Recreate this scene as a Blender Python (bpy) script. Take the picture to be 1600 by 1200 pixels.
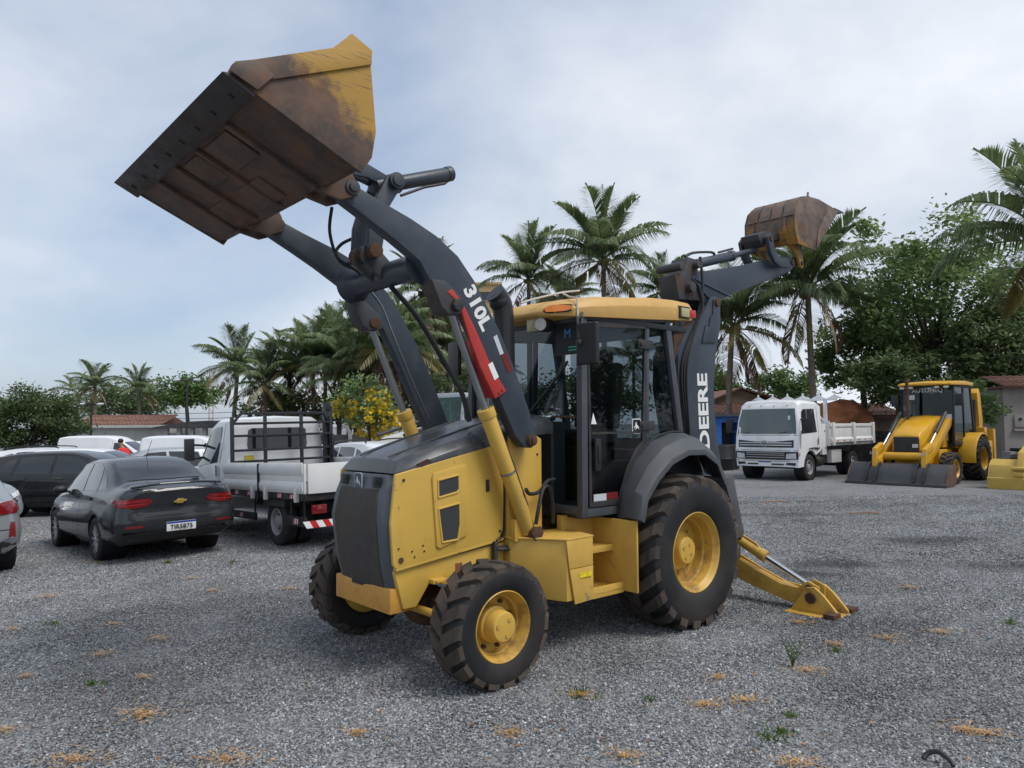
import bpy, bmesh, math, random
from mathutils import Vector, Matrix, Euler, noise
from mathutils.bvhtree import BVHTree
R = math.radians
for o in list(bpy.data.objects): bpy.data.objects.remove(o, do_unlink=True)
SC = bpy.context.scene
COL = SC.collection
# ------------------------------------------------------------------ camera
CAM_H, PITCH, ROLL, LENS = 1.7416, R(3.137), R(-0.3526), 25.57
cam_d = bpy.data.cameras.new('camera'); cam = bpy.data.objects.new('camera', cam_d); COL.objects.link(cam)
cam_d.lens = LENS; cam_d.sensor_width = 36; cam_d.clip_start = .05; cam_d.clip_end = 3000
cam.matrix_world = Matrix.Translation((0, 0, CAM_H)) @ Matrix.Rotation(R(90) + PITCH, 4, 'X') @ Matrix.Rotation(ROLL, 4, 'Z')
SC.camera = cam
# ------------------------------------------------------------------ world: bright overcast, thin cloud over a pale blue sky
SUN_EL, SUN_AZ = R(56), R(118)          # azimuth measured from +Y (view direction) towards +X
world = bpy.data.worlds.new('World'); SC.world = world; world.use_nodes = True
wn, wl = world.node_tree.nodes, world.node_tree.links
for n in list(wn): wn.remove(n)
def wnode(t, **k):
    n = wn.new(t)
    for a, b in k.items(): setattr(n, a, b)
    return n
w_out = wnode('ShaderNodeOutputWorld'); w_bg = wnode('ShaderNodeBackground'); w_bg.inputs[1].default_value = .1
sky_t = wnode('ShaderNodeTexSky', sky_type='NISHITA', sun_disc=False, sun_elevation=SUN_EL, sun_rotation=SUN_AZ)
sky_t.air_density = 1.0; sky_t.dust_density = 1.5; sky_t.ozone_density = 1.0
tc = wnode('ShaderNodeTexCoord'); mp = wnode('ShaderNodeMapping'); mp.inputs['Scale'].default_value = (1, 1, 1.7); mp.inputs['Location'].default_value = (8.7, 3.9, .3)
n1 = wnode('ShaderNodeTexNoise'); n1.inputs['Scale'].default_value = 1.05; n1.inputs['Detail'].default_value = 7; n1.inputs['Roughness'].default_value = .5; n1.inputs['Distortion'].default_value = .35
n2 = wnode('ShaderNodeTexNoise'); n2.inputs['Scale'].default_value = 2.3; n2.inputs['Detail'].default_value = 6; n2.inputs['Roughness'].default_value = .52
r1 = wnode('ShaderNodeMapRange'); r1.inputs[1].default_value = .38; r1.inputs[2].default_value = .6
r2 = wnode('ShaderNodeMapRange'); r2.inputs[1].default_value = .3; r2.inputs[2].default_value = .7
cmix = wnode('ShaderNodeMix', data_type='RGBA'); cmix.inputs[6].default_value = (3.0, 3.5, 4.25, 1); cmix.inputs[7].default_value = (5.6, 5.75, 6.0, 1)
smix = wnode('ShaderNodeMix', data_type='RGBA'); smix.inputs[7].default_value = (1.65, 2.2, 3.2, 1)
smix.inputs[0].default_value = .58
fmix = wnode('ShaderNodeMix', data_type='RGBA')
cm2 = wnode('ShaderNodeMath', operation='MULTIPLY_ADD'); cm2.inputs[1].default_value = .8; cm2.inputs[2].default_value = .18
wl.new(tc.outputs['Generated'], mp.inputs[0]); wl.new(mp.outputs[0], n1.inputs[0]); wl.new(mp.outputs[0], n2.inputs[0])
wl.new(n1.outputs[0], r1.inputs[0]); wl.new(n2.outputs[0], r2.inputs[0])
wl.new(r2.outputs[0], cmix.inputs[0]); wl.new(sky_t.outputs[0], smix.inputs[6])
wl.new(r1.outputs[0], cm2.inputs[0]); wl.new(cm2.outputs[0], fmix.inputs[0])
wl.new(smix.outputs[2], fmix.inputs[6]); wl.new(cmix.outputs[2], fmix.inputs[7])
wl.new(fmix.outputs[2], w_bg.inputs[0]); wl.new(w_bg.outputs[0], w_out.inputs[0])
sun_d = bpy.data.lights.new('sun', 'SUN'); sun = bpy.data.objects.new('sun', sun_d); COL.objects.link(sun)
sun_d.energy = 1.5; sun_d.angle = R(30); sun_d.color = (1, .965, .91)
sd = Vector((math.sin(SUN_AZ) * math.cos(SUN_EL), math.cos(SUN_AZ) * math.cos(SUN_EL), math.sin(SUN_EL)))
sun.rotation_euler = sd.to_track_quat('Z', 'Y').to_euler(); sun.location = (0, 0, 30)
SC.view_settings.view_transform = 'Standard'; SC.view_settings.look = 'None'; SC.view_settings.gamma = 1
SC.view_settings.exposure = .83; SC.view_settings.use_curve_mapping = False
SC.render.engine = 'CYCLES'; SC.render.resolution_x = 1024; SC.render.resolution_y = 768
# ------------------------------------------------------------------ ground level (the lot falls away gently to the left rear)
def gz(x, y):
    x = max(x, -24); y = min(y, 34)
    p = .0366 * x - .0176 * y + .175
    if p < -.35: p = -.35 - .2 * (1 - math.exp((p + .35) / .2))
    return p * .5 - math.sqrt(p * p * .25 + .0009) + .03 if p > -5 else p
def ray(u, v):
    f = LENS / 36 * 1600; a, b = (u - 800) / f, (600 - v) / f; c, s = math.cos(ROLL), math.sin(ROLL)
    r, up = a * c - b * s, a * s + b * c; cp, sp = math.cos(PITCH), math.sin(PITCH)
    return Vector((r, cp - up * sp, sp + up * cp))
def at(u, v, depth):
    "the point of the place that stands `depth` metres off along the lot, seen at photo pixel (u, v)"
    d = ray(u, v); return d * (depth / d.y) + Vector((0, 0, CAM_H))
# ------------------------------------------------------------------ materials
MATS = {}
def mat(name, col, rough=.5, metal=0., var=.12, vscale=6., dirt=None, damt=.0, dscale=3., bump=0., bscale=40., coat=0., spec=.5, alpha=1., trans=0., emit=None, estr=0., streak=False, ior=1.45, dlo=.45, dhi=.72, chips=None, chipn=22.):
    if name in MATS: return MATS[name]
    m = bpy.data.materials.new(name); m.use_nodes = True; MATS[name] = m
    nt = m.node_tree; N, L = nt.nodes, nt.links; b = N['Principled BSDF']
    b.inputs['Roughness'].default_value = rough; b.inputs['Metallic'].default_value = metal
    b.inputs['Specular IOR Level'].default_value = spec; b.inputs['IOR'].default_value = ior
    if coat: b.inputs['Coat Weight'].default_value = coat; b.inputs['Coat Roughness'].default_value = .06
    if trans: b.inputs['Transmission Weight'].default_value = trans
    if alpha < 1: b.inputs['Alpha'].default_value = alpha
    if emit: b.inputs['Emission Color'].default_value = (*emit, 1); b.inputs['Emission Strength'].default_value = estr
    t = N.new('ShaderNodeTexCoord'); src = t.outputs['Object']
    if streak:
        mpn = N.new('ShaderNodeMapping'); mpn.inputs['Scale'].default_value = (1, 1, .18); L.new(src, mpn.inputs[0]); dsrc = mpn.outputs[0]
    else: dsrc = src
    n = N.new('ShaderNodeTexNoise'); n.inputs['Scale'].default_value = vscale; n.inputs['Detail'].default_value = 5; L.new(src, n.inputs[0])
    mr = N.new('ShaderNodeMapRange'); mr.inputs[1].default_value = .25; mr.inputs[2].default_value = .75
    mr.inputs[3].default_value = 1 - var; mr.inputs[4].default_value = 1 + var; L.new(n.outputs[0], mr.inputs[0])
    vm = N.new('ShaderNodeVectorMath'); vm.operation = 'SCALE'; vm.inputs[0].default_value = col; L.new(mr.outputs[0], vm.inputs['Scale'])
    out = vm.outputs[0]
    if dirt and damt > 0:
        n3 = N.new('ShaderNodeTexNoise'); n3.inputs['Scale'].default_value = dscale; n3.inputs['Detail'].default_value = 9; n3.inputs['Roughness'].default_value = .66; L.new(dsrc, n3.inputs[0])
        m3 = N.new('ShaderNodeMapRange'); m3.inputs[1].default_value = dlo; m3.inputs[2].default_value = dhi; m3.inputs[4].default_value = damt; L.new(n3.outputs[0], m3.inputs[0])
        mx = N.new('ShaderNodeMix'); mx.data_type = 'RGBA'; mx.inputs[7].default_value = (*dirt, 1)
        L.new(m3.outputs[0], mx.inputs[0]); L.new(out, mx.inputs[6]); out = mx.outputs[2]
        rr = N.new('ShaderNodeMapRange'); rr.inputs[3].default_value = rough; rr.inputs[4].default_value = min(1, rough + .35); rr.inputs[2].default_value = max(damt, .01)
        L.new(m3.outputs[0], rr.inputs[0]); L.new(rr.outputs[0], b.inputs['Roughness'])
    if chips:
        n4 = N.new('ShaderNodeTexNoise'); n4.inputs['Scale'].default_value = chipn; n4.inputs['Detail'].default_value = 6; n4.inputs['Roughness'].default_value = .7; L.new(src, n4.inputs[0])
        n5 = N.new('ShaderNodeTexNoise'); n5.inputs['Scale'].default_value = 1.7; n5.inputs['Detail'].default_value = 2; L.new(src, n5.inputs[0])
        ad = N.new('ShaderNodeMath'); ad.operation = 'MULTIPLY_ADD'; ad.inputs[1].default_value = .35; L.new(n5.outputs[0], ad.inputs[0]); L.new(n4.outputs[0], ad.inputs[2])
        m4 = N.new('ShaderNodeMapRange'); m4.inputs[1].default_value = .86; m4.inputs[2].default_value = .885; m4.inputs[4].default_value = .85; L.new(ad.outputs[0], m4.inputs[0])
        mc = N.new('ShaderNodeMix'); mc.data_type = 'RGBA'; mc.inputs[7].default_value = (*chips, 1); L.new(m4.outputs[0], mc.inputs[0]); L.new(out, mc.inputs[6]); out = mc.outputs[2]
    L.new(out, b.inputs['Base Color'])
    if bump:
        nb = N.new('ShaderNodeTexNoise'); nb.inputs['Scale'].default_value = bscale; nb.inputs['Detail'].default_value = 4; L.new(src, nb.inputs[0])
        bp = N.new('ShaderNodeBump'); bp.inputs['Strength'].default_value = bump; bp.inputs['Distance'].default_value = .01; L.new(nb.outputs[0], bp.inputs['Height']); L.new(bp.outputs[0], b.inputs['Normal'])
    return m
def glass(name, tint, rough=.02):
    "clear window glass: each face lets `tint` of the light through and mirrors the surroundings, more at grazing angles (same from both sides)"
    if name in MATS: return MATS[name]
    m = bpy.data.materials.new(name); m.use_nodes = True; MATS[name] = m
    N, L = m.node_tree.nodes, m.node_tree.links; o = N['Material Output']; N.remove(N['Principled BSDF'])
    gl = N.new('ShaderNodeBsdfGlossy'); gl.inputs['Roughness'].default_value = rough; gl.inputs[0].default_value = (.95, .97, 1, 1)
    tr = N.new('ShaderNodeBsdfTransparent'); tr.inputs[0].default_value = (*tint, 1)
    fr = N.new('ShaderNodeLayerWeight'); pw = N.new('ShaderNodeMath'); pw.operation = 'POWER'; pw.inputs[1].default_value = 4; L.new(fr.outputs['Facing'], pw.inputs[0])
    ma = N.new('ShaderNodeMath'); ma.operation = 'MULTIPLY_ADD'; ma.inputs[1].default_value = .6; ma.inputs[2].default_value = .028; L.new(pw.outputs[0], ma.inputs[0])
    mx = N.new('ShaderNodeMixShader'); L.new(ma.outputs[0], mx.inputs[0]); L.new(tr.outputs[0], mx.inputs[1]); L.new(gl.outputs[0], mx.inputs[2]); L.new(mx.outputs[0], o.inputs[0])
    return m
RUST = (.085, .035, .017); MUD = (.11, .075, .05); DUST = (.16, .14, .115)
# ------------------------------------------------------------------ mesh builder
def V(*a): return Vector(a)
class MB:
    def __init__(s): s.v, s.f = [], []
    def add(s, vs, fs):
        k = len(s.v); s.v += [tuple(q) for q in vs]; s.f += [tuple(i + k for i in q) for q in fs]; return s
    def box(s, c, d, rot=None):
        hx, hy, hz = d[0] / 2, d[1] / 2, d[2] / 2
        P = [Vector((x * hx, y * hy, z * hz)) for x in (-1, 1) for y in (-1, 1) for z in (-1, 1)]
        if rot is not None:
            M = rot if isinstance(rot, Matrix) else Euler(rot).to_matrix()
            P = [M @ q for q in P]
        c = Vector(c)
        return s.add([q + c for q in P], [(0, 1, 3, 2), (4, 6, 7, 5), (0, 4, 5, 1), (2, 3, 7, 6), (0, 2, 6, 4), (1, 5, 7, 3)])
    def b2(s, x0, x1, y0, y1, z0, z1): return s.box(((x0 + x1) / 2, (y0 + y1) / 2, (z0 + z1) / 2), (abs(x1 - x0), abs(y1 - y0), abs(z1 - z0)))
    def prism(s, pts, off):
        n = len(pts); off = Vector(off); A = [Vector(q) for q in pts]; B = [q + off for q in A]
        fs = [tuple(range(n)), tuple(range(2 * n - 1, n - 1, -1))] + [(i, i + n, (i + 1) % n + n, (i + 1) % n) for i in range(n)]
        return s.add(A + B, fs)
    def side(s, xz, y0, y1): return s.prism([(x, y0, z) for x, z in xz], (0, y1 - y0, 0))
    def front(s, yz, x0, x1): return s.prism([(x0, y, z) for y, z in yz], (x1 - x0, 0, 0))
    def top(s, xy, z0, z1): return s.prism([(x, y, z0) for x, y in xy], (0, 0, z1 - z0))
    def loft(s, rings, cap=True, closed=True):
        n = len(rings[0]); k = len(s.v); fs = []
        for j in range(len(rings) - 1):
            for i in range(n if closed else n - 1):
                a, b = i, (i + 1) % n; fs.append((j * n + a, j * n + b, (j + 1) * n + b, (j + 1) * n + a))
        if cap: fs += [tuple(range(n - 1, -1, -1)), tuple((len(rings) - 1) * n + i for i in range(n))]
        return s.add([q for r in rings for q in r], fs)
    def cyl(s, p0, p1, r0, r1=None, n=18, cap=True):
        p0, p1 = Vector(p0), Vector(p1); r1 = r0 if r1 is None else r1
        q = (p1 - p0).to_track_quat('Z', 'Y'); ring = []
        for p, r in ((p0, r0), (p1, r1)): ring.append([p + q @ Vector((r * math.cos(2 * math.pi * i / n), r * math.sin(2 * math.pi * i / n), 0)) for i in range(n)])
        return s.loft(ring, cap)
    def tube(s, pts, r, n=8, smooth=0, taper=None):
        P = [Vector(p) for p in pts]
        if smooth: P = catmull(P, smooth)
        rings = []; up = None
        for i, p in enumerate(P):
            t = (P[min(i + 1, len(P) - 1)] - P[max(i - 1, 0)]).normalized()
            if up is None: up = t.orthogonal().normalized()
            up = (up - t * up.dot(t)); up = up.normalized() if up.length > 1e-6 else t.orthogonal().normalized()
            w = t.cross(up); rr = r * (1 if taper is None else 1 + (taper - 1) * i / (len(P) - 1))
            rings.append([p + (up * math.cos(2 * math.pi * k / n) + w * math.sin(2 * math.pi * k / n)) * rr for k in range(n)])
        return s.loft(rings)
    def lathe(s, prof, c=(0, 0, 0), axis='Y', n=32, closed=False):
        "prof: (radius, offset along the axis)"
        c = Vector(c); rings = []
        for r, hgt in prof:
            ring = []
            for i in range(n):
                a = 2 * math.pi * i / n; u, w = r * math.cos(a), r * math.sin(a)
                ring.append(c + (Vector((u, hgt, w)) if axis == 'Y' else Vector((u, w, hgt)) if axis == 'Z' else Vector((hgt, u, w))))
            rings.append(ring)
        if closed: rings.append(rings[0])
        return s.loft(rings, cap=not closed)
    def ball(s, c, r, n=10, sq=(1, 1, 1)):
        rings = []
        for j in range(1, n):
            a = math.pi * j / n
            rings.append([Vector(c) + Vector((r * sq[0] * math.sin(a) * math.cos(2 * math.pi * i / (n * 2)), r * sq[1] * math.sin(a) * math.sin(2 * math.pi * i / (n * 2)), r * sq[2] * math.cos(a))) for i in range(n * 2)])
        return s.loft(rings)
    def build(s, name, m, parent=None, bevel=0., smooth=32, seg=2, fix=True, loc=None):
        me = bpy.data.meshes.new(name); me.from_pydata(s.v, [], s.f)
        bm = bmesh.new(); bm.from_mesh(me)
        bmesh.ops.remove_doubles(bm, verts=bm.verts, dist=1e-5)
        if fix: bmesh.ops.recalc_face_normals(bm, faces=bm.faces)
        if bevel:
            es = [e for e in bm.edges if len(e.link_faces) == 2 and e.calc_face_angle(0) > R(28)]
            if es: bmesh.ops.bevel(bm, geom=es, offset=bevel, segments=seg, profile=.6, affect='EDGES', clamp_overlap=True)
        bm.to_mesh(me); bm.free()
        if smooth:
            me.shade_smooth(); me.set_sharp_from_angle(angle=R(smooth))
        me.materials.append(m)
        return link(name, me, parent, loc)
def link(name, data, parent=None, loc=None):
    o = bpy.data.objects.new(name, data); COL.objects.link(o)
    if parent is not None: o.parent = parent
    if loc is not None: o.location = loc
    return o
def catmull(P, k):
    out = []; n = len(P)
    for i in range(n - 1):
        a, b, c, d = P[max(i - 1, 0)], P[i], P[i + 1], P[min(i + 2, n - 1)]
        for j in range(k):
            t = j / k
            out.append(.5 * ((2 * b) + (c - a) * t + (2 * a - 5 * b + 4 * c - d) * t * t + (3 * b - a - 3 * c + d) * t ** 3))
    out.append(P[-1]); return out
def empty(name, loc=(0, 0, 0), rz=0, rot=None):
    o = bpy.data.objects.new(name, None); COL.objects.link(o); o.location = loc; o.empty_display_size = .2
    o.rotation_euler = rot if rot else (0, 0, rz); return o
def tag(o, label=None, cat=None, group=None, kind=None):
    if label: o['label'] = label
    if cat: o['category'] = cat
    if group: o['group'] = group
    if kind: o['kind'] = kind
    return o
def copy_tree(o, parent=None):
    c = o.copy(); COL.objects.link(c); c.parent = parent
    for ch in list(o.children): copy_tree(ch, c)
    return c
def text_mb(txt, size, M, depth=.003, bold=0., shear=0., sx=1.):
    "letters as thin raised geometry; M places the text plane (x = reading direction, y = up, z = outwards)"
    cu = bpy.data.curves.new('lettering', 'FONT'); cu.body = txt; cu.size = size; cu.extrude = depth; cu.offset = bold; cu.shear = shear; cu.resolution_u = 3
    cu.align_x = 'CENTER'; cu.align_y = 'CENTER'
    ob = bpy.data.objects.new('lettering', cu); COL.objects.link(ob)
    dg = bpy.context.evaluated_depsgraph_get(); me = bpy.data.meshes.new_from_object(ob.evaluated_get(dg))
    mb = MB(); mb.add([M @ Vector((v.co.x * sx, v.co.y, v.co.z)) for v in me.vertices], [tuple(p.vertices) for p in me.polygons])
    bpy.data.objects.remove(ob); bpy.data.meshes.remove(me); return mb
def frame(origin, xdir, ydir):
    x = Vector(xdir).normalized(); y = Vector(ydir); y = (y - x * y.dot(x)).normalized(); z = x.cross(y)
    M = Matrix((x, y, z)).transposed().to_4x4(); M.translation = Vector(origin); return M
def cut(o, cutters):
    "carves openings (wheel arches, arm holes) out of a mesh"
    mods = []
    for c in cutters:
        md = o.modifiers.new('cut', 'BOOLEAN'); md.object = c; md.operation = 'DIFFERENCE'; md.solver = 'EXACT'
    bpy.context.view_layer.update(); dg = bpy.context.evaluated_depsgraph_get(); dg.update()
    me = bpy.data.meshes.new_from_object(o.evaluated_get(dg)); o.modifiers.clear(); old = o.data; o.data = me; me.name = o.name
    bpy.data.meshes.remove(old)
    for c in cutters:
        d = c.data; bpy.data.objects.remove(c); bpy.data.meshes.remove(d)
    me.shade_smooth(); me.set_sharp_from_angle(angle=R(32)); return o
def bvh_of(o):
    return BVHTree.FromPolygons([v.co.copy() for v in o.data.vertices], [tuple(p.vertices) for p in o.data.polygons])
def decal(name, bvh, outline, axis, m, parent, off=.005, step=.09, smooth=60):
    """a panel (pane, lamp, plate, seam) that follows the body: an outline in the side view (axis 'L'/'R': x,z), rear/front view ('B'/'F': y,z) or plan ('T': x,y)"""
    bm = bmesh.new(); D = {'L': (0, -1, 0), 'R': (0, 1, 0), 'B': (1, 0, 0), 'F': (-1, 0, 0), 'T': (0, 0, -1)}[axis]
    emb = {'L': lambda a, b: (a, 3, b), 'R': lambda a, b: (a, -3, b), 'B': lambda a, b: (-3, a, b), 'F': lambda a, b: (9, a, b), 'T': lambda a, b: (a, b, 5)}[axis]
    vs = [bm.verts.new(emb(*q)) for q in outline]; bm.faces.new(vs)
    for ax in range(3):
        if abs(D[ax]) > .5: continue
        lo = min(v.co[ax] for v in bm.verts); hi = max(v.co[ax] for v in bm.verts); n = int((hi - lo) / step)
        for i in range(1, n + 1):
            co = [0, 0, 0]; no = [0, 0, 0]; co[ax] = lo + (hi - lo) * i / (n + 1); no[ax] = 1
            bmesh.ops.bisect_plane(bm, geom=bm.verts[:] + bm.edges[:] + bm.faces[:], plane_co=co, plane_no=no)
    dv = Vector(D); miss = []
    for v in bm.verts:
        h, n, i, d = bvh.ray_cast(v.co, dv)
        if h is None: h, n, i, d = bvh.find_nearest(v.co)
        if n.dot(dv) > 0: n = -n
        v.co = h + n * off
    bmesh.ops.recalc_face_normals(bm, faces=bm.faces)
    bm.faces.ensure_lookup_table()
    if sum((f.normal.dot(dv) * f.calc_area() for f in bm.faces)) > 0: bmesh.ops.reverse_faces(bm, faces=bm.faces)
    me = bpy.data.meshes.new(name); bm.to_mesh(me); bm.free(); me.shade_smooth(); me.materials.append(m)
    return link(name, me, parent)
# ------------------------------------------------------------------ ground
def damp(N, L, P):
    "dark, freshly turned damp spots in the lot: world position -> 0..1"
    out = None
    nz = N.new('ShaderNodeTexNoise'); nz.inputs['Scale'].default_value = 2.2; nz.inputs['Detail'].default_value = 6; L.new(P, nz.inputs[0])
    for x, y, rx, ry, a in ((6.05, 10.55, 1.0, .5, .62), (3.85, 8.95, .55, .4, .6), (6.2, 8.7, 1.3, .16, .4), (4.6, 13.6, 2.2, .3, .4), (3.3, 8.3, .35, .2, .5)):
        v = N.new('ShaderNodeVectorMath'); v.operation = 'SUBTRACT'; v.inputs[1].default_value = (x, y, 0); L.new(P, v.inputs[0])
        w = N.new('ShaderNodeVectorMath'); w.operation = 'MULTIPLY'; w.inputs[1].default_value = (1 / rx, 1 / ry, 0); L.new(v.outputs[0], w.inputs[0])
        l = N.new('ShaderNodeVectorMath'); l.operation = 'LENGTH'; L.new(w.outputs[0], l.inputs[0])
        d = N.new('ShaderNodeMath'); d.operation = 'MULTIPLY_ADD'; d.inputs[1].default_value = 1.9; L.new(nz.outputs[0], d.inputs[0]); L.new(l.outputs['Value'], d.inputs[2])
        r = N.new('ShaderNodeMapRange'); r.inputs[1].default_value = 1.3; r.inputs[2].default_value = 2.1; r.inputs[3].default_value = a; r.inputs[4].default_value = 0; L.new(d.outputs[0], r.inputs[0])
        if out is None: out = r.outputs[0]
        else: m = N.new('ShaderNodeMath'); m.operation = 'MAXIMUM'; L.new(out, m.inputs[0]); L.new(r.outputs[0], m.inputs[1]); out = m.outputs[0]
    return out
def ground_mat():
    m = bpy.data.materials.new('gravel_ground'); m.use_nodes = True; N, L = m.node_tree.nodes, m.node_tree.links; b = N['Principled BSDF']
    b.inputs['Roughness'].default_value = .9; b.inputs['Specular IOR Level'].default_value = .25
    g = N.new('ShaderNodeNewGeometry'); P = g.outputs['Position']
    def nz(sc, det=4, ro=.55):
        n = N.new('ShaderNodeTexNoise'); n.inputs['Scale'].default_value = sc; n.inputs['Detail'].default_value = det; n.inputs['Roughness'].default_value = ro; L.new(P, n.inputs[0]); return n.outputs[0]
    def rng(s, a, c, lo=0, hi=1):
        n = N.new('ShaderNodeMapRange'); n.inputs[1].default_value = a; n.inputs[2].default_value = c; n.inputs[3].default_value = lo; n.inputs[4].default_value = hi; L.new(s, n.inputs[0]); return n.outputs[0]
    def mix(f, a, c):
        n = N.new('ShaderNodeMix'); n.data_type = 'RGBA'
        if f is not None: L.new(f, n.inputs[0])
        for s, i in ((a, 6), (c, 7)):
            if isinstance(s, tuple): n.inputs[i].default_value = (*s, 1)
            else: L.new(s, n.inputs[i])
        return n.outputs[2]
    vo = N.new('ShaderNodeTexVoronoi'); vo.inputs['Scale'].default_value = 55; L.new(P, vo.inputs[0])
    sx = N.new('ShaderNodeSeparateColor'); L.new(vo.outputs['Color'], sx.inputs[0])
    base = mix(sx.outputs[0], (.07, .074, .08), (.34, .348, .358))
    v2 = N.new('ShaderNodeTexVoronoi'); v2.inputs['Scale'].default_value = 11; L.new(P, v2.inputs[0])
    s2 = N.new('ShaderNodeSeparateColor'); L.new(v2.outputs['Color'], s2.inputs[0])
    base = mix(rng(s2.outputs[1], .3, .95, 0, .35), base, (.24, .246, .252))
    base = mix(rng(nz(.55, 5), .5, .72, 0, .55), base, (.1, .102, .105))       # damp, finer patches
    base = mix(rng(nz(.23, 6, .6), .52, .74, 0, .5), base, (.2, .17, .135))        # earth showing through
    base = mix(rng(nz(1.7, 6, .65), .6, .72, 0, .4), base, (.19, .15, .10))
    base = mix(damp(N, L, P), base, (.03, .03, .032))
    L.new(base, b.inputs['Base Color'])
    bp = N.new('ShaderNodeBump'); bp.inputs['Strength'].default_value = .85; bp.inputs['Distance'].default_value = .02
    L.new(vo.outputs['Distance'], bp.inputs['Height']); bp.invert = True; L.new(bp.outputs[0], b.inputs['Normal'])
    return m
GM = ground_mat()
def bumpy(x, y): return .012 * noise.fractal(Vector((x * .9, y * .9, 0)), 1, 2, 4)
def sheet(name, xs, ys, m, dz=0, rough=0.):
    mb = MB(); nx = len(xs)
    mb.v = [(x, y, gz(x, y) + dz + (bumpy(x, y) if y < 40 and abs(x) < 40 else 0)) for y in ys for x in xs]
    mb.f = [(j * nx + i, j * nx + i + 1, (j + 1) * nx + i + 1, (j + 1) * nx + i) for j in range(len(ys) - 1) for i in range(nx - 1)]
    return mb.build(name, m, smooth=180, fix=False)
xs = [-600, -300, -150, -90, -60, -45, -36, -30, -26] + [-24 + i * .5 for i in range(97)] + [26, 30, 36, 45, 60, 90, 150, 300, 600]
ys = [-60, -30, -15, -6, -2] + [i * .5 for i in range(0, 72)] + [38, 42, 48, 56, 70, 90, 130, 200, 350, 700, 1200]
ground = sheet('ground', xs, ys, GM, 0, .012)
tag(ground, 'grey crushed stone lot with darker damp and brown earthy patches', 'ground', kind='structure')
# loose stones lying on the lot near the camera
def stone_mat():
    m = bpy.data.materials.new('crushed_stone'); m.use_nodes = True; N, L = m.node_tree.nodes, m.node_tree.links; b = N['Principled BSDF']
    b.inputs['Roughness'].default_value = .82; b.inputs['Specular IOR Level'].default_value = .3
    oi = N.new('ShaderNodeObjectInfo'); cr = N.new('ShaderNodeValToRGB'); e = cr.color_ramp.elements
    e[0].position = 0; e[0].color = (.065, .069, .075, 1); e[1].position = 1; e[1].color = (.56, .57, .58, 1)
    for p, c in ((.3, (.125, .13, .137, 1)), (.7, (.25, .257, .266, 1)), (.9, (.36, .368, .378, 1)), (.93, (.24, .19, .14, 1)), (.955, (.4, .4, .4, 1))):
        k = e.new(p); k.color = c
    L.new(oi.outputs['Random'], cr.inputs[0])
    g = N.new('ShaderNodeNewGeometry'); n = N.new('ShaderNodeTexNoise'); n.inputs['Scale'].default_value = .5; n.inputs['Detail'].default_value = 5; L.new(g.outputs['Position'], n.inputs[0])
    r = N.new('ShaderNodeMapRange'); r.inputs[1].default_value = .42; r.inputs[2].default_value = .68; r.inputs[3].default_value = 1.08; r.inputs[4].default_value = .6; L.new(n.outputs[0], r.inputs[0])
    mx = N.new('ShaderNodeVectorMath'); mx.operation = 'SCALE'; L.new(cr.outputs[0], mx.inputs[0]); L.new(r.outputs[0], mx.inputs['Scale']); mq = N.new('ShaderNodeMix'); mq.data_type = 'RGBA'; mq.inputs[7].default_value = (.03, .03, .032, 1); L.new(damp(N, L, g.outputs['Position']), mq.inputs[0]); L.new(mx.outputs[0], mq.inputs[6]); L.new(mq.outputs[2], b.inputs['Base Color'])
    return m
SM = stone_mat()
def stones(name, y0, y1, density, smin, smax, seed):
    mb = MB(); k_ = int((y1 - y0) / .35); rows = [y0 + (y1 - y0) * i / k_ for i in range(k_ + 1)]; n = 41
    for y in rows:
        w = .78 * y + .8
        for i in range(n):
            x = -w + 2 * w * i / (n - 1); mb.v.append((x, y, gz(x, y) + bumpy(x, y) + .002))
    mb.f = [(j * n + i, j * n + i + 1, (j + 1) * n + i + 1, (j + 1) * n + i) for j in range(k_) for i in range(n - 1)]
    o = mb.build(name, SM, smooth=0, fix=False)
    ng = bpy.data.node_groups.new(name, 'GeometryNodeTree'); N, L = ng.nodes, ng.links
    ng.interface.new_socket('Geometry', in_out='INPUT', socket_type='NodeSocketGeometry'); ng.interface.new_socket('Geometry', in_out='OUTPUT', socket_type='NodeSocketGeometry')
    gi, go = N.new('NodeGroupInput'), N.new('NodeGroupOutput')
    d = N.new('GeometryNodeDistributePointsOnFaces'); d.inputs['Density'].default_value = density; d.inputs['Seed'].default_value = seed
    ico = N.new('GeometryNodeMeshIcoSphere'); ico.inputs['Radius'].default_value = 1; ico.inputs['Subdivisions'].default_value = 1
    ip = N.new('GeometryNodeInstanceOnPoints')
    rs = N.new('FunctionNodeRandomValue'); rs.data_type = 'FLOAT_VECTOR'; rs.inputs[0].default_value = (smin, smin * .8, smin * .6); rs.inputs[1].default_value = (smax, smax * .85, smax * .6); rs.inputs['Seed'].default_value = seed + 1
    rr = N.new('FunctionNodeRandomValue'); rr.data_type = 'FLOAT_VECTOR'; rr.inputs[0].default_value = (-.7, -.7, 0); rr.inputs[1].default_value = (.7, .7, 6.28); rr.inputs['Seed'].default_value = seed + 2
    sm = N.new('GeometryNodeSetMaterial'); sm.inputs['Material'].default_value = SM
    L.new(gi.outputs[0], d.inputs['Mesh']); L.new(d.outputs['Points'], ip.inputs['Points']); L.new(ico.outputs['Mesh'], sm.inputs['Geometry']); L.new(sm.outputs[0], ip.inputs['Instance'])
    L.new(rs.outputs[0], ip.inputs['Scale']); L.new(rr.outputs[0], ip.inputs['Rotation']); L.new(ip.outputs[0], go.inputs[0])
    md = o.modifiers.new('scatter', 'NODES'); md.node_group = ng
    return o
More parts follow.
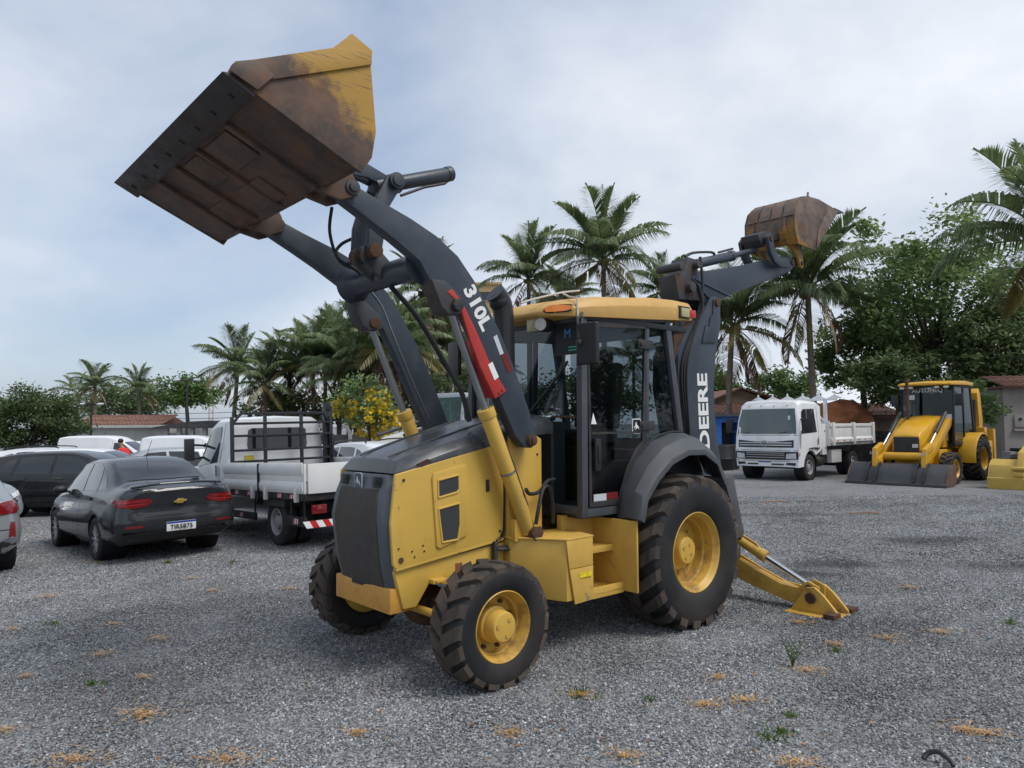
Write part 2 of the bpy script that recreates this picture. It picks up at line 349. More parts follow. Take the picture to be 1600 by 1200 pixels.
tag(stones('gravel', 2.6, 9.0, 4200, .0034, .0125, 3), 'loose grey crushed stones in the foreground of the lot', 'gravel', kind='stuff')
tag(stones('gravel', 9.0, 17.0, 900, .0075, .015, 9), 'loose grey crushed stones farther back around the parked vehicles', 'gravel', kind='stuff')
# ------------------------------------------------------------------ machine paints
YEL = mat('machine_yellow', (.56, .355, .07), .4, var=.08, vscale=2.5, dirt=(.24, .17, .08), damt=.6, dscale=2.2, dlo=.5, dhi=.8, streak=True, spec=.45, chips=(.13, .08, .05))
YEL2 = mat('machine_yellow_worn', (.53, .32, .055), .45, var=.1, dirt=(.12, .06, .03), damt=.85, dscale=4, dlo=.52, dhi=.7)
ROOFY = mat('roof_yellow_faded', (.55, .335, .1), .5, var=.08, vscale=3, dirt=(.3, .17, .06), damt=.5, dscale=3, chips=(.3, .2, .1))
CHAR = mat('charcoal_paint', (.037, .047, .063), .4, var=.14, vscale=4, dirt=(.1, .09, .08), damt=.35, dscale=4, dlo=.5, dhi=.8, spec=.5, chips=(.1, .075, .06), chipn=16)
CHARW = mat('charcoal_paint_worn', (.042, .045, .05), .5, var=.2, dirt=RUST, damt=.8, dscale=5, dlo=.5, dhi=.68)
HOODG = mat('hood_grey_plastic', (.06, .065, .072), .27, var=.12, dirt=(.2, .2, .2), damt=.4, dscale=3, dlo=.5, dhi=.75, spec=.5)
FENDG = mat('fender_grey_plastic', (.062, .068, .076), .5, var=.08, dirt=(.12, .11, .1), damt=.3, dscale=3)
GFR = mat('grille_frame_grey', (.075, .088, .104), .42, var=.1, dirt=(.12, .11, .1), damt=.3)
GRILL = mat('grille_mesh_dusty', (.05, .045, .04), .7, var=.2, vscale=14, dirt=(.1, .075, .045), damt=.6, dscale=2.5, streak=True, bump=.3, bscale=240)
BLACK = mat('black_plastic', (.017, .018, .02), .5, var=.15)
BLKM = mat('black_metal', (.022, .024, .027), .45, var=.2, dirt=MUD, damt=.4, dscale=5)
RUSTM = mat('rusty_steel', (.09, .042, .022), .75, var=.35, vscale=9, dirt=(.03, .02, .016), damt=.8, dscale=4, bump=.3)
TYRE = mat('tyre_rubber', (.010, .0108, .0125), .6, var=.2, vscale=5, dirt=(.07, .05, .036), damt=.35, dscale=2.4, bump=.15, bscale=50)
TREAD = mat('tyre_tread_dusty', (.036, .031, .027), .85, var=.25, dirt=(.11, .08, .058), damt=.75, dscale=3, dlo=.4, dhi=.65, bump=.25, bscale=40)
CHROME = mat('chrome_rod', (.62, .64, .66), .16, metal=1., var=.04)
ROD = mat('dull_rod', (.3, .31, .32), .32, metal=.8, var=.1)
REDP = mat('red_strut_paint', (.42, .035, .03), .4, var=.1, dirt=(.2, .03, .02), damt=.4)
DKRED = mat('dark_red_sticker', (.14, .012, .014), .5)
WHT = mat('white_print', (.75, .75, .74), .5, var=.04)
STK = mat('grey_sticker', (.5, .53, .56), .5, var=.05)
BLUE = mat('blue_print', (.05, .28, .62), .5)
GRN = mat('green_print', (.05, .45, .33), .5)
AMBER = mat('amber_lens', (.75, .2, .02), .25, var=.05, coat=.5)
LENSY = mat('yellowed_lens', (.42, .37, .2), .3, var=.1, coat=.3)
LENSC = mat('clear_lens', (.5, .48, .44), .2, var=.1, coat=.5)
REDL = mat('red_lens', (.5, .02, .02), .25, coat=.5)
GLS = glass('cab_glass', (.62, .66, .68))
HOSE = mat('rubber_hose', (.016, .016, .018), .55)
INTER = mat('cab_trim', (.03, .031, .033), .6)
SEATM = mat('seat_fabric', (.045, .043, .042), .8)
def grad_mat(name, base, paint, axis_fn):
    "bare worn steel where it digs, paint left where it does not (object space wear)"
    m = bpy.data.materials.new(name); m.use_nodes = True; N, L = m.node_tree.nodes, m.node_tree.links; b = N['Principled BSDF']
    b.inputs['Roughness'].default_value = .62; b.inputs['Specular IOR Level'].default_value = .35
    t = N.new('ShaderNodeTexCoord')
    def nz(sc, d=8, ro=.65):
        n = N.new('ShaderNodeTexNoise'); n.inputs['Scale'].default_value = sc; n.inputs['Detail'].default_value = d; n.inputs['Roughness'].default_value = ro; L.new(t.outputs['Object'], n.inputs[0]); return n.outputs[0]
    def mix(f, a, c):
        n = N.new('ShaderNodeMix'); n.data_type = 'RGBA'; L.new(f, n.inputs[0])
        for s, i in ((a, 6), (c, 7)):
            if isinstance(s, tuple): n.inputs[i].default_value = (*s, 1)
            else: L.new(s, n.inputs[i])
        return n.outputs[2]
    def rng(s, a, c):
        n = N.new('ShaderNodeMapRange'); n.inputs[1].default_value = a; n.inputs[2].default_value = c; L.new(s, n.inputs[0]); return n.outputs[0]
    steel = mix(rng(nz(3.2), .42, .62), base, (.066, .05, .043)); steel = mix(rng(nz(7), .5, .68), steel, (.16, .075, .038))
    d = N.new('ShaderNodeVectorMath'); d.operation = 'DOT_PRODUCT'; d.inputs[1].default_value = axis_fn[:3]; L.new(t.outputs['Object'], d.inputs[0])
    a = N.new('ShaderNodeMath'); a.operation = 'MULTIPLY_ADD'; a.inputs[1].default_value = 1.1; L.new(nz(5), a.inputs[0]); L.new(d.outputs['Value'], a.inputs[2])
    f = rng(a.outputs[0], axis_fn[3], axis_fn[3] + .22)
    for ang, sc in ((.7, 1.), (-.5, 1.3), (1.25, .8)):
        mp_ = N.new('ShaderNodeMapping'); mp_.inputs['Rotation'].default_value = (0, ang, 0); mp_.inputs['Scale'].default_value = (1.6 * sc, 2, 34 * sc); L.new(t.outputs['Object'], mp_.inputs[0])
        ns = N.new('ShaderNodeTexNoise'); ns.inputs['Scale'].default_value = 2.2; ns.inputs['Detail'].default_value = 2; L.new(mp_.outputs[0], ns.inputs[0])
        sr = N.new('ShaderNodeMapRange'); sr.inputs[1].default_value = .655; sr.inputs[2].default_value = .69; sr.inputs[3].default_value = 1; sr.inputs[4].default_value = .1; L.new(ns.outputs[0], sr.inputs[0])
        ml = N.new('ShaderNodeMath'); ml.operation = 'MULTIPLY'; L.new(f, ml.inputs[0]); L.new(sr.outputs[0], ml.inputs[1]); f = ml.outputs[0]
    L.new(mix(f, steel, paint), b.inputs['Base Color'])
    bp = N.new('ShaderNodeBump'); bp.inputs['Strength'].default_value = .25; bp.inputs['Distance'].default_value = .01; L.new(nz(18), bp.inputs['Height']); L.new(bp.outputs[0], b.inputs['Normal'])
    return m
BKT = grad_mat('bucket_worn_steel', (.16, .092, .062), (.38, .22, .045), (-.9, 0, 1.5, 2.74))
BKTU = grad_mat('bucket_underside_steel', (.13, .082, .06), (.2, .1, .02), (0, 0, 0, 9))
HBK = grad_mat('hoe_bucket_steel', (.17, .125, .1), (.34, .18, .04), (1.0, 0, -1.6, -9.4))
# ------------------------------------------------------------------ wheels
def tyre_mb(r, hw, rim, n, lug, bar=.5, slant=.22, side_bulge=1.0, nseg=64):
    mb = MB(); b = r - lug; t = b - rim
    half = [(rim - .012, .62), (rim, .80), (rim + t * .12, .90), (rim + t * .35, .985), (rim + t * .6, 1.0 * side_bulge), (rim + t * .8, .97), (rim + t * .93, .90), (b - .004, .76), (b, .4), (b + .004, 0)]
    prof = [(a, -hw * k) for a, k in half] + [(a, hw * k) for a, k in reversed(half[:-1])]
    mb.lathe(prof, n=nseg, closed=True)
    tr = MB()
    for s in (-1, 1):
        for i in range(n):
            a0 = 2 * math.pi * (i + (.5 if s > 0 else 0)) / n; da = math.pi / n * bar; rings = []
            for tt in (0, .3, .62, .86, 1.0, 1.06):
                y = s * hw * (min(tt, 1.0) * 1.0 - .03); a = a0 + slant * tt
                top = r - (0 if tt < .62 else lug * .25 if tt < .9 else lug * .9 if tt < 1.02 else lug * 2.3)
                base = b - (.012 if tt < .8 else t * .2)
                if tt > 1.02: base = b - t * .34; top = b - t * .26
                w = da * (1 + .15 * tt)
                def P(rr, ang): return Vector((rr * math.cos(ang), y, rr * math.sin(ang)))
                rings.append([P(base, a - w), P(top, a - w * .84), P(top, a + w * .84), P(base, a + w)])
            tr.loft(rings)
    return mb, tr
FT, FTL = tyre_mb(.415, .155, .225, 18, .026, .68, .22)
RT, RTL = tyre_mb(.655, .255, .325, 20, .042, .52, .28)
def rim_mb(rr, lip, depth, disc_r, back):
    mb = MB(); prof = [(rr * 1.035, lip), (rr * 1.05, lip + .008), (rr * 1.02, lip + .014), (rr * .985, lip + .004), (rr * .95, lip - .02), (rr * .9, lip - .035), (rr * .87, lip - depth * .55), (rr * .82, lip - depth * .6), (rr * .8, lip - depth * .95), (disc_r, lip - depth), (0.001, lip - depth), (0.001, back - .01), (rr * .9, back - .01), (rr * 1.03, back)]
    mb.lathe(prof, n=48, closed=True); return mb
def wheel(parent, name, x, y, z, side, front, rimm=None, hubm=None, sc=1.):
    rimm = rimm or YEL2; hubm = hubm or YEL
    T, TL = (FT, FTL) if front else (RT, RTL); hw, rr = (.155, .225) if front else (.255, .325)
    o = rim_mb(rr, hw * .8, .13 if front else .2, rr * .6, -hw * .8).build(name, rimm, parent, smooth=28)
    o.location = (x, y, z); o.scale = (sc,) * 3; o.rotation_euler = (0, 0 if not front else .3, 0 if side > 0 else math.pi)
    T.build('tyre', TYRE, o, smooth=40); TL.build('tread', TREAD, o, smooth=20)
    h = MB(); y0 = hw * .8 - (.13 if front else .2)
    if front: h.lathe([(.125, y0), (.12, y0 + .05), (.105, y0 + .055), (.1, y0 + .135), (.092, y0 + .15), (.001, y0 + .15)], n=28)
    else: h.lathe([(.17, y0), (.165, y0 + .03), (.12, y0 + .04), (.115, y0 + .1), (.105, y0 + .115), (.001, y0 + .115)], n=32)
    h = h.build('hub', hubm, o, bevel=.003, smooth=30)
    yy = y0 + (.15 if front else .115)
    for i in range(3 if front else 4):
        k = MB(); a = 2 * math.pi * i / (3 if front else 4) + .5; k.cyl((.06 * math.cos(a), yy - .002, .06 * math.sin(a)), (.06 * math.cos(a), yy + .006, .06 * math.sin(a)), .016, n=12)
        k.build('hub_plug', YEL2, h)
    nb = 8
    for i in range(nb):
        a = 2 * math.pi * i / nb; q = .155 if front else .2
        bmb = MB(); bmb.cyl((q * math.cos(a), y0 - .002, q * math.sin(a)), (q * math.cos(a), y0 + .03, q * math.sin(a)), .014, n=6); bmb.build('wheel_nut', RUSTM if front else YEL2, o, smooth=0)
    return o
# ------------------------------------------------------------------ the big backhoe loader
TR = empty('backhoe_loader', (.8644, 6.9952, 0), R(221.2013))
tag(TR, 'large yellow and charcoal backhoe loader in the foreground with front bucket raised high', 'backhoe loader')
for fx, fy, fz, fr in ((2.112, .872, .412, True), (0, .835, .65, False)):
    for s in (1, -1): wheel(TR, 'wheel', fx, s * fy, fz, s, fr)
# chassis and axle
mb = MB(); mb.side([(2.575, .745), (1.2, .875), (1.2, .55), (1.75, .53), (2.16, .6), (2.29, .62), (2.395, .48), (2.5, .48)], -.405, .405)
mb.b2(-1.0, 1.75, -.34, .34, .52, .85); mb.build('chassis', YEL, TR, bevel=.008)
mb = MB(); mb.side([(2.575, .748), (1.62, .858), (1.62, .878), (2.575, .768)], .39, .432); mb.build('flange', YEL, TR, bevel=.003)
mb = MB(); mb.b2(2.17, 2.29, .40, .46, .625, .655); mb.b2(2.2, 2.27, .455, .475, .63, .65); mb.build('tow_eye', YEL2, TR, bevel=.004)
mb = MB(); mb.b2(2.02, 2.2, -.72, .72, .34, .48); mb.ball((2.11, .1, .4), .17, 8, (1, 1.2, .9)); mb.cyl((2.11, -.74, .42), (2.11, .74, .42), .1); mb.b2(2.0, 2.22, .52, .7, .3, .54); mb.b2(2.0, 2.22, -.7, -.52, .3, .54)
mb.build('front_axle', RUSTM, TR, bevel=.012)
mb = MB(); mb.cyl((2.3, .2, .43), (2.3, .62, .43), .028); mb.build('steering_cylinder', YEL2, TR)
mb = MB(); mb.cyl((0, -.75, .65), (0, .75, .65), .15, n=24); mb.b2(-.25, .25, -.3, .3, .45, .9); mb.build('rear_axle', BLKM, TR, bevel=.01)
mb = MB(); pts = [(2.595, .452), (2.595, .622), (2.42, .622), (2.395, .58), (2.385, .46)]
mb.side(pts, -.385, .385); mb.build('front_bumper', mat('bumper_yellow', (.52, .27, .05), .45, var=.08, dirt=(.3, .1, .05), damt=.6, dscale=6, dlo=.52, dhi=.72), TR, bevel=.01)
mb = MB(); mb.b2(2.585, 2.6005, -.13, .02, .597, .6235); mb.build('bumper_notch', BLACK, TR)
# grille, nose and hood
mb = MB(); rings = []
for z, x, w in ((.60, 2.575, .375), (.80, 2.62, .40), (1.08, 2.65, .41), (1.25, 2.622, .395), (1.392, 2.575, .368)):
    rings.append([(x - .16, w, z), (x - .05, w, z), (x, w - .055, z), (x + .012, 0, z), (x, -w + .055, z), (x - .05, -w, z), (x - .16, -w, z)])
mb.loft(rings); grl = mb.build('grille', GFR, TR, bevel=.006)
mb = MB(); rings = []
for z, x, w in ((.605, 2.582, .28), (.80, 2.626, .29), (1.08, 2.656, .295), (1.25, 2.631, .265), (1.29, 2.62, .255)):
    rings.append([(x + .002, w, z), (x + .0145, 0, z), (x + .002, -w, z), (x - .05, -w, z), (x - .05, w, z)])
mb.loft(rings); mb.build('grille_screen', GRILL, grl)
for sy in (.23, -.23):
    for k in range(6):
        mb = MB(); mb.box((2.607 - k * .0005, sy, 1.375 - k * .013), (.03, .1, .006)); mb.build('vent_slot', BLACK, grl, smooth=0)
def deer_badge(parent, M, s, back, fore):
    "leaping deer in a rounded shield"
    def rr(w, hh, r): 
        out = []
        for cx, cy, a0 in ((w - r, hh - r, 0), (-w + r, hh - r, 90), (-w + r, -hh + r, 180), (w - r, -hh + r, 270)):
            out += [(cx + r * math.cos(R(a0 + a)), cy + r * math.sin(R(a0 + a))) for a in (0, 30, 60, 90)]
        return out
    def pl(pts, z0, z1): return [M @ Vector((x * s, y * s, z0)) for x, y in pts], M.to_3x3() @ Vector((0, 0, z1 - z0))
    o = MB(); o.prism(*pl(rr(.5, .56, .16), 0, .004)); ob = o.build('emblem', fore, parent)
    o = MB(); o.prism(*pl(rr(.44, .50, .13), .0042, .0055)); o.build('emblem_field', back, ob)
    d = [(-.34, -.05), (-.2, .02), (-.16, .16), (-.2, .3), (-.1, .2), (-.12, .34), (-.02, .22), (.0, .1), (.1, .04), (.22, -.06), (.34, -.3), (.24, -.22), (.3, -.36), (.14, -.16), (.0, -.12), (-.1, -.2), (-.26, -.26), (-.12, -.12), (-.16, -.04), (-.34, -.12)]
    o = MB(); o.prism(*pl(d, .006, .008)); o.build('emblem_deer', fore, ob); return ob
deer_badge(grl, frame((2.622, 0, 1.34), (0, 1, 0), (0, 0, 1)) @ Matrix.Rotation(0, 4, 'X'), .105, HOODG, STK)
mb = MB(); rings = []
rings.append([(2.562, .375, 1.402), (2.545, .36, 1.43), (2.512, .31, 1.486), (2.512, .16, 1.494), (2.512, 0, 1.497), (2.512, -.16, 1.494), (2.512, -.31, 1.486), (2.545, -.36, 1.43), (2.562, -.375, 1.402)])
for x, zb, zt, wb, wt, zc in ((2.40, 1.437, 1.53, .43, .34, 1.548), (2.1, 1.50, 1.61, .43, .375, 1.64), (1.6, 1.60, 1.735, .43, .385, 1.775), (1.25, 1.65, 1.78, .43, .39, 1.82), (1.08, 1.66, 1.79, .43, .39, 1.83)):
    rings.append([(x, wb, zb), (x, wb - .005, zt - .06), (x, wt, zt), (x, wt * .5, zc - .008), (x, 0, zc), (x, -wt * .5, zc - .008), (x, -wt, zt), (x, -wb + .005, zt - .06), (x, -wb, zb)])
mb.loft(rings); hood = mb.build('hood', HOODG, TR, bevel=.008, smooth=40)
for y in (.2, -.2):
    mb = MB(); mb.tube([(2.5, y, 1.512), (2.1, y * 1.05, 1.634), (1.6, y * 1.1, 1.77)], .006, 6); mb.build('hood_crease', HOODG, hood)
mb = MB(); mb.prism([(2.42, .4305, 1.465), (2.32, .4305, 1.50), (2.28, .4305, 1.478), (2.33, .4305, 1.468), (2.36, .4305, 1.447), (2.4, .4305, 1.455)], (0, .0015, 0)); mb.build('torn_trim', mat('torn_edge', (.05, .018, .018), .7), hood)
for s in (1, -1):
    out = [(2.585, 1.402), (2.622, 1.08), (2.602, .80), (2.585, .77), (2.555, .757), (1.72, .862), (1.655, .885), (1.625, .95), (1.608, 1.35), (1.603, 1.6), (1.72, 1.577)]
    if s < 0: out = [(min(x, 2.54), z) for x, z in out]
    mb = MB(); mb.side(out, s * .405, s * .432); pn = mb.build('side_panel', YEL, TR, bevel=.01, seg=3)
    if s < 0: continue
    ring = [(2.278, 1.395), (1.995, 1.45), (1.975, 1.42), (1.965, .96), (1.985, .93), (2.225, .862), (2.25, .88), (2.29, 1.36)]
    mb = MB(); mb.side(ring, .42, .447); fr = mb.build('vent_frame', YEL, pn, bevel=.008)
    o1 = [(2.243, 1.345), (2.06, 1.375), (2.055, 1.27), (2.075, 1.25), (2.24, 1.222)]; o2 = [(2.24, 1.143), (2.052, 1.172), (2.048, 1.02), (2.068, .912), (2.205, .905)]
    for q in (o1, o2):
        cx = sum(a for a, b in q) / len(q); cz = sum(b for a, b in q) / len(q)
        mb = MB(); mb.side(q, .438, .4475); c_ = mb.build('vent_opening', mat('vent_screen', (.035, .037, .04), .75, bump=.4, bscale=300), fr, smooth=0)
        n = len(q)
        bz = MB()
        for i in range(n):
            a, b = q[i], q[(i + 1) % n]; d = Vector((b[0] - a[0], 0, b[1] - a[1])); L_ = d.length
            bz.tube([(a[0], .447, a[1]), (b[0], .447, b[1])], .009, 6)
        bz.build('vent_lip', YEL, fr)
    for x, z, r in ((2.54, .82, .02), (2.56, .9, .006), (2.45, .87, .006), (2.43, .83, .006), (2.36, .9, .006), (2.35, .86, .006)):
        mb = MB(); mb.cyl((x, .43, z), (x, .438, z), r, n=14); mb.build('panel_bolt', RUSTM if r > .01 else BLACK, pn)
    mb = MB(); mb.b2(2.06, 2.0, .4055, .4085, .655, .735); mb.build('warning_sticker', mat('brown_sticker', (.2, .08, .04), .6, var=.4, vscale=40), TR)
mb = MB(); mb.tube([(1.62, .432, 1.34), (1.612, .432, .97), (1.64, .432, .88), (1.7, .432, .862)], .006, 6, 5); mb.build('panel_seal', BLACK, TR)
# handle near the step
mb = MB(); mb.b2(1.72, 1.55, .43, .46, .79, .82); mb.b2(1.70, 1.73, .42, .46, .62, .86); mb.b2(1.42, 1.46, .46, .5, .68, .8); mb.tube([(1.7, .45, .80), (1.44, .49, .78), (1.43, .49, .7), (1.52, .47, .63)], .014, 8); mb.build('grab_handle', BLKM, TR, bevel=.003)
mb = MB(); mb.box((1.78, .437, 1.28), (.03, .014, .09)); lt = mb.build('hood_latch', BLACK, TR, bevel=.006); mb = MB(); mb.box((1.78, .446, 1.29), (.014, .01, .05)); mb.build('latch_tab', BLKM, lt, bevel=.003)
for x, z in ((1.66, 1.52), (2.52, 1.36), (1.66, .93)): mb = MB(); mb.cyl((x, .43, z), (x, .4365, z), .011, n=10); mb.build('panel_bolt', BLKM, TR)
# loader towers
for s in (1, -1):
    mb = MB(); mb.side([(1.6, .85), (1.6, 1.5), (1.57, 1.66), (1.47, 1.7), (1.36, 1.68), (1.25, 1.62), (1.25, .86)], s * .39, s * .47)
    tw = mb.build('loader_tower', YEL, TR, bevel=.01)
    mb = MB(); mb.side([(1.6, .85), (1.6, 1.02), (1.42, 1.0), (1.38, .87)], s * .47, s * .54); mb.build('cylinder_bracket', YEL2, tw, bevel=.008)
    for x, z in ((1.58, 1.2), (1.58, 1.0), (1.3, 1.5), (1.56, 1.4), (1.29, 1.1)):
        mb = MB(); mb.cyl((x, s * .47, z), (x, s * .476, z), .009, n=10); mb.build('rivet', BLACK, tw)
# loader arms
ARM = [(3.07, 3.30), (2.831, 3.215), (2.574, 3.135), (2.363, 3.051), (2.175, 2.935), (2.025, 2.775), (1.915, 2.614), (1.784, 2.42), (1.647, 2.16), (1.507, 1.86), (1.42, 1.66), (1.425, 1.59), (1.48, 1.555), (1.55, 1.565), (1.64, 1.65), (1.82, 1.97), (2.02, 2.36), (2.12, 2.53), (2.19, 2.515), (2.27, 2.51), (2.335, 2.56), (2.42, 2.74), (2.50, 2.855), (2.704, 2.972), (2.883, 3.064), (3.09, 3.165), (3.135, 3.23)]
for s in (1, -1):
    mb = MB(); mb.side(ARM, s * .50, s * .60); arm = mb.build('loader_arm', CHAR, TR, bevel=.011)
    for (x, z, r, w) in ((3.04, 3.235, .05, .06), (1.49, 1.615, .042, .035), (2.22, 2.57, .042, .03)):
        mb = MB(); mb.cyl((x, s * .46, z), (x, s * (.60 + w), z), r, n=20); mb.cyl((x, s * (.60 + w), z), (x, s * (.615 + w), z), r * .6, n=16); mb.build('pivot_pin', CHARW if r > .045 else RUSTM, arm, bevel=.004)
    lower = [(2.42, 2.735), (2.335, 2.555), (2.27, 2.505), (2.19, 2.51), (2.12, 2.54), (2.16, 2.64), (2.3, 2.74)]
    mb = MB(); mb.side(lower, s * .475, s * .625); mb.build('cylinder_boss', CHARW, arm, bevel=.01)
    for off, yy in ((0, .6005),):
        mb = MB(); P = [(q[0], s * yy, q[1]) for q in ((2.44, 2.86), (2.3, 2.86), (2.15, 2.74), (2.03, 2.5), (1.86, 2.16), (1.66, 1.78))]
        if s < 0: mb.tube([(a, -.498, c) for a, b, c in P], .006, 6, 4); mb.build('brake_line', ROD, arm)
    # lift cylinder
    b0, b1 = Vector((1.468, s * .55, .915)), Vector((2.217, s * .55, 2.57)); d = (b1 - b0).normalized(); top = b0 + d * 1.02
    mb = MB(); mb.cyl(b0, top, .058, n=24); mb.cyl(top - d * .06, top + d * .01, .066, n=24); lc = mb.build('lift_cylinder', YEL, TR, bevel=.004)
    mb = MB(); mb.cyl(top - d * .3, b1, .029, n=16); mb.build('piston_rod', ROD, lc)
    mb = MB(); mb.cyl((b0.x, s * .45, b0.z), (b0.x, s * .64, b0.z), .045, n=18); mb.cyl((b0.x, s * .64, b0.z), (b0.x, s * .655, b0.z), .06, n=6); mb.build('base_pin', RUSTM, lc, bevel=.005)
    mb = MB(); q = b0 + d * .5; mb.cyl(q, q + d * .018, .061, n=24); mb.build('clamp_band', ROD, lc)
    mb = MB(); mb.tube([b0 + d * .98 + V(-.05, s * .03, -.03), b0 + d * .6 + V(-.06, s * .03, -.02), b0 + d * .25 + V(-.06, s * .03, -.02)], .012, 8); mb.build('hydraulic_pipe', BLKM, lc)
# red service lock on the near arm
RS = [(2.29, 2.68), (2.24, 2.69), (2.16, 2.62), (2.02, 2.40), (1.90, 2.175), (1.745, 1.985), (1.755, 1.95), (1.85, 1.93), (1.99, 2.165), (2.06, 2.4), (2.15, 2.57)]
RS = [(2.295, 2.66), (2.25, 2.685), (2.165, 2.61), (2.03, 2.40), (1.905, 2.175), (1.755, 1.985), (1.86, 1.925), (2.0, 2.15), (2.085, 2.33), (2.16, 2.52), (2.2, 2.6)]
mb = MB(); mb.side(RS, .606, .63); mb.side([(2.02, 2.36), (1.9, 2.15), (1.77, 1.97), (1.85, 1.93), (2.0, 2.16)], .48, .62); red = mb.build('service_lock', REDP, TR, bevel=.006)
mb = MB(); mb.side([(1.93, 2.17), (1.87, 2.06), (1.83, 2.085), (1.89, 2.195)], .6305, .632); mb.build('warning_sticker', WHT, red)
mb = MB(); mb.side([(1.78, 2.25), (1.72, 2.12), (1.67, 2.145), (1.73, 2.275)], .6008, .603); mb.build('red_tag', DKRED, red)
mb = MB(); mb.side([(1.855, 2.38), (1.79, 2.25), (1.755, 2.265), (1.82, 2.4)], .6008, .602); mb.build('grey_sticker', STK, red)
mb = MB(); mb.cyl((2.215, .62, 2.575), (2.215, .665, 2.575), .045, n=8); mb.build('lock_bolt', BLKM, red, bevel=.004)
for x, z in ((1.8, 1.985), (1.83, 1.965)): mb = MB(); mb.cyl((x, .62, z), (x, .634, z), .008, n=8); mb.build('rivet', BLACK, red)
# 310L lettering, running down the arm
d = Vector((-.16, 0, -.262)).normalized(); up = Vector((-d.z * -1, 0, d.x * -1))
up = Vector((-d.z, 0, d.x)); up = up if up.z > 0 else -up
M = frame((2.005, .6015, 2.582), d, up)
text_mb('310L', .152, M, .002, .006, sx=1.12).build('model_lettering', WHT, TR, smooth=0)
# cross tube, bell cranks, tilt cylinder
mb = MB(); mb.lathe([(.15, -.5), (.1, -.42), (.092, -.3), (.092, .3), (.1, .42), (.15, .5)], (2.4, 0, 2.86), n=28); ct = mb.build('cross_tube', CHAR, TR, smooth=50)
for s in (1, -1):
    mb = MB(); mb.side([(2.36, 2.9), (2.44, 2.78), (2.64, 2.93), (2.66, 3.02), (2.6, 3.06), (2.5, 3.02)], s * .05, s * .085); mb.build('crank_bracket', CHARW, ct, bevel=.006)
    mb = MB(); mb.side([(2.63, 2.99), (2.58, 2.94), (2.52, 2.98), (2.5, 3.1), (2.48, 3.3), (2.36, 3.5), (2.34, 3.56), (2.39, 3.61), (2.46, 3.59), (2.56, 3.4), (2.62, 3.2)], s * .09, s * .135); lv = mb.build('bell_crank', CHAR, TR, bevel=.008)
    mb = MB(); mb.cyl((2.575, s * .04, 3.0), (2.575, s * .16, 3.0), .055, n=18); mb.build('crank_pin', RUSTM, lv, bevel=.004)
    mb = MB(); mb.cyl((2.405, s * .06, 3.545), (2.405, s * .17, 3.545), .062, n=20); mb.cyl((2.405, s * .17, 3.545), (2.405, s * .185, 3.545), .045, n=20); mb.build('trunnion_pin', CHAR, lv, bevel=.004)
mb = MB(); a, b = V(2.36, 0, 3.565), V(1.80, 0, 3.775); dd = (b - a).normalized(); mb.cyl(a, b, .056, n=24); mb.cyl(b - dd * .05, b + dd * .005, .061, n=24); mb.cyl(a - dd * .16, a + dd * .06, .075, n=24); tc_ = mb.build('tilt_cylinder', CHAR, TR, bevel=.005)
mb = MB(); mb.tube([a + V(-.05, .06, -.09), a + dd * .3 + V(0, .03, -.075), a + dd * .52 + V(0, .02, -.075), b + V(.02, .0, -.06)], .011, 8); mb.build('hydraulic_pipe', BLKM, tc_)
mb = MB(); mb.cyl(a + dd * .03, a + dd * .045, .066, n=24); mb.build('clamp_band', ROD, tc_)
for s in (1, -1):
    mb = MB(); mb.side([(2.37, 3.5), (2.36, 3.58), (2.62, 3.66), (3.0, 3.66), (3.14, 3.62), (3.12, 3.52), (2.9, 3.54), (2.6, 3.55)], s * .03, s * .065); mb.build('tilt_link', CHAR, TR, bevel=.006)
for pts in ([(2.72, -.25, 3.38), (2.7, -.32, 3.2), (2.62, -.32, 3.0), (2.5, -.25, 2.92), (2.42, -.2, 2.8)], [(2.56, -.15, 3.16), (2.62, -.28, 3.12), (2.66, -.3, 3.04), (2.58, -.3, 2.98), (2.5, -.2, 2.96), (2.4, -.15, 2.76)]):
    mb = MB(); mb.tube(pts, .013, 8, 6); mb.build('hydraulic_hose', HOSE, TR)
mb = MB(); mb.tube([(2.42, .1, 2.76), (2.2, .12, 2.55), (1.95, .14, 2.2), (1.85, .2, 2.0), (1.8, .24, 1.76)], .02, 8, 6); mb.build('hydraulic_hose', HOSE, TR)
for pts in ([(1.56, .62, 1.25), (1.5, .6, 1.21), (1.38, .58, 1.22), (1.28, .56, 1.29), (1.18, .54, 1.3)], [(1.46, .62, .98), (1.44, .63, 1.1), (1.36, .6, 1.24), (1.27, .58, 1.24), (1.22, .56, 1.1), (1.2, .54, .96)]):
    mb = MB(); mb.tube(pts, .015, 8, 6); mb.build('hydraulic_hose', HOSE, TR)
# muffler
mb = MB(); mb.tube([(1.42, .22, 1.75), (1.42, .22, 2.2), (1.43, .22, 2.62), (1.46, .22, 2.74), (1.52, .22, 2.80)], .085, 16, 3); mb.ball((1.47, .22, 2.73), .088, 8); mb.build('exhaust_stack', mat('exhaust_black', (.02, .021, .023), .35, var=.2), TR, smooth=60)
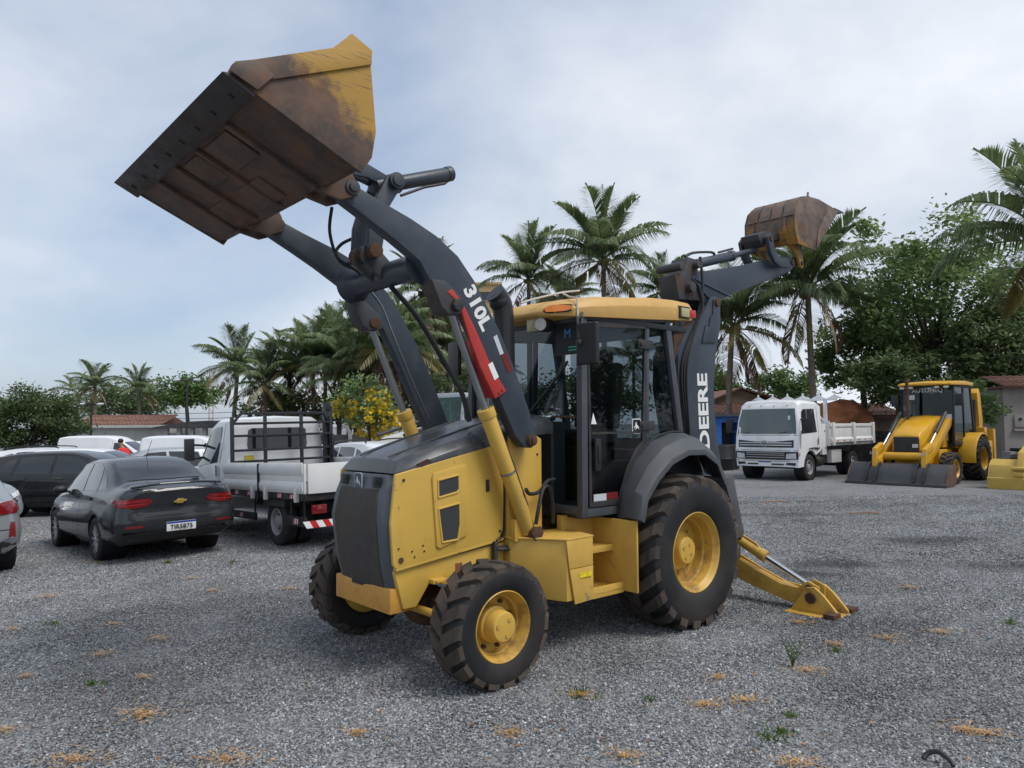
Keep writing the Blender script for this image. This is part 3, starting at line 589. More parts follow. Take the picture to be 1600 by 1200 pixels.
# ------------------------------------------------------------------ front bucket
HW = 1.09
SH = [(3.97, 3.507), (3.83, 3.447), (3.6, 3.34), (3.4, 3.25), (3.26, 3.19), (3.2, 3.21), (3.15, 3.32), (3.13, 3.43), (3.14, 3.6), (3.16, 3.8), (3.165, 3.9)]
inn = [(3.18, 3.9), (3.18, 3.8), (3.162, 3.6), (3.153, 3.43), (3.17, 3.33), (3.215, 3.235), (3.26, 3.213), (3.4, 3.273), (3.6, 3.363), (3.83, 3.47), (3.97, 3.52)]
mb = MB(); mb.side(SH + inn, -HW + .02, HW - .02); bk = mb.build('loader_bucket', BKTU, TR, bevel=.004)
SP = [(3.985, 3.504), (3.958, 3.563), (3.41, 3.831), (3.292, 3.957), (3.16, 3.902), (3.168, 3.801), (3.133, 3.428), (3.16, 3.27), (3.226, 3.168), (3.84, 3.444)]
for s in (1, -1):
    mb = MB(); mb.side(SP, s * (HW - .02), s * HW); mb.build('side_plate', BKT, bk, bevel=.003)
    mb = MB(); mb.side([(3.958, 3.563), (3.41, 3.829), (3.17, 3.89), (3.172, 3.81), (3.72, 3.555), (3.86, 3.49)], s * HW, s * (HW + .016)); mb.build('side_edge', BKT, bk, bevel=.005)
    mb = MB(); mb.side([(3.98, 3.508), (3.955, 3.565), (3.85, 3.61), (3.75, 3.555), (3.84, 3.452)], s * (HW + .0163), s * (HW + .03)); mb.build('side_cutter', BKTU, bk, bevel=.004)
    for yy in (.47, .63):
        mb = MB(); mb.side([(3.0, 3.19), (3.02, 3.29), (3.14, 3.5), (3.16, 3.3), (3.28, 3.17), (3.12, 3.14)], s * (yy - .018), s * (yy + .018)); mb.build('pin_lug', BKTU, bk, bevel=.006)
mb = MB(); mb.side([(4.012, 3.503), (3.85, 3.422), (3.84, 3.44), (3.97, 3.512)], -HW - .005, HW + .005); ce = mb.build('cutting_edge', mat('edge_steel', (.055, .05, .05), .5, metal=.3, var=.25, dirt=RUST, damt=.5, dscale=5), bk, bevel=.003)
for i in range(8):
    y = -.95 + i * 1.9 / 7; mb = MB(); nrm = V(.081, 0, -.162).normalized(); c = V(3.915, y, 3.452); mb.box(c, (.035, .03, .012), Matrix.Rotation(-math.atan2(.081, .162), 3, 'Y')); mb.build('edge_bolt', BLACK, ce, bevel=.003)
bd = V(-.66, 0, -.283).normalized()
def under(x0, x1, y0, y1, t, name, m):
    f = lambda x: 3.447 + (x - 3.83) * (3.447 - 3.19) / (3.83 - 3.26)
    mb = MB(); mb.prism([(x0, y0, f(x0) - .001), (x1, y0, f(x1) - .001), (x1, y1, f(x1) - .001), (x0, y1, f(x0) - .001)], (t * .4, 0, -t)); mb.build(name, m, bk, bevel=.004)
for y0, y1 in ((.62, .66), (-.66, -.62), (.12, .15), (-.28, -.25)): under(3.82, 3.28, y0, y1, .028, 'skid_bar', BKTU)
for x0, x1, y0, y1 in ((3.8, 3.6, .2, .56), (3.8, 3.6, -.2, .08), (3.5, 3.32, -.05, .3), (3.5, 3.3, -.6, -.32)): under(x0, x1, y0, y1, .014, 'wear_plate', BKTU)
mb = MB(); mb.side([(3.165, 3.88), (3.2, 3.9), (3.3, 3.95), (3.285, 3.965), (3.16, 3.91)], -HW + .02, HW - .02); mb.build('spill_guard', BKT, bk)
# ------------------------------------------------------------------ tool box and steps
STEP = mat('step_yellow', (.54, .335, .07), .5, var=.1, dirt=(.2, .16, .12), damt=.8, dscale=3.2, dlo=.6, dhi=.66, chips=(.12, .08, .06), chipn=14)
mb = MB(); pl = [(1.60, .40), (1.60, .48), (1.36, .845), (1.07, .83), (.95, .40)]
mb.loft([[(x, y, .45 if x > 1.5 else .42) for x, y in pl], [(x, y, .87) for x, y in pl]]); tb = mb.build('tool_box', STEP, TR, bevel=.008)
mb = MB(); mb.loft([[(x, y, .871) for x, y in ((1.61, .40), (1.61, .485), (1.362, .862), (1.06, .847), (.95, .4))], [(x, y, .884) for x, y in ((1.61, .40), (1.61, .485), (1.362, .862), (1.06, .847), (.95, .4))]]); mb.build('box_lid', STEP, tb, bevel=.004)
mb = MB(); mb.loft([[(1.375, .86, .87), (1.075, .848, .87), (1.075, .838, .87), (1.37, .848, .87)], [(1.345, .86, .66), (1.075, .848, .66), (1.075, .838, .66), (1.345, .848, .66)]]); mb.build('box_door', STEP, tb, bevel=.003)
mb = MB(); mb.loft([[(1.343, .862, .655), (1.075, .85, .655), (1.075, .838, .655), (1.343, .848, .655)], [(1.29, .862, .395), (1.075, .85, .40), (1.075, .838, .40), (1.29, .848, .395)]]); bl = mb.build('box_skirt', STEP, tb, bevel=.003)
mb = MB(); mb.box((1.17, .8605, .6), (.13, .003, .035)); mb.build('yellow_marking', mat('marker_yellow', (.7, .55, .02), .5, var=.3, vscale=30), bl)
mb = MB(); mb.b2(.694, 1.06, .50, .83, .415, .43); mb.b2(.694, 1.06, .80, .83, .39, .47); mb.build('lower_step', STEP, TR, bevel=.004)
for k in range(7): mb = MB(); mb.b2(.72 + k * .048, .74 + k * .048, .62, .8, .43, .437); mb.build('step_grip', STEP, tb, smooth=0)
mb = MB(); mb.b2(.694, 1.02, .50, .72, .735, .75); mb.b2(.694, 1.02, .70, .722, .71, .76); mb.build('upper_step', STEP, TR, bevel=.004)
mb = MB(); mb.b2(.672, .694, .40, .965, .40, .965); mb.b2(.3, .672, .40, .565, .42, .9); mb.build('step_bulkhead', STEP, TR, bevel=.006)
mb = MB(); mb.b2(.694, 1.06, .44, .50, .43, 1.0); mb.build('step_riser', STEP, TR, bevel=.004)
# ------------------------------------------------------------------ rear fenders
FI = [(.648, .97), (.60, 1.2), (.43, 1.43), (.21, 1.59), (-.05, 1.655), (-.25, 1.655), (-.46, 1.53), (-.62, 1.30)]
FO = [(.70, .975), (.645, 1.155), (.49, 1.31), (.289, 1.445), (.05, 1.515), (-.2, 1.51), (-.40, 1.41), (-.52, 1.22)]
for s in (1, -1):
    mb = MB(); rings = []
    for (xi, zi), (xo, zo) in zip(FI, FO):
        def inn(x, z, k): d = Vector((x, z - .6)); d = d * (1 - k / d.length); return d.x, d.y + .6
        xm, zm = xi * .35 + xo * .65, zi * .4 + zo * .6; ox, oz = inn(xo, zo, .05); ix, iz = inn(xi, zi, .035); mx_, mz_ = inn(xm, zm, -.035); px_, pz_ = inn(xo, zo, -.015)
        ux, uz = inn(xo, zo, .012)
        rings.append([(xi, s * .735, zi), (mx_, s * .92, mz_), (px_, s * .995, pz_), (xo, s * 1.02, zo), (ox, s * 1.022, oz), (ox, s * 1.005, oz), (ux, s * .99, uz), (ix, s * .735, iz)])
    mb.loft(rings); fd = mb.build('rear_fender', FENDG, TR, bevel=.004, smooth=40)
    mb = MB(); mb.side([(.62, .97), (.55, 1.2), (.38, 1.42), (.18, 1.56), (-.2, 1.63), (-.5, 1.5), (-.6, 1.2), (-.55, .9), (.45, .9)], s * .68, s * .725); mb.build('wheel_well', BLACK, fd)
    mb = MB(); mb.tube([(x * 1.002, s * .742, z * 1.002) for x, z in FI[:6]], .012, 6, 4); mb.build('edge_trim', BLACK, fd)
    mb = MB(); mb.side([(-.5, 1.25), (-.66, 1.25), (-.82, .72), (-.76, .66)], s * .62, s * 1.0); mb.build('mud_flap', FENDG, fd, bevel=.01)
# ------------------------------------------------------------------ cab
CF = mat('cab_frame_grey', (.055, .062, .072), .42, var=.1, dirt=(.1, .09, .08), damt=.25)
mb = MB()
for s in (1, -1):
    mb.side([(1.055, 2.62), (1.065, 1.02), (1.0, 1.02), (.985, 2.62)], s * .675, s * .735)             # A pillar
    mb.side([(.225, 2.66), (.255, 1.56), (.215, 1.56), (.185, 2.66)], s * .68, s * .73)               # B pillar
    mb.side([(-.03, 2.68), (-.225, 1.56), (-.295, 1.56), (-.105, 2.68)], s * .675, s * .735)          # C pillar
    mb.side([(1.06, 1.0), (1.06, 1.07), (.6, 1.07), (.6, 1.0)], s * .66, s * .73)                      # sill
    mb.side([(1.05, 2.57), (1.05, 2.63), (-.1, 2.70), (-.1, 2.64)], s * .67, s * .73)                  # roof rail
    mb.b2(1.0, 1.06, s * .36, s * .675, 1.02, 1.085)
mb.b2(.99, 1.05, -.675, .675, 2.56, 2.62); mb.b2(-.28, -.2, -.675, .675, 1.5, 1.6); mb.b2(-.09, -.03, -.675, .675, 2.6, 2.67)
cabf = mb.build('cab_frame', CF, TR, bevel=.007)
mb = MB(); mb.b2(-.25, 1.0, -.66, .66, .98, 1.05); mb.b2(-.3, .1, -.7, .7, 1.05, 1.5); mb.build('cab_floor', INTER, TR, bevel=.01)
mb = MB(); mb.b2(1.02, 1.03, -.68, .68, 1.81, 2.58); ws = mb.build('windshield', GLS, TR, smooth=0)
for s in (1, -1):
    mb = MB(); mb.b2(1.02, 1.03, s * .38, s * .675, 1.085, 1.79); mb.build('lower_front_window', GLS, TR, smooth=0)
    mb = MB(); mb.b2(1.012, 1.038, s * .36, s * .68, 1.79, 1.805); mb.build('window_seal', RUSTM, ws, smooth=0)
    mb = MB(); mb.side([(.16, 2.64), (.185, 1.6), (-.2, 1.6), (-.015, 2.66)], s * .70, s * .708); mb.build('rear_side_window', GLS, TR, smooth=0)
mb = MB(); mb.b2(-.26, -.25, -.66, .66, 1.6, 2.62); mb.build('rear_window', GLS, TR, smooth=0)
mb = MB(); mb.b2(1.0305, 1.034, .42, .672, 2.3, 2.56); mb.build('sun_strip', BLACK, ws, smooth=0)
text_mb('M', .105, frame((1.0365, .56, 2.47), (0, 1, 0), (0, 0, 1)), .001, .0).build('letter_sticker', BLUE, ws, smooth=0)
mb = MB()
for a, b in (((.575, 2.355), (.655, 2.37)), ((.575, 2.33), (.655, 2.335))): mb.box((1.036, (a[0] + b[0]) / 2, a[1] + .005), (.002, .09, .009))
mb.box((1.036, .66, 2.355), (.002, .01, .045)); mb.build('green_sticker', GRN, ws, smooth=0)
mb = MB(); mb.tube([(1.05, .1, 1.83), (1.055, .34, 2.02), (1.05, .56, 2.22)], .009, 6); mb.box((1.045, .45, 2.13), (.012, .02, .33), (-R(46), 0, 0)); mb.build('wiper', BLACK, ws)
for s in (1, -1):
    dr = [(.985, 2.56), (.24, 2.605), (.265, 1.58), (.36, 1.5), (.5, 1.33), (.62, 1.12), (.64, 1.075), (.985, 1.075)]
    def inset(P, k):
        cx = sum(a for a, b in P) / len(P); cz = sum(b for a, b in P) / len(P); return [(a + (cx - a) / math.hypot(cx - a, cz - b) * k, b + (cz - b) / math.hypot(cx - a, cz - b) * k) for a, b in P]
    ins = inset(dr, .05); n = len(dr); mb = MB()
    y0, y1 = s * .712, s * .738
    A = [(x, y0, z) for x, z in dr]; Bq = [(x, y0, z) for x, z in ins]; C_ = [(x, y1, z) for x, z in dr]; D_ = [(x, y1, z) for x, z in ins]
    mb.add(A + Bq + C_ + D_, [(i, (i + 1) % n, n + (i + 1) % n, n + i) for i in range(n)] + [(2 * n + i, 3 * n + i, 3 * n + (i + 1) % n, 2 * n + (i + 1) % n) for i in range(n)] + [(i, 2 * n + i, 2 * n + (i + 1) % n, (i + 1) % n) for i in range(n)] + [(n + i, n + (i + 1) % n, 3 * n + (i + 1) % n, 3 * n + i) for i in range(n)])
    door = mb.build('cab_door', BLKM, TR, bevel=.004)
    mb = MB(); mb.side(inset(dr, .04), s * .72, s * .727); mb.build('door_glass', GLS, door, smooth=0)
    mb = MB(); mb.b2(.29, .95, s * .728, s * .735, 1.655, 1.672); mb.build('glass_rail', BLKM, door)
    if s < 0: continue
    mb = MB(); mb.b2(.87, .935, .738, .765, 1.36, 1.62); mb.box((.9, .768, 1.5), (.035, .02, .14)); mb.build('door_handle', BLACK, door, bevel=.01)
    mb = MB(); mb.prism([(.95, .7285, 1.735), (.885, .7285, 1.735), (.925, .7285, 1.825)], (0, .002, 0)); mb.build('white_triangle', WHT, door)
    mb = MB(); mb.b2(.78, .93, .7285, .731, 1.12, 1.175); mb.build('white_sticker', STK, door); mb = MB(); mb.b2(.64, .78, .7285, .731, 1.125, 1.18); mb.build('red_sticker', DKRED, door)
    deer_badge(door, frame((.385, .7285, 1.655 + .06), (-1, 0, 0), (0, 0, 1)), .115, BLACK, WHT)
    for z in (2.42, 1.72):
        mb = MB(); mb.b2(.16, .36, .738, .75, z - .04, z + .04); mb.cyl((.33, .74, z), (.33, .765, z), .018, n=10); mb.build('door_hinge', BLKM, door, bevel=.006)
# interior
mb = MB(); mb.box((.05, .0, 2.0), (.13, .5, .62), (0, -.12, 0)); mb.box((.3, 0, 1.62), (.5, .5, .14)); mb.b2(.05, .5, -.2, .2, 1.05, 1.56); mb.box((0.0, 0, 2.36), (.09, .26, .16)); mb.build('operator_seat', SEATM, TR, bevel=.04, seg=3)
mb = MB(); mb.cyl((.93, 0, 1.3), (.72, 0, 1.78), .05); ring = [(.72 + .14 * math.cos(a) * .5, .19 * math.sin(a), 1.8 + .17 * math.cos(a) * .45) for a in [i * math.pi / 10 for i in range(21)]]; mb.tube(ring, .014, 8); mb.b2(.64, .8, -.012, .012, 1.77, 1.8); mb.build('steering_wheel', BLACK, TR)
mb = MB(); mb.b2(.82, 1.0, -.32, .32, 1.05, 1.76); mb.b2(.1, .55, -.62, -.42, 1.05, 1.7); mb.b2(.15, .6, .42, .5, 1.05, 1.42); mb.build('console', INTER, TR, bevel=.03)
for y, x in ((.36, .55), (-.4, .5), (-.46, .42)): mb = MB(); mb.cyl((x, y, 1.4), (x + .06, y, 1.85), .01); mb.ball((x + .06, y, 1.87), .028, 6); mb.build('control_lever', BLACK, TR)
# roof
mb = MB(); rings = []
for x, w, zb, zt, zc in ((1.235, .40, 2.625, 2.65, 2.66), (1.2, .58, 2.60, 2.675, 2.70), (1.12, .715, 2.59, 2.70, 2.74), (.98, .765, 2.592, 2.73, 2.785), (.6, .772, 2.615, 2.79, 2.85), (.2, .772, 2.64, 2.835, 2.885), (-.15, .772, 2.665, 2.85, 2.90), (-.36, .77, 2.68, 2.845, 2.89), (-.40, .765, 2.685, 2.838, 2.88)):
    rings.append([(x, w, zb), (x, w + .005, zb + (zt - zb) * .6), (x, w - .03, zt), (x, w * .6, zc - .012), (x, 0, zc), (x, -w * .6, zc - .012), (x, -w + .03, zt), (x, -w - .005, zb + (zt - zb) * .6), (x, -w, zb)])
mb.loft(rings); rf = mb.build('cab_roof', ROOFY, TR, bevel=.006, smooth=50)
mb = MB(); mb.b2(-.36, 1.0, -.74, .74, 2.57, 2.62); mb.build('roof_lining', BLACK, rf, bevel=.01)
mb = MB(); mb.b2(-.34, -.18, .76, .782, 2.69, 2.80); lm = mb.build('lamp_recess', BLACK, rf); mb = MB(); mb.b2(-.315, -.2, .775, .8, 2.70, 2.785); mb.build('work_lamp', LENSY, lm, bevel=.01)
mb = MB(); mb.b2(-.44, -.36, .72, .78, 2.71, 2.78); mb.build('tail_lamp', REDL, rf, bevel=.006)
rbv = bvh_of(rf)
def oval(cy, cz, a, b, n=20): return [(cy + a * math.copysign(abs(math.cos(t)) ** .7, math.cos(t)), cz + b * math.copysign(abs(math.sin(t)) ** .8, math.sin(t))) for t in [2 * math.pi * i / n for i in range(n)]]
decal('lamp_bezel', rbv, oval(.60, 2.658, .13, .034), 'F', BLACK, rf, .004, .05); decal('marker_lamp', rbv, oval(.595, 2.657, .105, .024), 'F', AMBER, rf, .014, .05)
mb = MB(); mb.cyl((1.1, .4, 2.555), (1.2, .42, 2.55), .062, n=20); lp = mb.build('work_lamp', BLKM, rf, bevel=.01); mb = MB(); mb.cyl((1.2, .42, 2.55), (1.207, .422, 2.55), .052, n=20); mb.build('lamp_lens', LENSC, lp)
mb = MB(); mb.b2(1.14, 1.2, .245, .375, 2.5, 2.61); mb.build('work_lamp', LENSY, rf, bevel=.012)
mb = MB(); mb.tube([(1.42, .42, 2.70), (1.25, .4, 2.755), (.95, .4, 2.84), (.72, .4, 2.885)], .009, 6, 4); mb.tube([(.93, .4, 2.84), (1.0, .55, 2.78), (1.09, .72, 2.74), (1.1, .74, 2.58)], .008, 6); mb.build('roof_rail', mat('pale_rail', (.5, .47, .42), .5), rf)
mb = MB(); mb.tube([(.7, .4, 2.88), (.66, .36, 2.92), (.62, .3, 2.92), (.6, .2, 2.9)], .016, 6, 3); mb.build('rail_end', BLKM, rf)
mb = MB(); mb.box((1.12, .86, 2.36), (.045, .2, .33), (0, 0, .12)); mr_ = mb.build('side_mirror', BLACK, TR, bevel=.02, seg=3); mb = MB(); mb.tube([(1.05, .74, 2.62), (1.13, .76, 2.56), (1.15, .8, 2.4)], .012, 8); mb.ball((1.15, .8, 2.37), .03, 6); mb.build('mirror_arm', BLKM, mr_)
mb = MB(); mb.box((1.12, -.86, 2.36), (.045, .2, .33), (0, 0, -.12)); mb.build('side_mirror', BLACK, TR, bevel=.02)
# ------------------------------------------------------------------ rear frame, stabilisers, boom
mb = MB(); mb.b2(-1.05, -.3, -.5, .5, .5, 1.0); mb.b2(-1.3, -1.0, -.55, .55, .35, 1.05); mb.build('rear_frame', BLKM, TR, bevel=.01)
STB = mat('stabiliser_yellow', (.52, .31, .055), .42, var=.1, dirt=(.22, .1, .03), damt=.6, dscale=5)
for s in (1, -1):
    for x0, x1 in ((-1.30, -1.275), (-1.185, -1.16)):
        mb = MB(); mb.front([(s * .42, .52), (s * .65, .44), (s * .9, .33), (s * 1.15, .24), (s * 1.32, .225), (s * 1.42, .30), (s * 1.52, .26), (s * 1.52, .12), (s * 1.4, .07), (s * 1.2, .09), (s * .9, .16), (s * .6, .25), (s * .42, .3)], x0, x1); mb.build('stabiliser_arm', STB, TR, bevel=.006)
    mb = MB(); mb.front([(s * .42, .5), (s * 1.1, .245), (s * 1.3, .21), (s * 1.3, .1), (s * 1.1, .11), (s * .42, .32)], -1.275, -1.185); mb.build('stabiliser_web', STB, TR)
    b0, b1 = V(-1.23, s * .35, .74), V(-1.23, s * 1.43, .235); d = (b1 - b0).normalized(); mb = MB(); mb.cyl(b0, b0 + d * .68, .05, n=20); mb.cyl(b0 + d * .62, b0 + d * .69, .057, n=20); sc = mb.build('stabiliser_cylinder', STB, TR, bevel=.004)
    mb = MB(); mb.cyl(b0 + d * .5, b1, .026, n=16); mb.build('piston_rod', CHROME, sc)
    mb = MB(); mb.tube([b0 + d * .1 + V(0, 0, .065), b0 + d * .58 + V(0, 0, .065), b0 + d * .62 + V(0, 0, .04)], .012, 6); mb.build('hydraulic_pipe', STB, sc)
    mb = MB(); mb.b2(-1.45, -1.01, s * 1.26, s * 1.72, .012, .035)
    for x0, x1 in ((-1.34, -1.31), (-1.15, -1.12)): mb.front([(s * 1.27, .035), (s * 1.42, .25), (s * 1.5, .26), (s * 1.58, .2), (s * 1.71, .06), (s * 1.71, .035)], x0, x1)
    ft = mb.build('stabiliser_foot', YEL2, TR, bevel=.006)
    mb = MB(); mb.cyl((-1.1, s * 1.47, .165), (-1.36, s * 1.47, .165), .036, n=18); mb.cyl((-1.095, s * 1.47, .165), (-1.11, s * 1.47, .165), .05, n=18); mb.build('foot_pin', RUSTM, ft, bevel=.004)
    mb = MB(); mb.cyl((-1.15, s * 1.43, .24), (-1.31, s * 1.43, .24), .03, n=14); mb.build('foot_pin', RUSTM, ft)
    for x in (-1.4, -1.06): mb = MB(); mb.b2(x - .07, x + .06, s * 1.63, s * 1.73, .034, .075); mb.build('foot_cleat', RUSTM, ft, bevel=.006)
mb = MB(); mb.b2(-1.5, -1.25, -.2, .2, .45, 1.05); mb.cyl((-1.42, 0, .35), (-1.42, 0, 1.15), .11, n=20); mb.build('swing_post', CHAR, TR, bevel=.01)
BOOM = [(-1.64, 3.13), (-1.72, 3.14), (-1.80, 3.06), (-1.80, 2.83), (-1.70, 2.5), (-1.645, 2.15), (-1.655, 1.8), (-1.70, 1.52), (-1.76, 1.25), (-1.72, 1.0), (-1.5, .85), (-1.35, .95), (-1.2, 1.3), (-1.08, 1.7), (-.99, 2.1), (-1.01, 2.45), (-1.22, 2.76), (-1.5, 2.96)]
bw = MB(); bw.side([(-1.7, 3.05), (-1.78, 2.85), (-1.68, 2.5), (-1.63, 2.15), (-1.64, 1.8), (-1.69, 1.5), (-1.7, 1.05), (-1.5, .95), (-1.4, 1.1), (-1.22, 1.6), (-1.15, 2.1), (-1.17, 2.45), (-1.36, 2.74), (-1.58, 2.93)], -.13, .13); boom = bw.build('boom', CHARW, TR, bevel=.01)
for s in (1, -1):
    mb = MB(); mb.side(BOOM, s * .132, s * .165); bp_ = mb.build('boom_plate', CHAR, boom, bevel=.005)
    mb = MB(); mb.side([(-1.66, 3.1), (-1.76, 3.09), (-1.76, 2.85), (-1.69, 2.62), (-1.42, 2.6), (-1.5, 2.8), (-1.56, 2.78), (-1.6, 2.9), (-1.64, 2.93)], s * .166, s * .18); mb.build('boom_doubler', CHAR, bp_, bevel=.005)
    mb = MB(); mb.cyl((-1.72, s * .1, 3.07), (-1.72, s * .2, 3.07), .045, n=16); mb.build('pivot_pin', RUSTM, bp_, bevel=.004)
text_mb('DEERE', .245, frame((-1.445, .1665, 1.86), (.03, 0, 1), (1, 0, -.03)), .001, .008, sx=1.18).build('lettering', WHT, boom, smooth=0)
mb = MB(); mb.cyl((-1.2, 0, 1.6), (-1.32, 0, 3.05), .06, n=20); bc = mb.build('boom_cylinder', BLKM, TR); mb = MB(); mb.side([(-1.0, 2.4), (-1.25, 2.76), (-1.5, 2.94), (-1.52, 2.9), (-1.28, 2.7), (-1.06, 2.38)], -.13, .13); mb.build('boom_cover', RUSTM, boom)
mb = MB(); mb.cyl((-1.05, .02, 2.75), (-1.22, .02, 3.14), .035, n=14); mb.build('piston_rod', CHROME, bc)
for k, yy in enumerate((.185, .2, .215)):
    mb = MB(); mb.tube([(-1.12, yy, 1.5), (-1.03 - k * .02, yy, 2.1), (-1.07 - k * .02, yy, 2.42), (-1.26, yy, 2.74), (-1.4, yy, 2.98), (-1.38, yy - .03, 3.2)], .013, 8, 4); mb.build('hydraulic_hose', HOSE, boom)
DIP = [(-1.25, 3.34), (-2.35, 3.585), (-3.45, 3.87), (-3.58, 3.86), (-3.62, 3.78), (-3.56, 3.70), (-3.32, 3.60), (-2.34, 3.285), (-1.91, 3.13), (-1.7, 3.0), (-1.51, 3.10), (-1.27, 3.09), (-1.14, 3.06), (-1.05, 3.30)]
mb = MB(); mb.side(DIP, -.105, .105); dip = mb.build('dipper', CHAR, TR, bevel=.01)
mb = MB(); mb.side([(-1.05, 3.3), (-1.12, 3.05), (-1.3, 3.06), (-1.52, 3.08), (-1.34, 3.33), (-1.45, 3.36), (-1.5, 3.52), (-1.3, 3.53), (-1.22, 3.36)], -.112, .112); dl = mb.build('dipper_lug', CHARW, dip, bevel=.01)
mb = MB(); mb.tube([(-1.34, .108, 3.31), (-1.7, .108, 3.1)], .014, 6); mb.tube([(-1.42, .108, 3.3), (-2.1, .108, 3.19)], .014, 6); mb.build('dipper_rib', CHAR, dip)
for x, z, r in ((-1.28, 3.19, .055), (-1.12, 3.4, .045), (-3.53, 3.79, .055), (-1.4, 3.45, .04)): mb = MB(); mb.cyl((x, -.155 if r == .045 else -.18, z), (x, .155 if r == .045 else .18, z), r, n=18); mb.build('pivot_pin', CHARW, dip, bevel=.004)
a, b = V(-1.4, 0, 3.46), V(-2.35, 0, 3.72); d = (b - a).normalized(); mb = MB(); mb.cyl(a, b, .055, n=20); mb.cyl(b - d * .08, b, .062, n=20); hc = mb.build('bucket_cylinder', CHAR, TR, bevel=.004)
mb = MB(); mb.cyl(b, V(-2.86, 0, 3.87), .034, n=14); mb.build('piston_rod', CHAR, hc)
mb = MB(); mb.tube([(-1.35, .03, 3.55), (-1.5, .03, 3.62), (-1.85, .03, 3.68), (-1.92, .03, 3.66)], .016, 6, 3); mb.tube([(-2.0, .03, 3.7), (-2.3, .03, 3.79)], .014, 6); mb.build('hydraulic_pipe', BLKM, hc)
mb = MB(); mb.tube([(-1.47, .14, 3.55), (-1.47, .165, 3.3), (-1.44, .17, 3.1), (-1.35, .16, 2.85), (-1.3, .12, 2.65)], .016, 8, 4); mb.build('hydraulic_hose', HOSE, dip)
for s in (1, -1):
    mb = MB(); mb.side([(-2.80, 3.98), (-2.86, 4.04), (-2.93, 4.0), (-2.96, 3.86), (-3.08, 3.77), (-3.3, 3.80), (-3.44, 3.80), (-3.44, 3.71), (-3.3, 3.67), (-3.1, 3.66), (-2.95, 3.70), (-2.86, 3.80)], s * .16, s * .205); lk = mb.build('bucket_link', CHAR, TR, bevel=.008)
    mb = MB(); mb.cyl((-2.87, s * .1, 3.98), (-2.87, s * .22, 3.98), .035, n=14); mb.cyl((-3.38, s * .1, 3.75), (-3.38, s * .22, 3.75), .035, n=14); mb.build('link_pin', RUSTM, lk)
mb = MB(); mb.side([(-2.75, 3.95), (-2.72, 4.02), (-2.95, 4.1), (-3.3, 4.12), (-3.34, 4.05), (-2.95, 3.97), (-2.85, 3.88)], -.12, .12); mb.build('guide_link', CHARW, TR, bevel=.008)
# hoe bucket
BO = [(-3.28, 3.95), (-3.2, 4.12), (-3.2, 4.3), (-3.27, 4.45), (-3.4, 4.55), (-3.62, 4.605), (-3.85, 4.62), (-4.2, 4.59), (-4.38, 4.565)]
BI = [(-4.37, 4.55), (-4.2, 4.57), (-3.85, 4.6), (-3.62, 4.585), (-3.41, 4.53), (-3.29, 4.44), (-3.222, 4.3), (-3.222, 4.13), (-3.3, 3.96)]
mb = MB(); mb.side(BO + BI, -.33, .33); hb_ = mb.build('hoe_bucket', HBK, TR, smooth=50)
for s in (1, -1):
    mb = MB(); mb.side(BO + [(-4.3, 4.5), (-4.05, 4.28), (-3.73, 3.93)], s * .32, s * .345); mb.build('side_plate', HBK, hb_, bevel=.003)
    mb = MB(); mb.side([(-4.36, 4.56), (-4.1, 4.56), (-3.78, 4.2), (-3.72, 3.95), (-4.05, 4.26), (-4.3, 4.49)], s * .346, s * .36); mb.build('side_cutter', HBK, hb_, bevel=.003)
    mb = MB(); mb.side([(-3.2, 4.33), (-3.165, 4.12), (-3.25, 3.97), (-3.46, 3.84), (-3.53, 3.72), (-3.59, 3.70), (-3.62, 3.76), (-3.58, 3.9), (-3.56, 4.02), (-3.4, 4.12), (-3.28, 4.28)], s * .20, s * .235); er = mb.build('bucket_ear', HBK, hb_, bevel=.005)
    for x, z in ((-3.56, 3.76), (-3.3, 4.02), (-3.27, 4.12)): mb = MB(); mb.cyl((x, s * .19, z), (x, s * .25, z), .026, n=12); mb.build('ear_pin', BLACK, er)
for i in range(4):
    y0 = -.3 + i * .165; mb = MB(); P = [(-3.185, 4.3), (-3.255, 4.46), (-3.39, 4.565), (-3.62, 4.622), (-3.62, 4.606), (-3.4, 4.55), (-3.27, 4.45), (-3.2, 4.3)]; mb.side(P, y0, y0 + .14); mb.build('wear_strip', HBK, hb_)
for i in range(5):
    y0 = -.30 + i * .15; mb = MB(); mb.loft([[(-4.3, y0 - .035, 4.60), (-4.3, y0 + .035, 4.60), (-4.3, y0 + .035, 4.545), (-4.3, y0 - .035, 4.545)], [(-4.48, y0 - .03, 4.60), (-4.48, y0 + .03, 4.60), (-4.48, y0 + .03, 4.55), (-4.48, y0 - .03, 4.55)], [(-4.62, y0 - .018, 4.60), (-4.62, y0 + .018, 4.60), (-4.62, y0 + .018, 4.59), (-4.62, y0 - .018, 4.59)]]); mb.build('tooth', BLKM, hb_, bevel=.003)
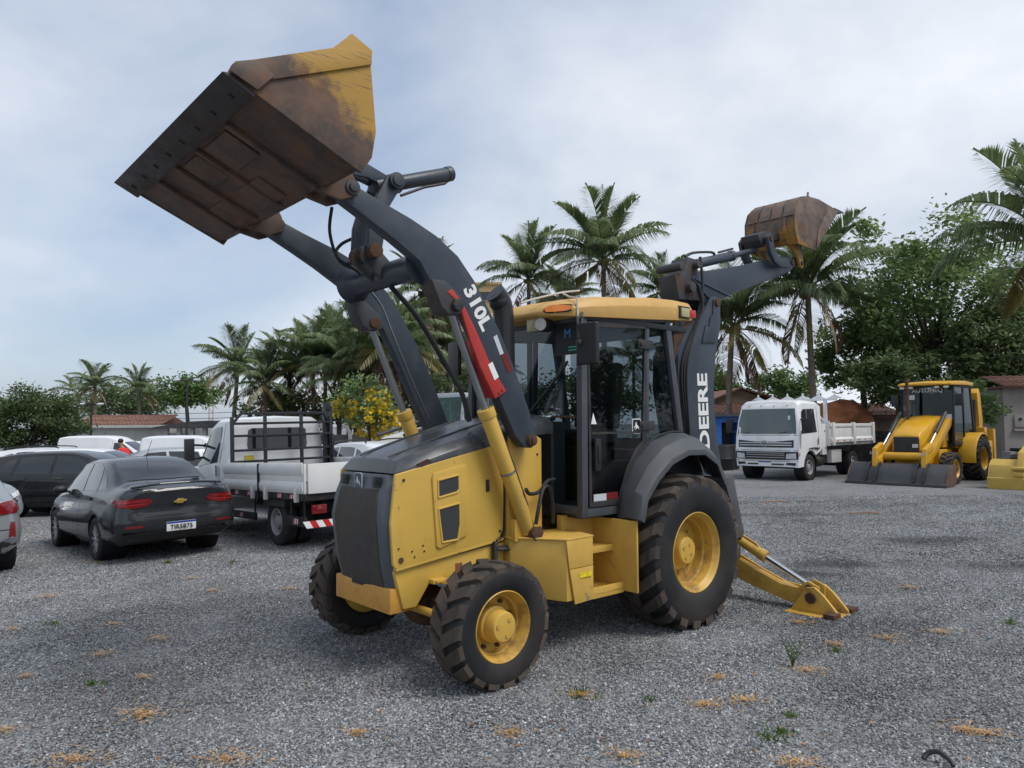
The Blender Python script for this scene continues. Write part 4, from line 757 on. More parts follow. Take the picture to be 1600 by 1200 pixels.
# ------------------------------------------------------------------ road vehicles
def place(o, x, y, hd, wb=2.6, tr=1.5, dz=0):
    "stands a vehicle (origin under its rear axle) on the sloping lot"
    f = Vector((math.cos(hd), math.sin(hd), 0)); l = Vector((-f.y, f.x, 0)); p = Vector((x, y, 0))
    q = lambda v: Vector((v.x, v.y, gz(v.x, v.y)))
    a, b, c, d = q(p + l * tr / 2), q(p - l * tr / 2), q(p + f * wb + l * tr / 2), q(p + f * wb - l * tr / 2)
    fx = ((c + d) - (a + b)).normalized(); ly = ((a + c) - (b + d)); ly = (ly - fx * ly.dot(fx)).normalized(); up = fx.cross(ly)
    M = Matrix((fx, ly, up)).transposed().to_4x4(); M.translation = (a + b) / 2 + Vector((0, 0, dz)); o.matrix_world = M
def interp(rows, x):
    if x <= rows[0][0]: return rows[0][1:]
    for i in range(len(rows) - 1):
        if rows[i][0] <= x <= rows[i + 1][0]:
            a, b, c, d = rows[max(i - 1, 0)], rows[i], rows[i + 1], rows[min(i + 2, len(rows) - 1)]; t = (x - b[0]) / (c[0] - b[0])
            out = []
            for k in range(1, len(b)):
                m0 = (c[k] - a[k]) / (c[0] - a[0]) * (c[0] - b[0]) if c[0] != a[0] else 0; m1 = (d[k] - b[k]) / (d[0] - b[0]) * (c[0] - b[0]) if d[0] != b[0] else 0
                if (c[k] - b[k]) * m0 <= 0: m0 = 0
                if (c[k] - b[k]) * m1 <= 0: m1 = 0
                out.append((2 * t ** 3 - 3 * t * t + 1) * b[k] + (t ** 3 - 2 * t * t + t) * m0 + (-2 * t ** 3 + 3 * t * t) * c[k] + (t ** 3 - t * t) * m1)
            return out
    return rows[-1][1:]
def car_body(rows, n=46, tail=None):
    "rows: x, z_bottom, z_waist, z_belt, z_top, w_bottom, w_waist, w_belt, w_top, crown"
    x0, x1 = rows[0][0], rows[-1][0]; xs = sorted(set([x0 + (x1 - x0) * i / n for i in range(n + 1)] + [r[0] for r in rows]))
    def sec(x, k=1., dx=0.):
        zb, zw, zl, zt, wb, ww, wl, wt, cr = interp(rows, x)
        P = [(wb * .9, zb), (wb, zb + .05), (ww * .975, zb + (zw - zb) * .4), (ww * .995, zb + (zw - zb) * .75), (ww, zw), (ww * .8 + wl * .2, zw * .7 + zl * .3), (ww * .55 + wl * .45, zw * .4 + zl * .6), (ww * .45 + wl * .55, zw * .22 + zl * .78), (wl, zl), (wl * .55 + wt * .45, zl * .5 + zt * .5), (wt + .012, zt - .035), (wt - .05, zt), (wt * .5, zt + cr * .8), (0, zt + cr)]
        wgt = max(0, 1 - (x - x0) / .3)
        def tl(z):
            if not tail or wgt <= 0: return 0
            for (za, da), (zb_, db) in zip(tail, tail[1:]):
                if za <= z <= zb_: return (da + (db - da) * (z - za) / (zb_ - za)) * wgt
            return tail[0][1] * wgt if z < tail[0][0] else tail[-1][1] * wgt
        H = [Vector((x + dx + tl(z), y * k, z)) for y, z in P]
        return H + [Vector((q.x, -q.y, q.z)) for q in reversed(H[:-1])]
    ks = (0, .3, .55, .75, .88, .96); rings = [sec(x0, k, -.055 * math.sqrt(1 - k ** 3)) for k in ks] + [sec(x) for x in xs] + [sec(x1, k, .055 * math.sqrt(1 - k ** 3)) for k in reversed(ks)]
    mb = MB(); mb.loft(rings, cap=False); n_ = len(rings[0]); mb.f += [(j * n_ + n_ - 1, j * n_, (j + 1) * n_, (j + 1) * n_ + n_ - 1) for j in range(len(rings) - 1)][:0]; return mb
CARTY = mat('car_tyre', (.018, .018, .019), .75, var=.2, dirt=(.07, .06, .05), damt=.4, dscale=6)
ALLOY = mat('alloy_rim', (.5, .51, .53), .3, metal=.7, var=.06); DKRIM = mat('black_rim', (.03, .03, .032), .4)
CGL = mat('dark_car_glass', (.02, .024, .028), .04, var=.02, spec=.7, coat=.3); CGL2 = mat('green_car_glass', (.03, .05, .05), .04, var=.02, spec=.7, coat=.3)
TAIL = mat('tail_lamp_red', (.16, .008, .01), .12, var=.1, coat=.8); HEAD = mat('head_lamp', (.55, .57, .6), .1, var=.2, vscale=12, coat=.8)
SEAM = mat('panel_seam', (.008, .008, .009), .6); PLASTIC = mat('bumper_plastic', (.022, .023, .025), .6, dirt=DUST, damt=.3)
PLATE = mat('plate_white', (.72, .72, .71), .4, var=.02); PLBLUE = mat('plate_blue', (.02, .06, .3), .4); PLTXT = mat('plate_text', (.02, .02, .022), .5)
def car_wheel(parent, x, y, r, w, rimm, spokes=10, name='wheel'):
    s = 1 if y > 0 else -1; rr = r * .66
    mb = MB(); mb.lathe([(rr * 1.02, s * w * .46), (rr * 1.0, s * w * .5), (rr * .93, s * w * .46), (rr * .9, s * w * .2), (rr * .2, s * w * .18), (.001, s * w * .2), (.001, -s * w * .3), (rr, -s * w * .4)], n=28, closed=True); o = mb.build(name, rimm if spokes == 0 else DKRIM, parent, smooth=35); o.location = (x, y, r)
    mb = MB(); mb.lathe([(rr, -w * .44), (rr * 1.06, -w * .5), (r * .93, -w * .5), (r * .985, -w * .42), (r, -w * .25), (r, w * .25), (r * .985, w * .42), (r * .93, w * .5), (rr * 1.06, w * .5), (rr, w * .44)], n=36, closed=True); mb.build('tyre', CARTY, o, smooth=50)
    for i in range(spokes):
        a = 2 * math.pi * i / spokes; mb = MB(); d = Vector((math.cos(a), 0, math.sin(a))); t = Vector((-d.z, 0, d.x))
        q = [d * rr * .12 + t * rr * .06, d * rr * .12 - t * rr * .06, d * rr * .95 - t * rr * .085, d * rr * .95 + t * rr * .085]
        mb.prism([v + Vector((0, s * w * .34, 0)) for v in q], (0, s * w * .12, 0)); mb.build('spoke', rimm, o, bevel=.004)
    if spokes:
        mb = MB(); mb.cyl((0, s * w * .3, 0), (0, s * w * .5, 0), rr * .18, n=14); mb.build('hub_cap', rimm, o, bevel=.004)
    return o
def liner(parent, x, y, r, m=SEAM):
    s = 1 if y > 0 else -1; mb = MB(); mb.lathe([(r * 1.1, 0), (r * 1.1, -s * .3), (.01, -s * .3), (.01, -s * .295), (r * 1.085, -s * .295), (r * 1.085, 0)], (x, y, r), n=30, closed=True); return mb.build('wheel_liner', m, parent)
def make_car(name, rows, paint, wheels, arches, rimm=ALLOY, spokes=10, wr=.315, ww=.2, track=.745, tail=None):
    t = empty(name); b = car_body(rows, 46, tail).build('body', paint, t, smooth=27)
    cs = []
    for x in arches:
        for s in (1, -1):
            c = MB(); c.cyl((x, s * .55, wr), (x, s * 1.2, wr), wr * 1.13, n=36); cs.append(c.build('arch', paint))
    full = bvh_of(b); cut(b, cs)
    for x in wheels:
        for s in (1, -1): car_wheel(t, x, s * track, wr, ww, rimm, spokes); liner(t, x, s * (track + .07), wr)
    return t, b, full
def seam(bv, P, axis, parent, w=.008, name='seam'):
    for i in range(len(P) - 1):
        a, b = Vector(P[i]), Vector(P[i + 1]); d = (b - a).normalized(); n = Vector((-d.y, d.x)) * w / 2
        decal(name, bv, [a + n, a - n, b - n, b + n], axis, SEAM, parent, .002, .12)
def mirror(parent, x, y, z, m):
    s = 1 if y > 0 else -1; mb = MB(); mb.ball((x, y + s * .1, z), .1, 7, (.7, 1.05, .68)); mb.box((x + .02, y, z - .04), (.06, .12, .03)); return mb.build('side_mirror', m, parent, smooth=60)
def place_plate(parent, bv, y, z, w, hgt, txt, axis='B'):
    p = decal('number_plate', bv, [(y - w / 2, z - hgt / 2), (y + w / 2, z - hgt / 2), (y + w / 2, z + hgt / 2), (y - w / 2, z + hgt / 2)], axis, PLATE, parent, .012, .3)
    return p
# --- dark grey sedan
SED = [(0.0, .40, .60, .90, 1.02, .62, .76, .70, .58, .012), (.10, .30, .58, .95, 1.07, .72, .835, .745, .60, .014), (.35, .24, .58, .97, 1.085, .76, .86, .765, .61, .016), (.60, .21, .58, .975, 1.115, .77, .865, .775, .60, .018), (1.0, .2, .57, .975, 1.30, .78, .866, .78, .575, .022), (1.4, .19, .56, .97, 1.425, .78, .866, .785, .565, .025), (1.9, .18, .56, .955, 1.455, .78, .866, .785, .57, .025), (2.4, .18, .56, .945, 1.44, .78, .866, .785, .57, .025), (2.85, .18, .56, .935, 1.36, .78, .866, .785, .575, .025), (3.2, .18, .56, .925, 1.19, .78, .866, .78, .60, .025), (3.5, .18, .56, .91, 1.0, .78, .862, .77, .66, .025), (3.9, .18, .54, .84, .92, .77, .85, .745, .65, .03), (4.2, .2, .5, .74, .83, .74, .80, .69, .6, .03), (4.38, .24, .47, .62, .70, .66, .70, .6, .5, .03), (4.44, .3, .45, .55, .62, .55, .6, .5, .4, .02)]
def shift(rows, dx): return [(r[0] - dx,) + tuple(r[1:]) for r in rows]
SEDP = mat('sedan_graphite_paint', (.013, .0155, .02), .5, var=.05, spec=.2, coat=1., dirt=DUST, damt=.05, dscale=2)
sd_, sb, bv = make_car('sedan_car', shift(SED, 1.0), SEDP, (0, 2.6), (0, 2.6), ALLOY, 10, .315, .2, .75, ((.3, .10), (.42, .02), (.5, -.02), (.6, -.02), (.68, .015), (.8, .025), (.93, .0), (1.0, -.02), (1.05, .02)))
tag(sd_, 'dark grey four-door sedan with rear number plate, parked left of the flatbed truck', 'car')
decal('rear_window', bv, [(-.36, -.58), (.28, -.5), (.36, -.3), (.38, 0), (.36, .3), (.28, .5), (-.36, .58), (-.4, 0)], 'T', CGL, sd_, .006)
decal('windscreen', bv, [(1.72, -.5), (2.42, -.58), (2.42, .58), (1.72, .5)], 'T', CGL, sd_, .006)
for ax in 'LR':
    decal('door_window', bv, [(.98, .99), (1.98, .965), (1.86, 1.13), (1.58, 1.33), (1.4, 1.385), (1.05, 1.39)], ax, CGL, sd_, .005)
    decal('door_window', bv, [(.93, .99), (.2, 1.0), (.24, 1.15), (.42, 1.34), (.6, 1.385), (.98, 1.39)], ax, CGL, sd_, .005)
    decal('quarter_window', bv, [(.15, 1.0), (-.2, 1.02), (.02, 1.16), (.3, 1.3), (.19, 1.15)], ax, CGL, sd_, .005)
    seam(bv, [(.95, 1.4), (.96, .9), (.94, .4), (.92, .25)], ax, sd_); seam(bv, [(2.0, .95), (2.05, .7), (2.02, .3)], ax, sd_); seam(bv, [(.18, 1.0), (.2, .8), (.36, .5), (.42, .3)], ax, sd_)
    seam(bv, [(-.45, .84), (.2, .86), (2.3, .82)], ax, sd_, .006, 'body_crease')
    for x in (.3, 1.1): decal('door_handle', bv, [(x, .865), (x + .2, .865), (x + .2, .9), (x, .9)], ax, SEDP, sd_, .025, .3)
decal('tail_lamp', bv, [(.80, .80), (.78, .90), (.42, .90), (.36, .855), (.44, .79), (.6, .765)], 'B', TAIL, sd_, .01, .05)
decal('tail_lamp', bv, [(-.80, .80), (-.78, .90), (-.42, .90), (-.36, .855), (-.44, .79), (-.6, .765)], 'B', TAIL, sd_, .01, .05)
for ax in 'LR': decal('lamp_wrap', bv, [(-.985, .78), (-.70, .86), (-.66, .90), (-.985, .90)], ax, TAIL, sd_, .008, .05)
LST = mat('tail_lamp_bright', (.4, .02, .02), .12, coat=.8)
for s in (1, -1):
    for za, zb_ in ((.845, .868), (.80, .82)): decal('lamp_strip', bv, [(s * .78, za), (s * .46, zb_), (s * .46, zb_ + .012), (s * .78, za + .014)], 'B', LST, sd_, .016, .06)
decal('bumper_reflector', bv, [(.5, .5), (.72, .5), (.72, .535), (.5, .535)], 'B', TAIL, sd_, .006); decal('bumper_reflector', bv, [(-.5, .5), (-.72, .5), (-.72, .535), (-.5, .535)], 'B', TAIL, sd_, .006)
decal('lower_bumper', bv, [(-.7, .3), (.7, .3), (.74, .42), (.45, .44), (.3, .42), (-.3, .42), (-.45, .44), (-.74, .42)], 'B', PLASTIC, sd_, .006)
seam(bv, [(-.84, .70), (-.5, .60), (.5, .60), (.84, .70)], 'B', sd_, .009, 'bumper_seam')
seam(bv, [(.62, .92), (.55, .66), (.48, .62), (-.48, .62), (-.55, .66), (-.62, .92)], 'B', sd_, .01, 'boot_seam')
mb = MB(); mb.box((-1.088, 0, .485), (.02, .40, .13), (0, -.08, 0)); pl_ = mb.build('number_plate', PLATE, sd_, bevel=.004)
mb = MB(); mb.box((-1.1005, 0, .535), (.004, .396, .028), (0, -.08, 0)); mb.build('plate_band', PLBLUE, pl_)
text_mb('TIR5B75', .088, frame((-1.1045, 0, .473), (0, -1, 0), (.08, 0, 1)), .003, .001, sx=1.0).build('plate_lettering', PLTXT, pl_, smooth=0)
GOLD = mat('gold_emblem', (.6, .42, .12), .3, metal=.7)
mb = MB(); P = [(-.09, -.018), (-.045, -.018), (-.055, -.032), (.035, -.032), (.045, -.018), (.09, .0), (.09, .018), (.045, .018), (.055, .032), (-.035, .032), (-.045, .018), (-.09, 0)]; mb.prism([(-1.05, -y, .83 + z) for y, z in P], (-.012, 0, 0)); mb.build('emblem', GOLD, sd_, bevel=.004)
text_mb('ONIX', .04, frame((-1.035, .52, .665), (0, -1, 0), (0, 0, 1)), .002).build('model_lettering', CHROME, sd_, smooth=0)
text_mb('PLUS', .03, frame((-1.035, -.55, .93), (0, -1, 0), (0, 0, 1)), .002).build('model_lettering', CHROME, sd_, smooth=0)
mb = MB(); mb.tube([(-.93, -.62, 1.055), (-1.02, -.3, 1.085), (-1.035, 0, 1.09), (-1.02, .3, 1.085), (-.93, .62, 1.055)], .016, 8, 4); mb.build('boot_lip', SEDP, sd_)
mirror(sd_, 1.9, .80, .99, BLACK); mirror(sd_, 1.9, -.80, .99, BLACK)
mb = MB(); mb.tube([(.5, 0, 1.44), (.32, 0, 1.62), (.2, 0, 1.72)], .004, 5); mb.b2(.46, .54, -.02, .02, 1.43, 1.46); mb.build('roof_antenna', BLACK, sd_)
place(sd_, -5.45, 11.25, R(133))
# --- black crossover, side on
SUV = [(0.0, .42, .65, .92, 1.05, .64, .76, .70, .56, .01), (.10, .32, .62, .98, 1.2, .74, .85, .78, .56, .014), (.3, .26, .6, 1.0, 1.42, .78, .87, .79, .56, .016), (.6, .24, .6, 1.01, 1.50, .79, .875, .79, .58, .018), (1.0, .23, .6, 1.005, 1.545, .79, .875, .79, .59, .02), (1.6, .22, .6, .99, 1.56, .79, .875, .79, .6, .02), (2.2, .22, .6, .975, 1.54, .79, .875, .79, .6, .02), (2.65, .22, .6, .965, 1.42, .79, .875, .79, .6, .02), (2.95, .22, .6, .96, 1.24, .79, .875, .79, .62, .02), (3.2, .22, .6, .95, 1.07, .79, .87, .78, .66, .02), (3.7, .23, .58, .88, .98, .78, .86, .76, .66, .03), (4.0, .26, .52, .76, .88, .74, .8, .7, .6, .03), (4.15, .32, .48, .62, .72, .6, .66, .58, .48, .02)]
def crossover(name, paint, rimm, spokes, glassm=CGL, rails=None, label=None, cladding=True):
    t, b, bv = make_car(name, shift(SUV, .85), paint, (0, 2.56), (0, 2.56), rimm, spokes, .335, .21, .76)
    decal('windscreen', bv, [(1.68, -.52), (2.3, -.6), (2.3, .6), (1.68, .52)], 'T', glassm, t, .006)
    decal('rear_window', bv, [(.58, 1.08), (.5, 1.42), (-.5, 1.42), (-.58, 1.08)], 'B', glassm, t, .008)
    for ax in 'LR':
        decal('door_window', bv, [(.98, 1.02), (2.1, .99), (1.78, 1.26), (1.5, 1.44), (1.04, 1.47)], ax, glassm, t)
        decal('door_window', bv, [(.9, 1.02), (.08, 1.035), (.2, 1.44), (.4, 1.46), (.97, 1.47)], ax, glassm, t)
        decal('quarter_window', bv, [(.0, 1.05), (-.36, 1.12), (-.12, 1.36), (.1, 1.42)], ax, glassm, t)
        seam(bv, [(.94, 1.48), (.95, .9), (.93, .3)], ax, t); seam(bv, [(2.1, .97), (2.13, .6), (2.1, .3)], ax, t); seam(bv, [(.05, 1.04), (.1, .8), (.38, .5)], ax, t); seam(bv, [(-.7, .93), (2.3, .89)], ax, t, .006, 'body_crease')
        for x in (.15, 1.05): decal('door_handle', bv, [(x, .9), (x + .2, .9), (x + .2, .935), (x, .935)], ax, paint, t, .025, .3)
        if cladding: decal('sill_cladding', bv, [(.4, .26), (2.1, .26), (2.1, .36), (.4, .36)], ax, PLASTIC, t, .012)
        decal('head_lamp', bv, [(2.85, .72), (3.2, .68), (3.15, .8), (2.8, .86)], ax, HEAD, t, .008)
        decal('tail_lamp', bv, [(-.86, .85), (-.5, .93), (-.55, 1.0), (-.84, 1.0)], ax, TAIL, t, .008)
    for s in (1, -1):
        decal('tail_lamp', bv, [(s * .8, .86), (s * .45, .88), (s * .45, .95), (s * .8, 1.0)], 'B', TAIL, t, .01, .06)
        decal('head_lamp', bv, [(s * .62, .72), (s * .35, .68), (s * .38, .76), (s * .64, .82)], 'F', HEAD, t, .01, .06)
        mirror(t, 1.95, s * .83, 1.02, paint)
        if rails: mb = MB(); mb.tube([(-.2, s * .56, 1.53), (-.1, s * .57, 1.60), (.6, s * .59, 1.62), (1.3, s * .59, 1.6), (1.4, s * .58, 1.55)], .018, 6, 2); mb.build('roof_rail', rails, t)
    decal('grille', bv, [(-.45, .5), (.45, .5), (.5, .68), (-.5, .68)], 'F', BLACK, t, .008)
    tag(t, label, 'car'); return t
BLKP = mat('car_black_paint', (.006, .007, .009), .5, var=.05, spec=.2, coat=1., dirt=DUST, damt=.1)
WHP = mat('car_white_paint', (.72, .73, .74), .3, var=.03, coat=.6, dirt=DUST, damt=.15)
SILP = mat('car_silver_paint', (.36, .38, .40), .28, metal=.5, var=.04, coat=.8)
c1 = crossover('crossover_car', BLKP, DKRIM, 5, label='black crossover car seen side on behind the dark grey sedan'); place(c1, -12.25, 18.55, R(4))
c2 = crossover('crossover_car', WHP, DKRIM, 5, rails=BLACK, label='white crossover with black roof rails just behind the black car'); place(c2, -15.6, 23.2, R(6))
c3 = crossover('crossover_car', WHP, DKRIM, 5, rails=None, label='white car whose plain roof shows over the black car, between it and the vans'); place(c3, -13.6, 21.6, R(5))
c4 = crossover('crossover_car', SILP, DKRIM, 5, label='silver car nose with head lamp at the left edge, behind the cut-off car'); place(c4, -13.75, 15.6, R(-12))
# --- silver hatchback cut off by the left edge
HAT = [(0.0, .40, .62, .92, 1.02, .62, .77, .70, .56, .012), (.08, .3, .6, .96, 1.08, .72, .84, .76, .58, .014), (.3, .26, .58, .99, 1.3, .76, .86, .775, .58, .016), (.7, .22, .58, .99, 1.44, .77, .862, .78, .58, .02)] + SED[5:-1]
HAT = [r if r[0] < 1 else (r[0] - .45,) + tuple(r[1:]) for r in HAT]
h_, hb2, bv = make_car('hatchback_car', shift(HAT, .75), SILP, (0, 2.45), (0, 2.45), DKRIM, 5, .31, .2, .75)
tag(h_, 'silver hatchback cut off by the left edge, red tail lamp beside the sedan', 'car')
for s, ax in ((1, 'L'), (-1, 'R')):
    decal('tail_lamp', bv, [(s * .82, .82), (s * .8, .98), (s * .5, .95), (s * .3, .90), (s * .3, .83), (s * .6, .80)], 'B', TAIL, h_, .012, .05); decal('lamp_wrap', bv, [(-.74, .82), (-.45, .95), (-.5, 1.0), (-.74, .97)], ax, TAIL, h_, .008, .05)
    decal('bumper_reflector', bv, [(s * .68, .5), (s * .76, .5), (s * .75, .7), (s * .7, .7)], 'B', TAIL, h_, .008)
    decal('door_window', bv, [(.1, 1.02), (1.3, .98), (1.0, 1.3), (.4, 1.38)], ax, CGL, h_)
decal('lower_bumper', bv, [(-.76, .3), (.76, .3), (.78, .42), (.3, .48), (-.3, .48), (-.78, .42)], 'B', PLASTIC, h_, .008); decal('rear_window', bv, [(.56, 1.08), (.5, 1.34), (-.5, 1.34), (-.56, 1.08)], 'B', CGL, h_, .008)
seam(bv, [(.6, 1.0), (.55, .72), (-.55, .72), (-.6, 1.0)], 'B', h_, .01, 'boot_seam'); seam(bv, [(-.8, .6), (.8, .6)], 'B', h_, .012, 'bumper_crease')
place(h_, -7.66, 9.78, R(133))
# --- small white box vans and other white cars farther back
VAN = [(0.0, .45, .7, 1.1, 1.72, .68, .80, .79, .66, .02), (.06, .36, .66, 1.1, 1.82, .74, .835, .82, .70, .03), (.5, .3, .65, 1.1, 1.86, .76, .84, .82, .72, .04), (1.3, .28, .65, 1.1, 1.86, .77, .84, .82, .72, .04), (1.9, .27, .64, 1.08, 1.83, .77, .84, .8, .68, .03), (2.3, .26, .63, 1.04, 1.66, .77, .835, .78, .6, .025), (2.9, .26, .62, 1.0, 1.3, .77, .83, .76, .6, .02), (3.2, .26, .6, .97, 1.08, .76, .82, .74, .62, .02), (3.7, .28, .56, .86, .96, .72, .79, .69, .58, .02), (3.88, .34, .5, .66, .78, .6, .66, .56, .46, .02)]
def van(label, x, y, hd):
    t, b, bv = make_car('panel_van', shift(VAN, .75), WHP, (0, 2.5), (0, 2.5), DKRIM, 0, .3, .19, .74)
    for ax in 'LR':
        decal('door_window', bv, [(1.3, 1.12), (2.2, 1.06), (1.9, 1.35), (1.6, 1.6), (1.32, 1.62)], ax, CGL, t); seam(bv, [(1.26, 1.7), (1.26, .35)], ax, t)
        decal('tail_lamp', bv, [(-.75, .95), (-.55, .95), (-.5, 1.15), (-.55, 1.4), (-.75, 1.4)], ax, BLACK, t, .008); decal('tail_lamp', bv, [(-.75, .98), (-.62, .98), (-.62, 1.2), (-.75, 1.2)], ax, TAIL, t, .014)
    decal('windscreen', bv, [(1.62, -.52), (2.2, -.6), (2.2, .6), (1.62, .52)], 'T', CGL, t, .006); seam(bv, [(0, .5), (0, 1.8)], 'B', t)
    mirror(t, 2.0, .82, 1.15, BLACK); mirror(t, 2.0, -.82, 1.15, BLACK)
    tag(t, label, 'van', 'white panel vans at the back of the lot'); place(t, x, y, hd); return t
van('small white panel van behind the black car, leftmost of the white vans', -16.6, 28.5, R(4)); van('small white panel van with black and red tail lamp right of the person in red', -12.0, 25.6, R(8)); van('white van roof showing just behind the tail-lamp van', -10.9, 29.5, R(6))
c5 = crossover('crossover_car', WHP, DKRIM, 5, label='small white car with black mirror beside the person in red'); place(c5, -17.2, 34, R(200))
c6 = crossover('crossover_car', SILP, DKRIM, 5, label='pale car half hidden between sedan roof and flatbed cab'); place(c6, -9.1, 21.5, R(-150))
c7 = crossover('crossover_car', WHP, DKRIM, 5, rails=BLACK, label='white car with roof rails left of its twin, behind the flatbed side board'); place(c7, -4.9, 17.6, R(128))
c8 = crossover('crossover_car', WHP, DKRIM, 5, rails=BLACK, label='white car nearest the loader hood, behind the flatbed tail'); place(c8, -2.9, 16.8, R(128))
# ------------------------------------------------------------------ trucks
TWH = mat('truck_white', (.72, .735, .75), .35, var=.04, vscale=3, coat=.4, dirt=(.4, .37, .32), damt=.3, dscale=3, streak=True)
BODW = mat('bed_white', (.66, .66, .65), .5, var=.06, dirt=(.3, .27, .23), damt=.25, dscale=3)
FRM = mat('chassis_black', (.014, .014, .015), .6, dirt=DUST, damt=.35, dscale=5); RACK = mat('rack_black', (.016, .018, .021), .4, var=.1)
STRW = mat('reflector_white', (.75, .75, .75), .4); STRR = mat('reflector_red', (.5, .02, .02), .4)
SRIM = mat('steel_rim', (.33, .33, .34), .5, metal=.3, var=.15, dirt=RUST, damt=.4)
def truck_wheel(parent, x, y, r, w):
    s = 1 if y > 0 else -1; mb = MB(); rr = r * .56
    mb.lathe([(rr * 1.03, s * w * .46), (rr, s * w * .5), (rr * .92, s * w * .44), (rr * .86, s * w * .15), (rr * .5, s * w * .1), (rr * .42, s * w * .42), (rr * .3, s * w * .46), (.001, s * w * .46), (.001, -s * w * .3), (rr, -s * w * .4)], n=32, closed=True); o = mb.build('wheel', SRIM, parent, smooth=35); o.location = (x, y, r)
    mb = MB(); mb.lathe([(rr, -w * .44), (rr * 1.08, -w * .5), (r * .92, -w * .5), (r * .985, -w * .42), (r, -w * .3), (r, w * .3), (r * .985, w * .42), (r * .92, w * .5), (rr * 1.08, w * .5), (rr, w * .44)], n=40, closed=True); mb.build('tyre', CARTY, o, smooth=50)
    for i in range(6): a = i * math.pi / 3; mb = MB(); mb.cyl((rr * .62 * math.cos(a), s * w * .1, rr * .62 * math.sin(a)), (rr * .62 * math.cos(a), s * w * .2, rr * .62 * math.sin(a)), rr * .07, n=6); mb.build('wheel_nut', BLKM, o)
    return o
def stripes(parent, c, w, hgt, n, axis, name='reflector'):
    "a strip of red and white warning stripes, standing 2 mm proud"
    mb = MB(); c = Vector(c); ux = {'x': Vector((1, 0, 0)), 'y': Vector((0, 1, 0))}[axis]; nn = Vector((0, 0, 1)).cross(ux)
    mb.prism([c - ux * w / 2 + V(0, 0, -hgt / 2), c + ux * w / 2 + V(0, 0, -hgt / 2), c + ux * w / 2 + V(0, 0, hgt / 2), c - ux * w / 2 + V(0, 0, hgt / 2)], nn * .004); o = mb.build(name, STRW, parent)
    for i in range(n):
        a = c + ux * (-w / 2 + w * (i + .1) / n); b = w / n * .5; sk = ux * hgt * .35; q = [a, a + ux * b, a + ux * b + sk * 1, a + sk]
        q = [q[0] + V(0, 0, -hgt / 2), q[1] + V(0, 0, -hgt / 2), q[2] + V(0, 0, hgt / 2), q[3] + V(0, 0, hgt / 2)]
        for k in (1,): m2 = MB(); m2.prism([p + nn * .0045 for p in q], nn * .002); m2.prism([p - nn * .0025 for p in q], nn * .002); m2.build('stripe', STRR, o)
    return o
# flatbed truck, seen from its rear left
FB = empty('flatbed_truck'); tag(FB, 'white flatbed truck with black rack behind the cab, left of the big loader', 'truck')
for y in (.86, .60, -.60, -.86): truck_wheel(FB, 0, y, .37, .21)
for y in (.82, -.82): truck_wheel(FB, 3.4, y, .37, .22)
mb = MB(); mb.b2(-1.15, 4.0, .28, .4, .5, .68); mb.b2(-1.15, 4.0, -.4, -.28, .5, .68); mb.cyl((0, -.8, .37), (0, .8, .37), .1); mb.b2(.9, 1.5, -.6, -.3, .4, .66); mb.b2(-1.1, 2.0, -.28, .28, .5, .64); mb.build('chassis', FRM, FB, bevel=.01)
mb = MB(); mb.b2(-1.2, 2.05, -1.03, 1.03, .74, .86); mb.build('bed_floor', FRM, FB, bevel=.008)
def board(x0, x1, y, s):
    mb = MB(); mb.b2(x0, x1, y - .018, y + .018, .845, 1.275)
    for z in (.9, 1.09, 1.24): mb.b2(x0, x1, y + s * .018, y + s * .034, z - .045, z + .045) if False else None
    o = mb.build('side_board', BODW, FB, bevel=.006)
    for z, hh in ((.935, .085), (1.2, .1)):
        m2 = MB(); m2.prism([(x0 + .02, y + s * .018, z - hh), (x0 + .02, y + s * .042, z - hh * .45), (x0 + .02, y + s * .042, z + hh * .45), (x0 + .02, y + s * .018, z + hh)], (x1 - x0 - .04, 0, 0)); m2.build('board_rib', BODW, o, bevel=.004)
    return o
for s in (1, -1):
    for x0, x1 in ((-1.2, .42), (.45, 2.04)):
        o = board(x0, x1, s * 1.03, s)
        for x in (x0 + .25, x1 - .25): mb = MB(); mb.b2(x - .03, x + .03, s * 1.03 + s * .01 - .012, s * 1.03 + s * .055, .72, .92); mb.build('board_hinge', BODW, o, bevel=.004)
    mb = MB(); mb.b2(.42, .45, s * 1.06 - .02, s * 1.06 + .02, .74, 1.28); mb.build('bed_post', RACK, FB)
    for x in (-.75, -.3, .9, 1.45, 1.85): stripes(FB, (x, s * 1.035 if s > 0 else s * 1.031, .795), .13, .06, 2, 'x')
    mb = MB(); mb.b2(.75, 2.0, s * .98 - .02, s * .98 + .02, .36, .48); mb.b2(.8, .84, s * .96, s * .98, .4, .8); mb.b2(1.9, 1.94, s * .96, s * .98, .4, .8); gd = mb.build('side_guard', FRM, FB, bevel=.006); stripes(gd, (1.35, s * 1.002 if s > 0 else s * 1.0, .42), .12, .06, 2, 'x')
    mb = MB(); mb.b2(-1.1, -.48, s * .98 - .02, s * .98 + .02, .36, .5); mb.b2(-.6, -.56, s * .96, s * .98, .4, .8); mb.b2(-1.05, -1.01, s * .96, s * .98, .4, .8); gd = mb.build('side_guard', FRM, FB, bevel=.006); stripes(gd, (-.8, s * 1.002 if s > 0 else s * 1.0, .43), .14, .08, 2, 'x')
    mb = MB(); mb.prism([(-.42, s * 1.0, .62), (-.4, s * 1.0, .78), (.4, s * 1.0, .78), (.42, s * 1.0, .62)], (0, -s * .5, 0)); mb.build('mudguard', FRM, FB)
    mb = MB(); mb.b2(-1.24, -1.2, s * .72, s * .95, .55, .68); mb.build('tail_lamp', TAIL, FB, bevel=.01)
mb = MB(); mb.b2(-1.24, -1.2, -1.0, 1.0, .845, 1.275); mb.build('tailgate', BODW, FB, bevel=.006)
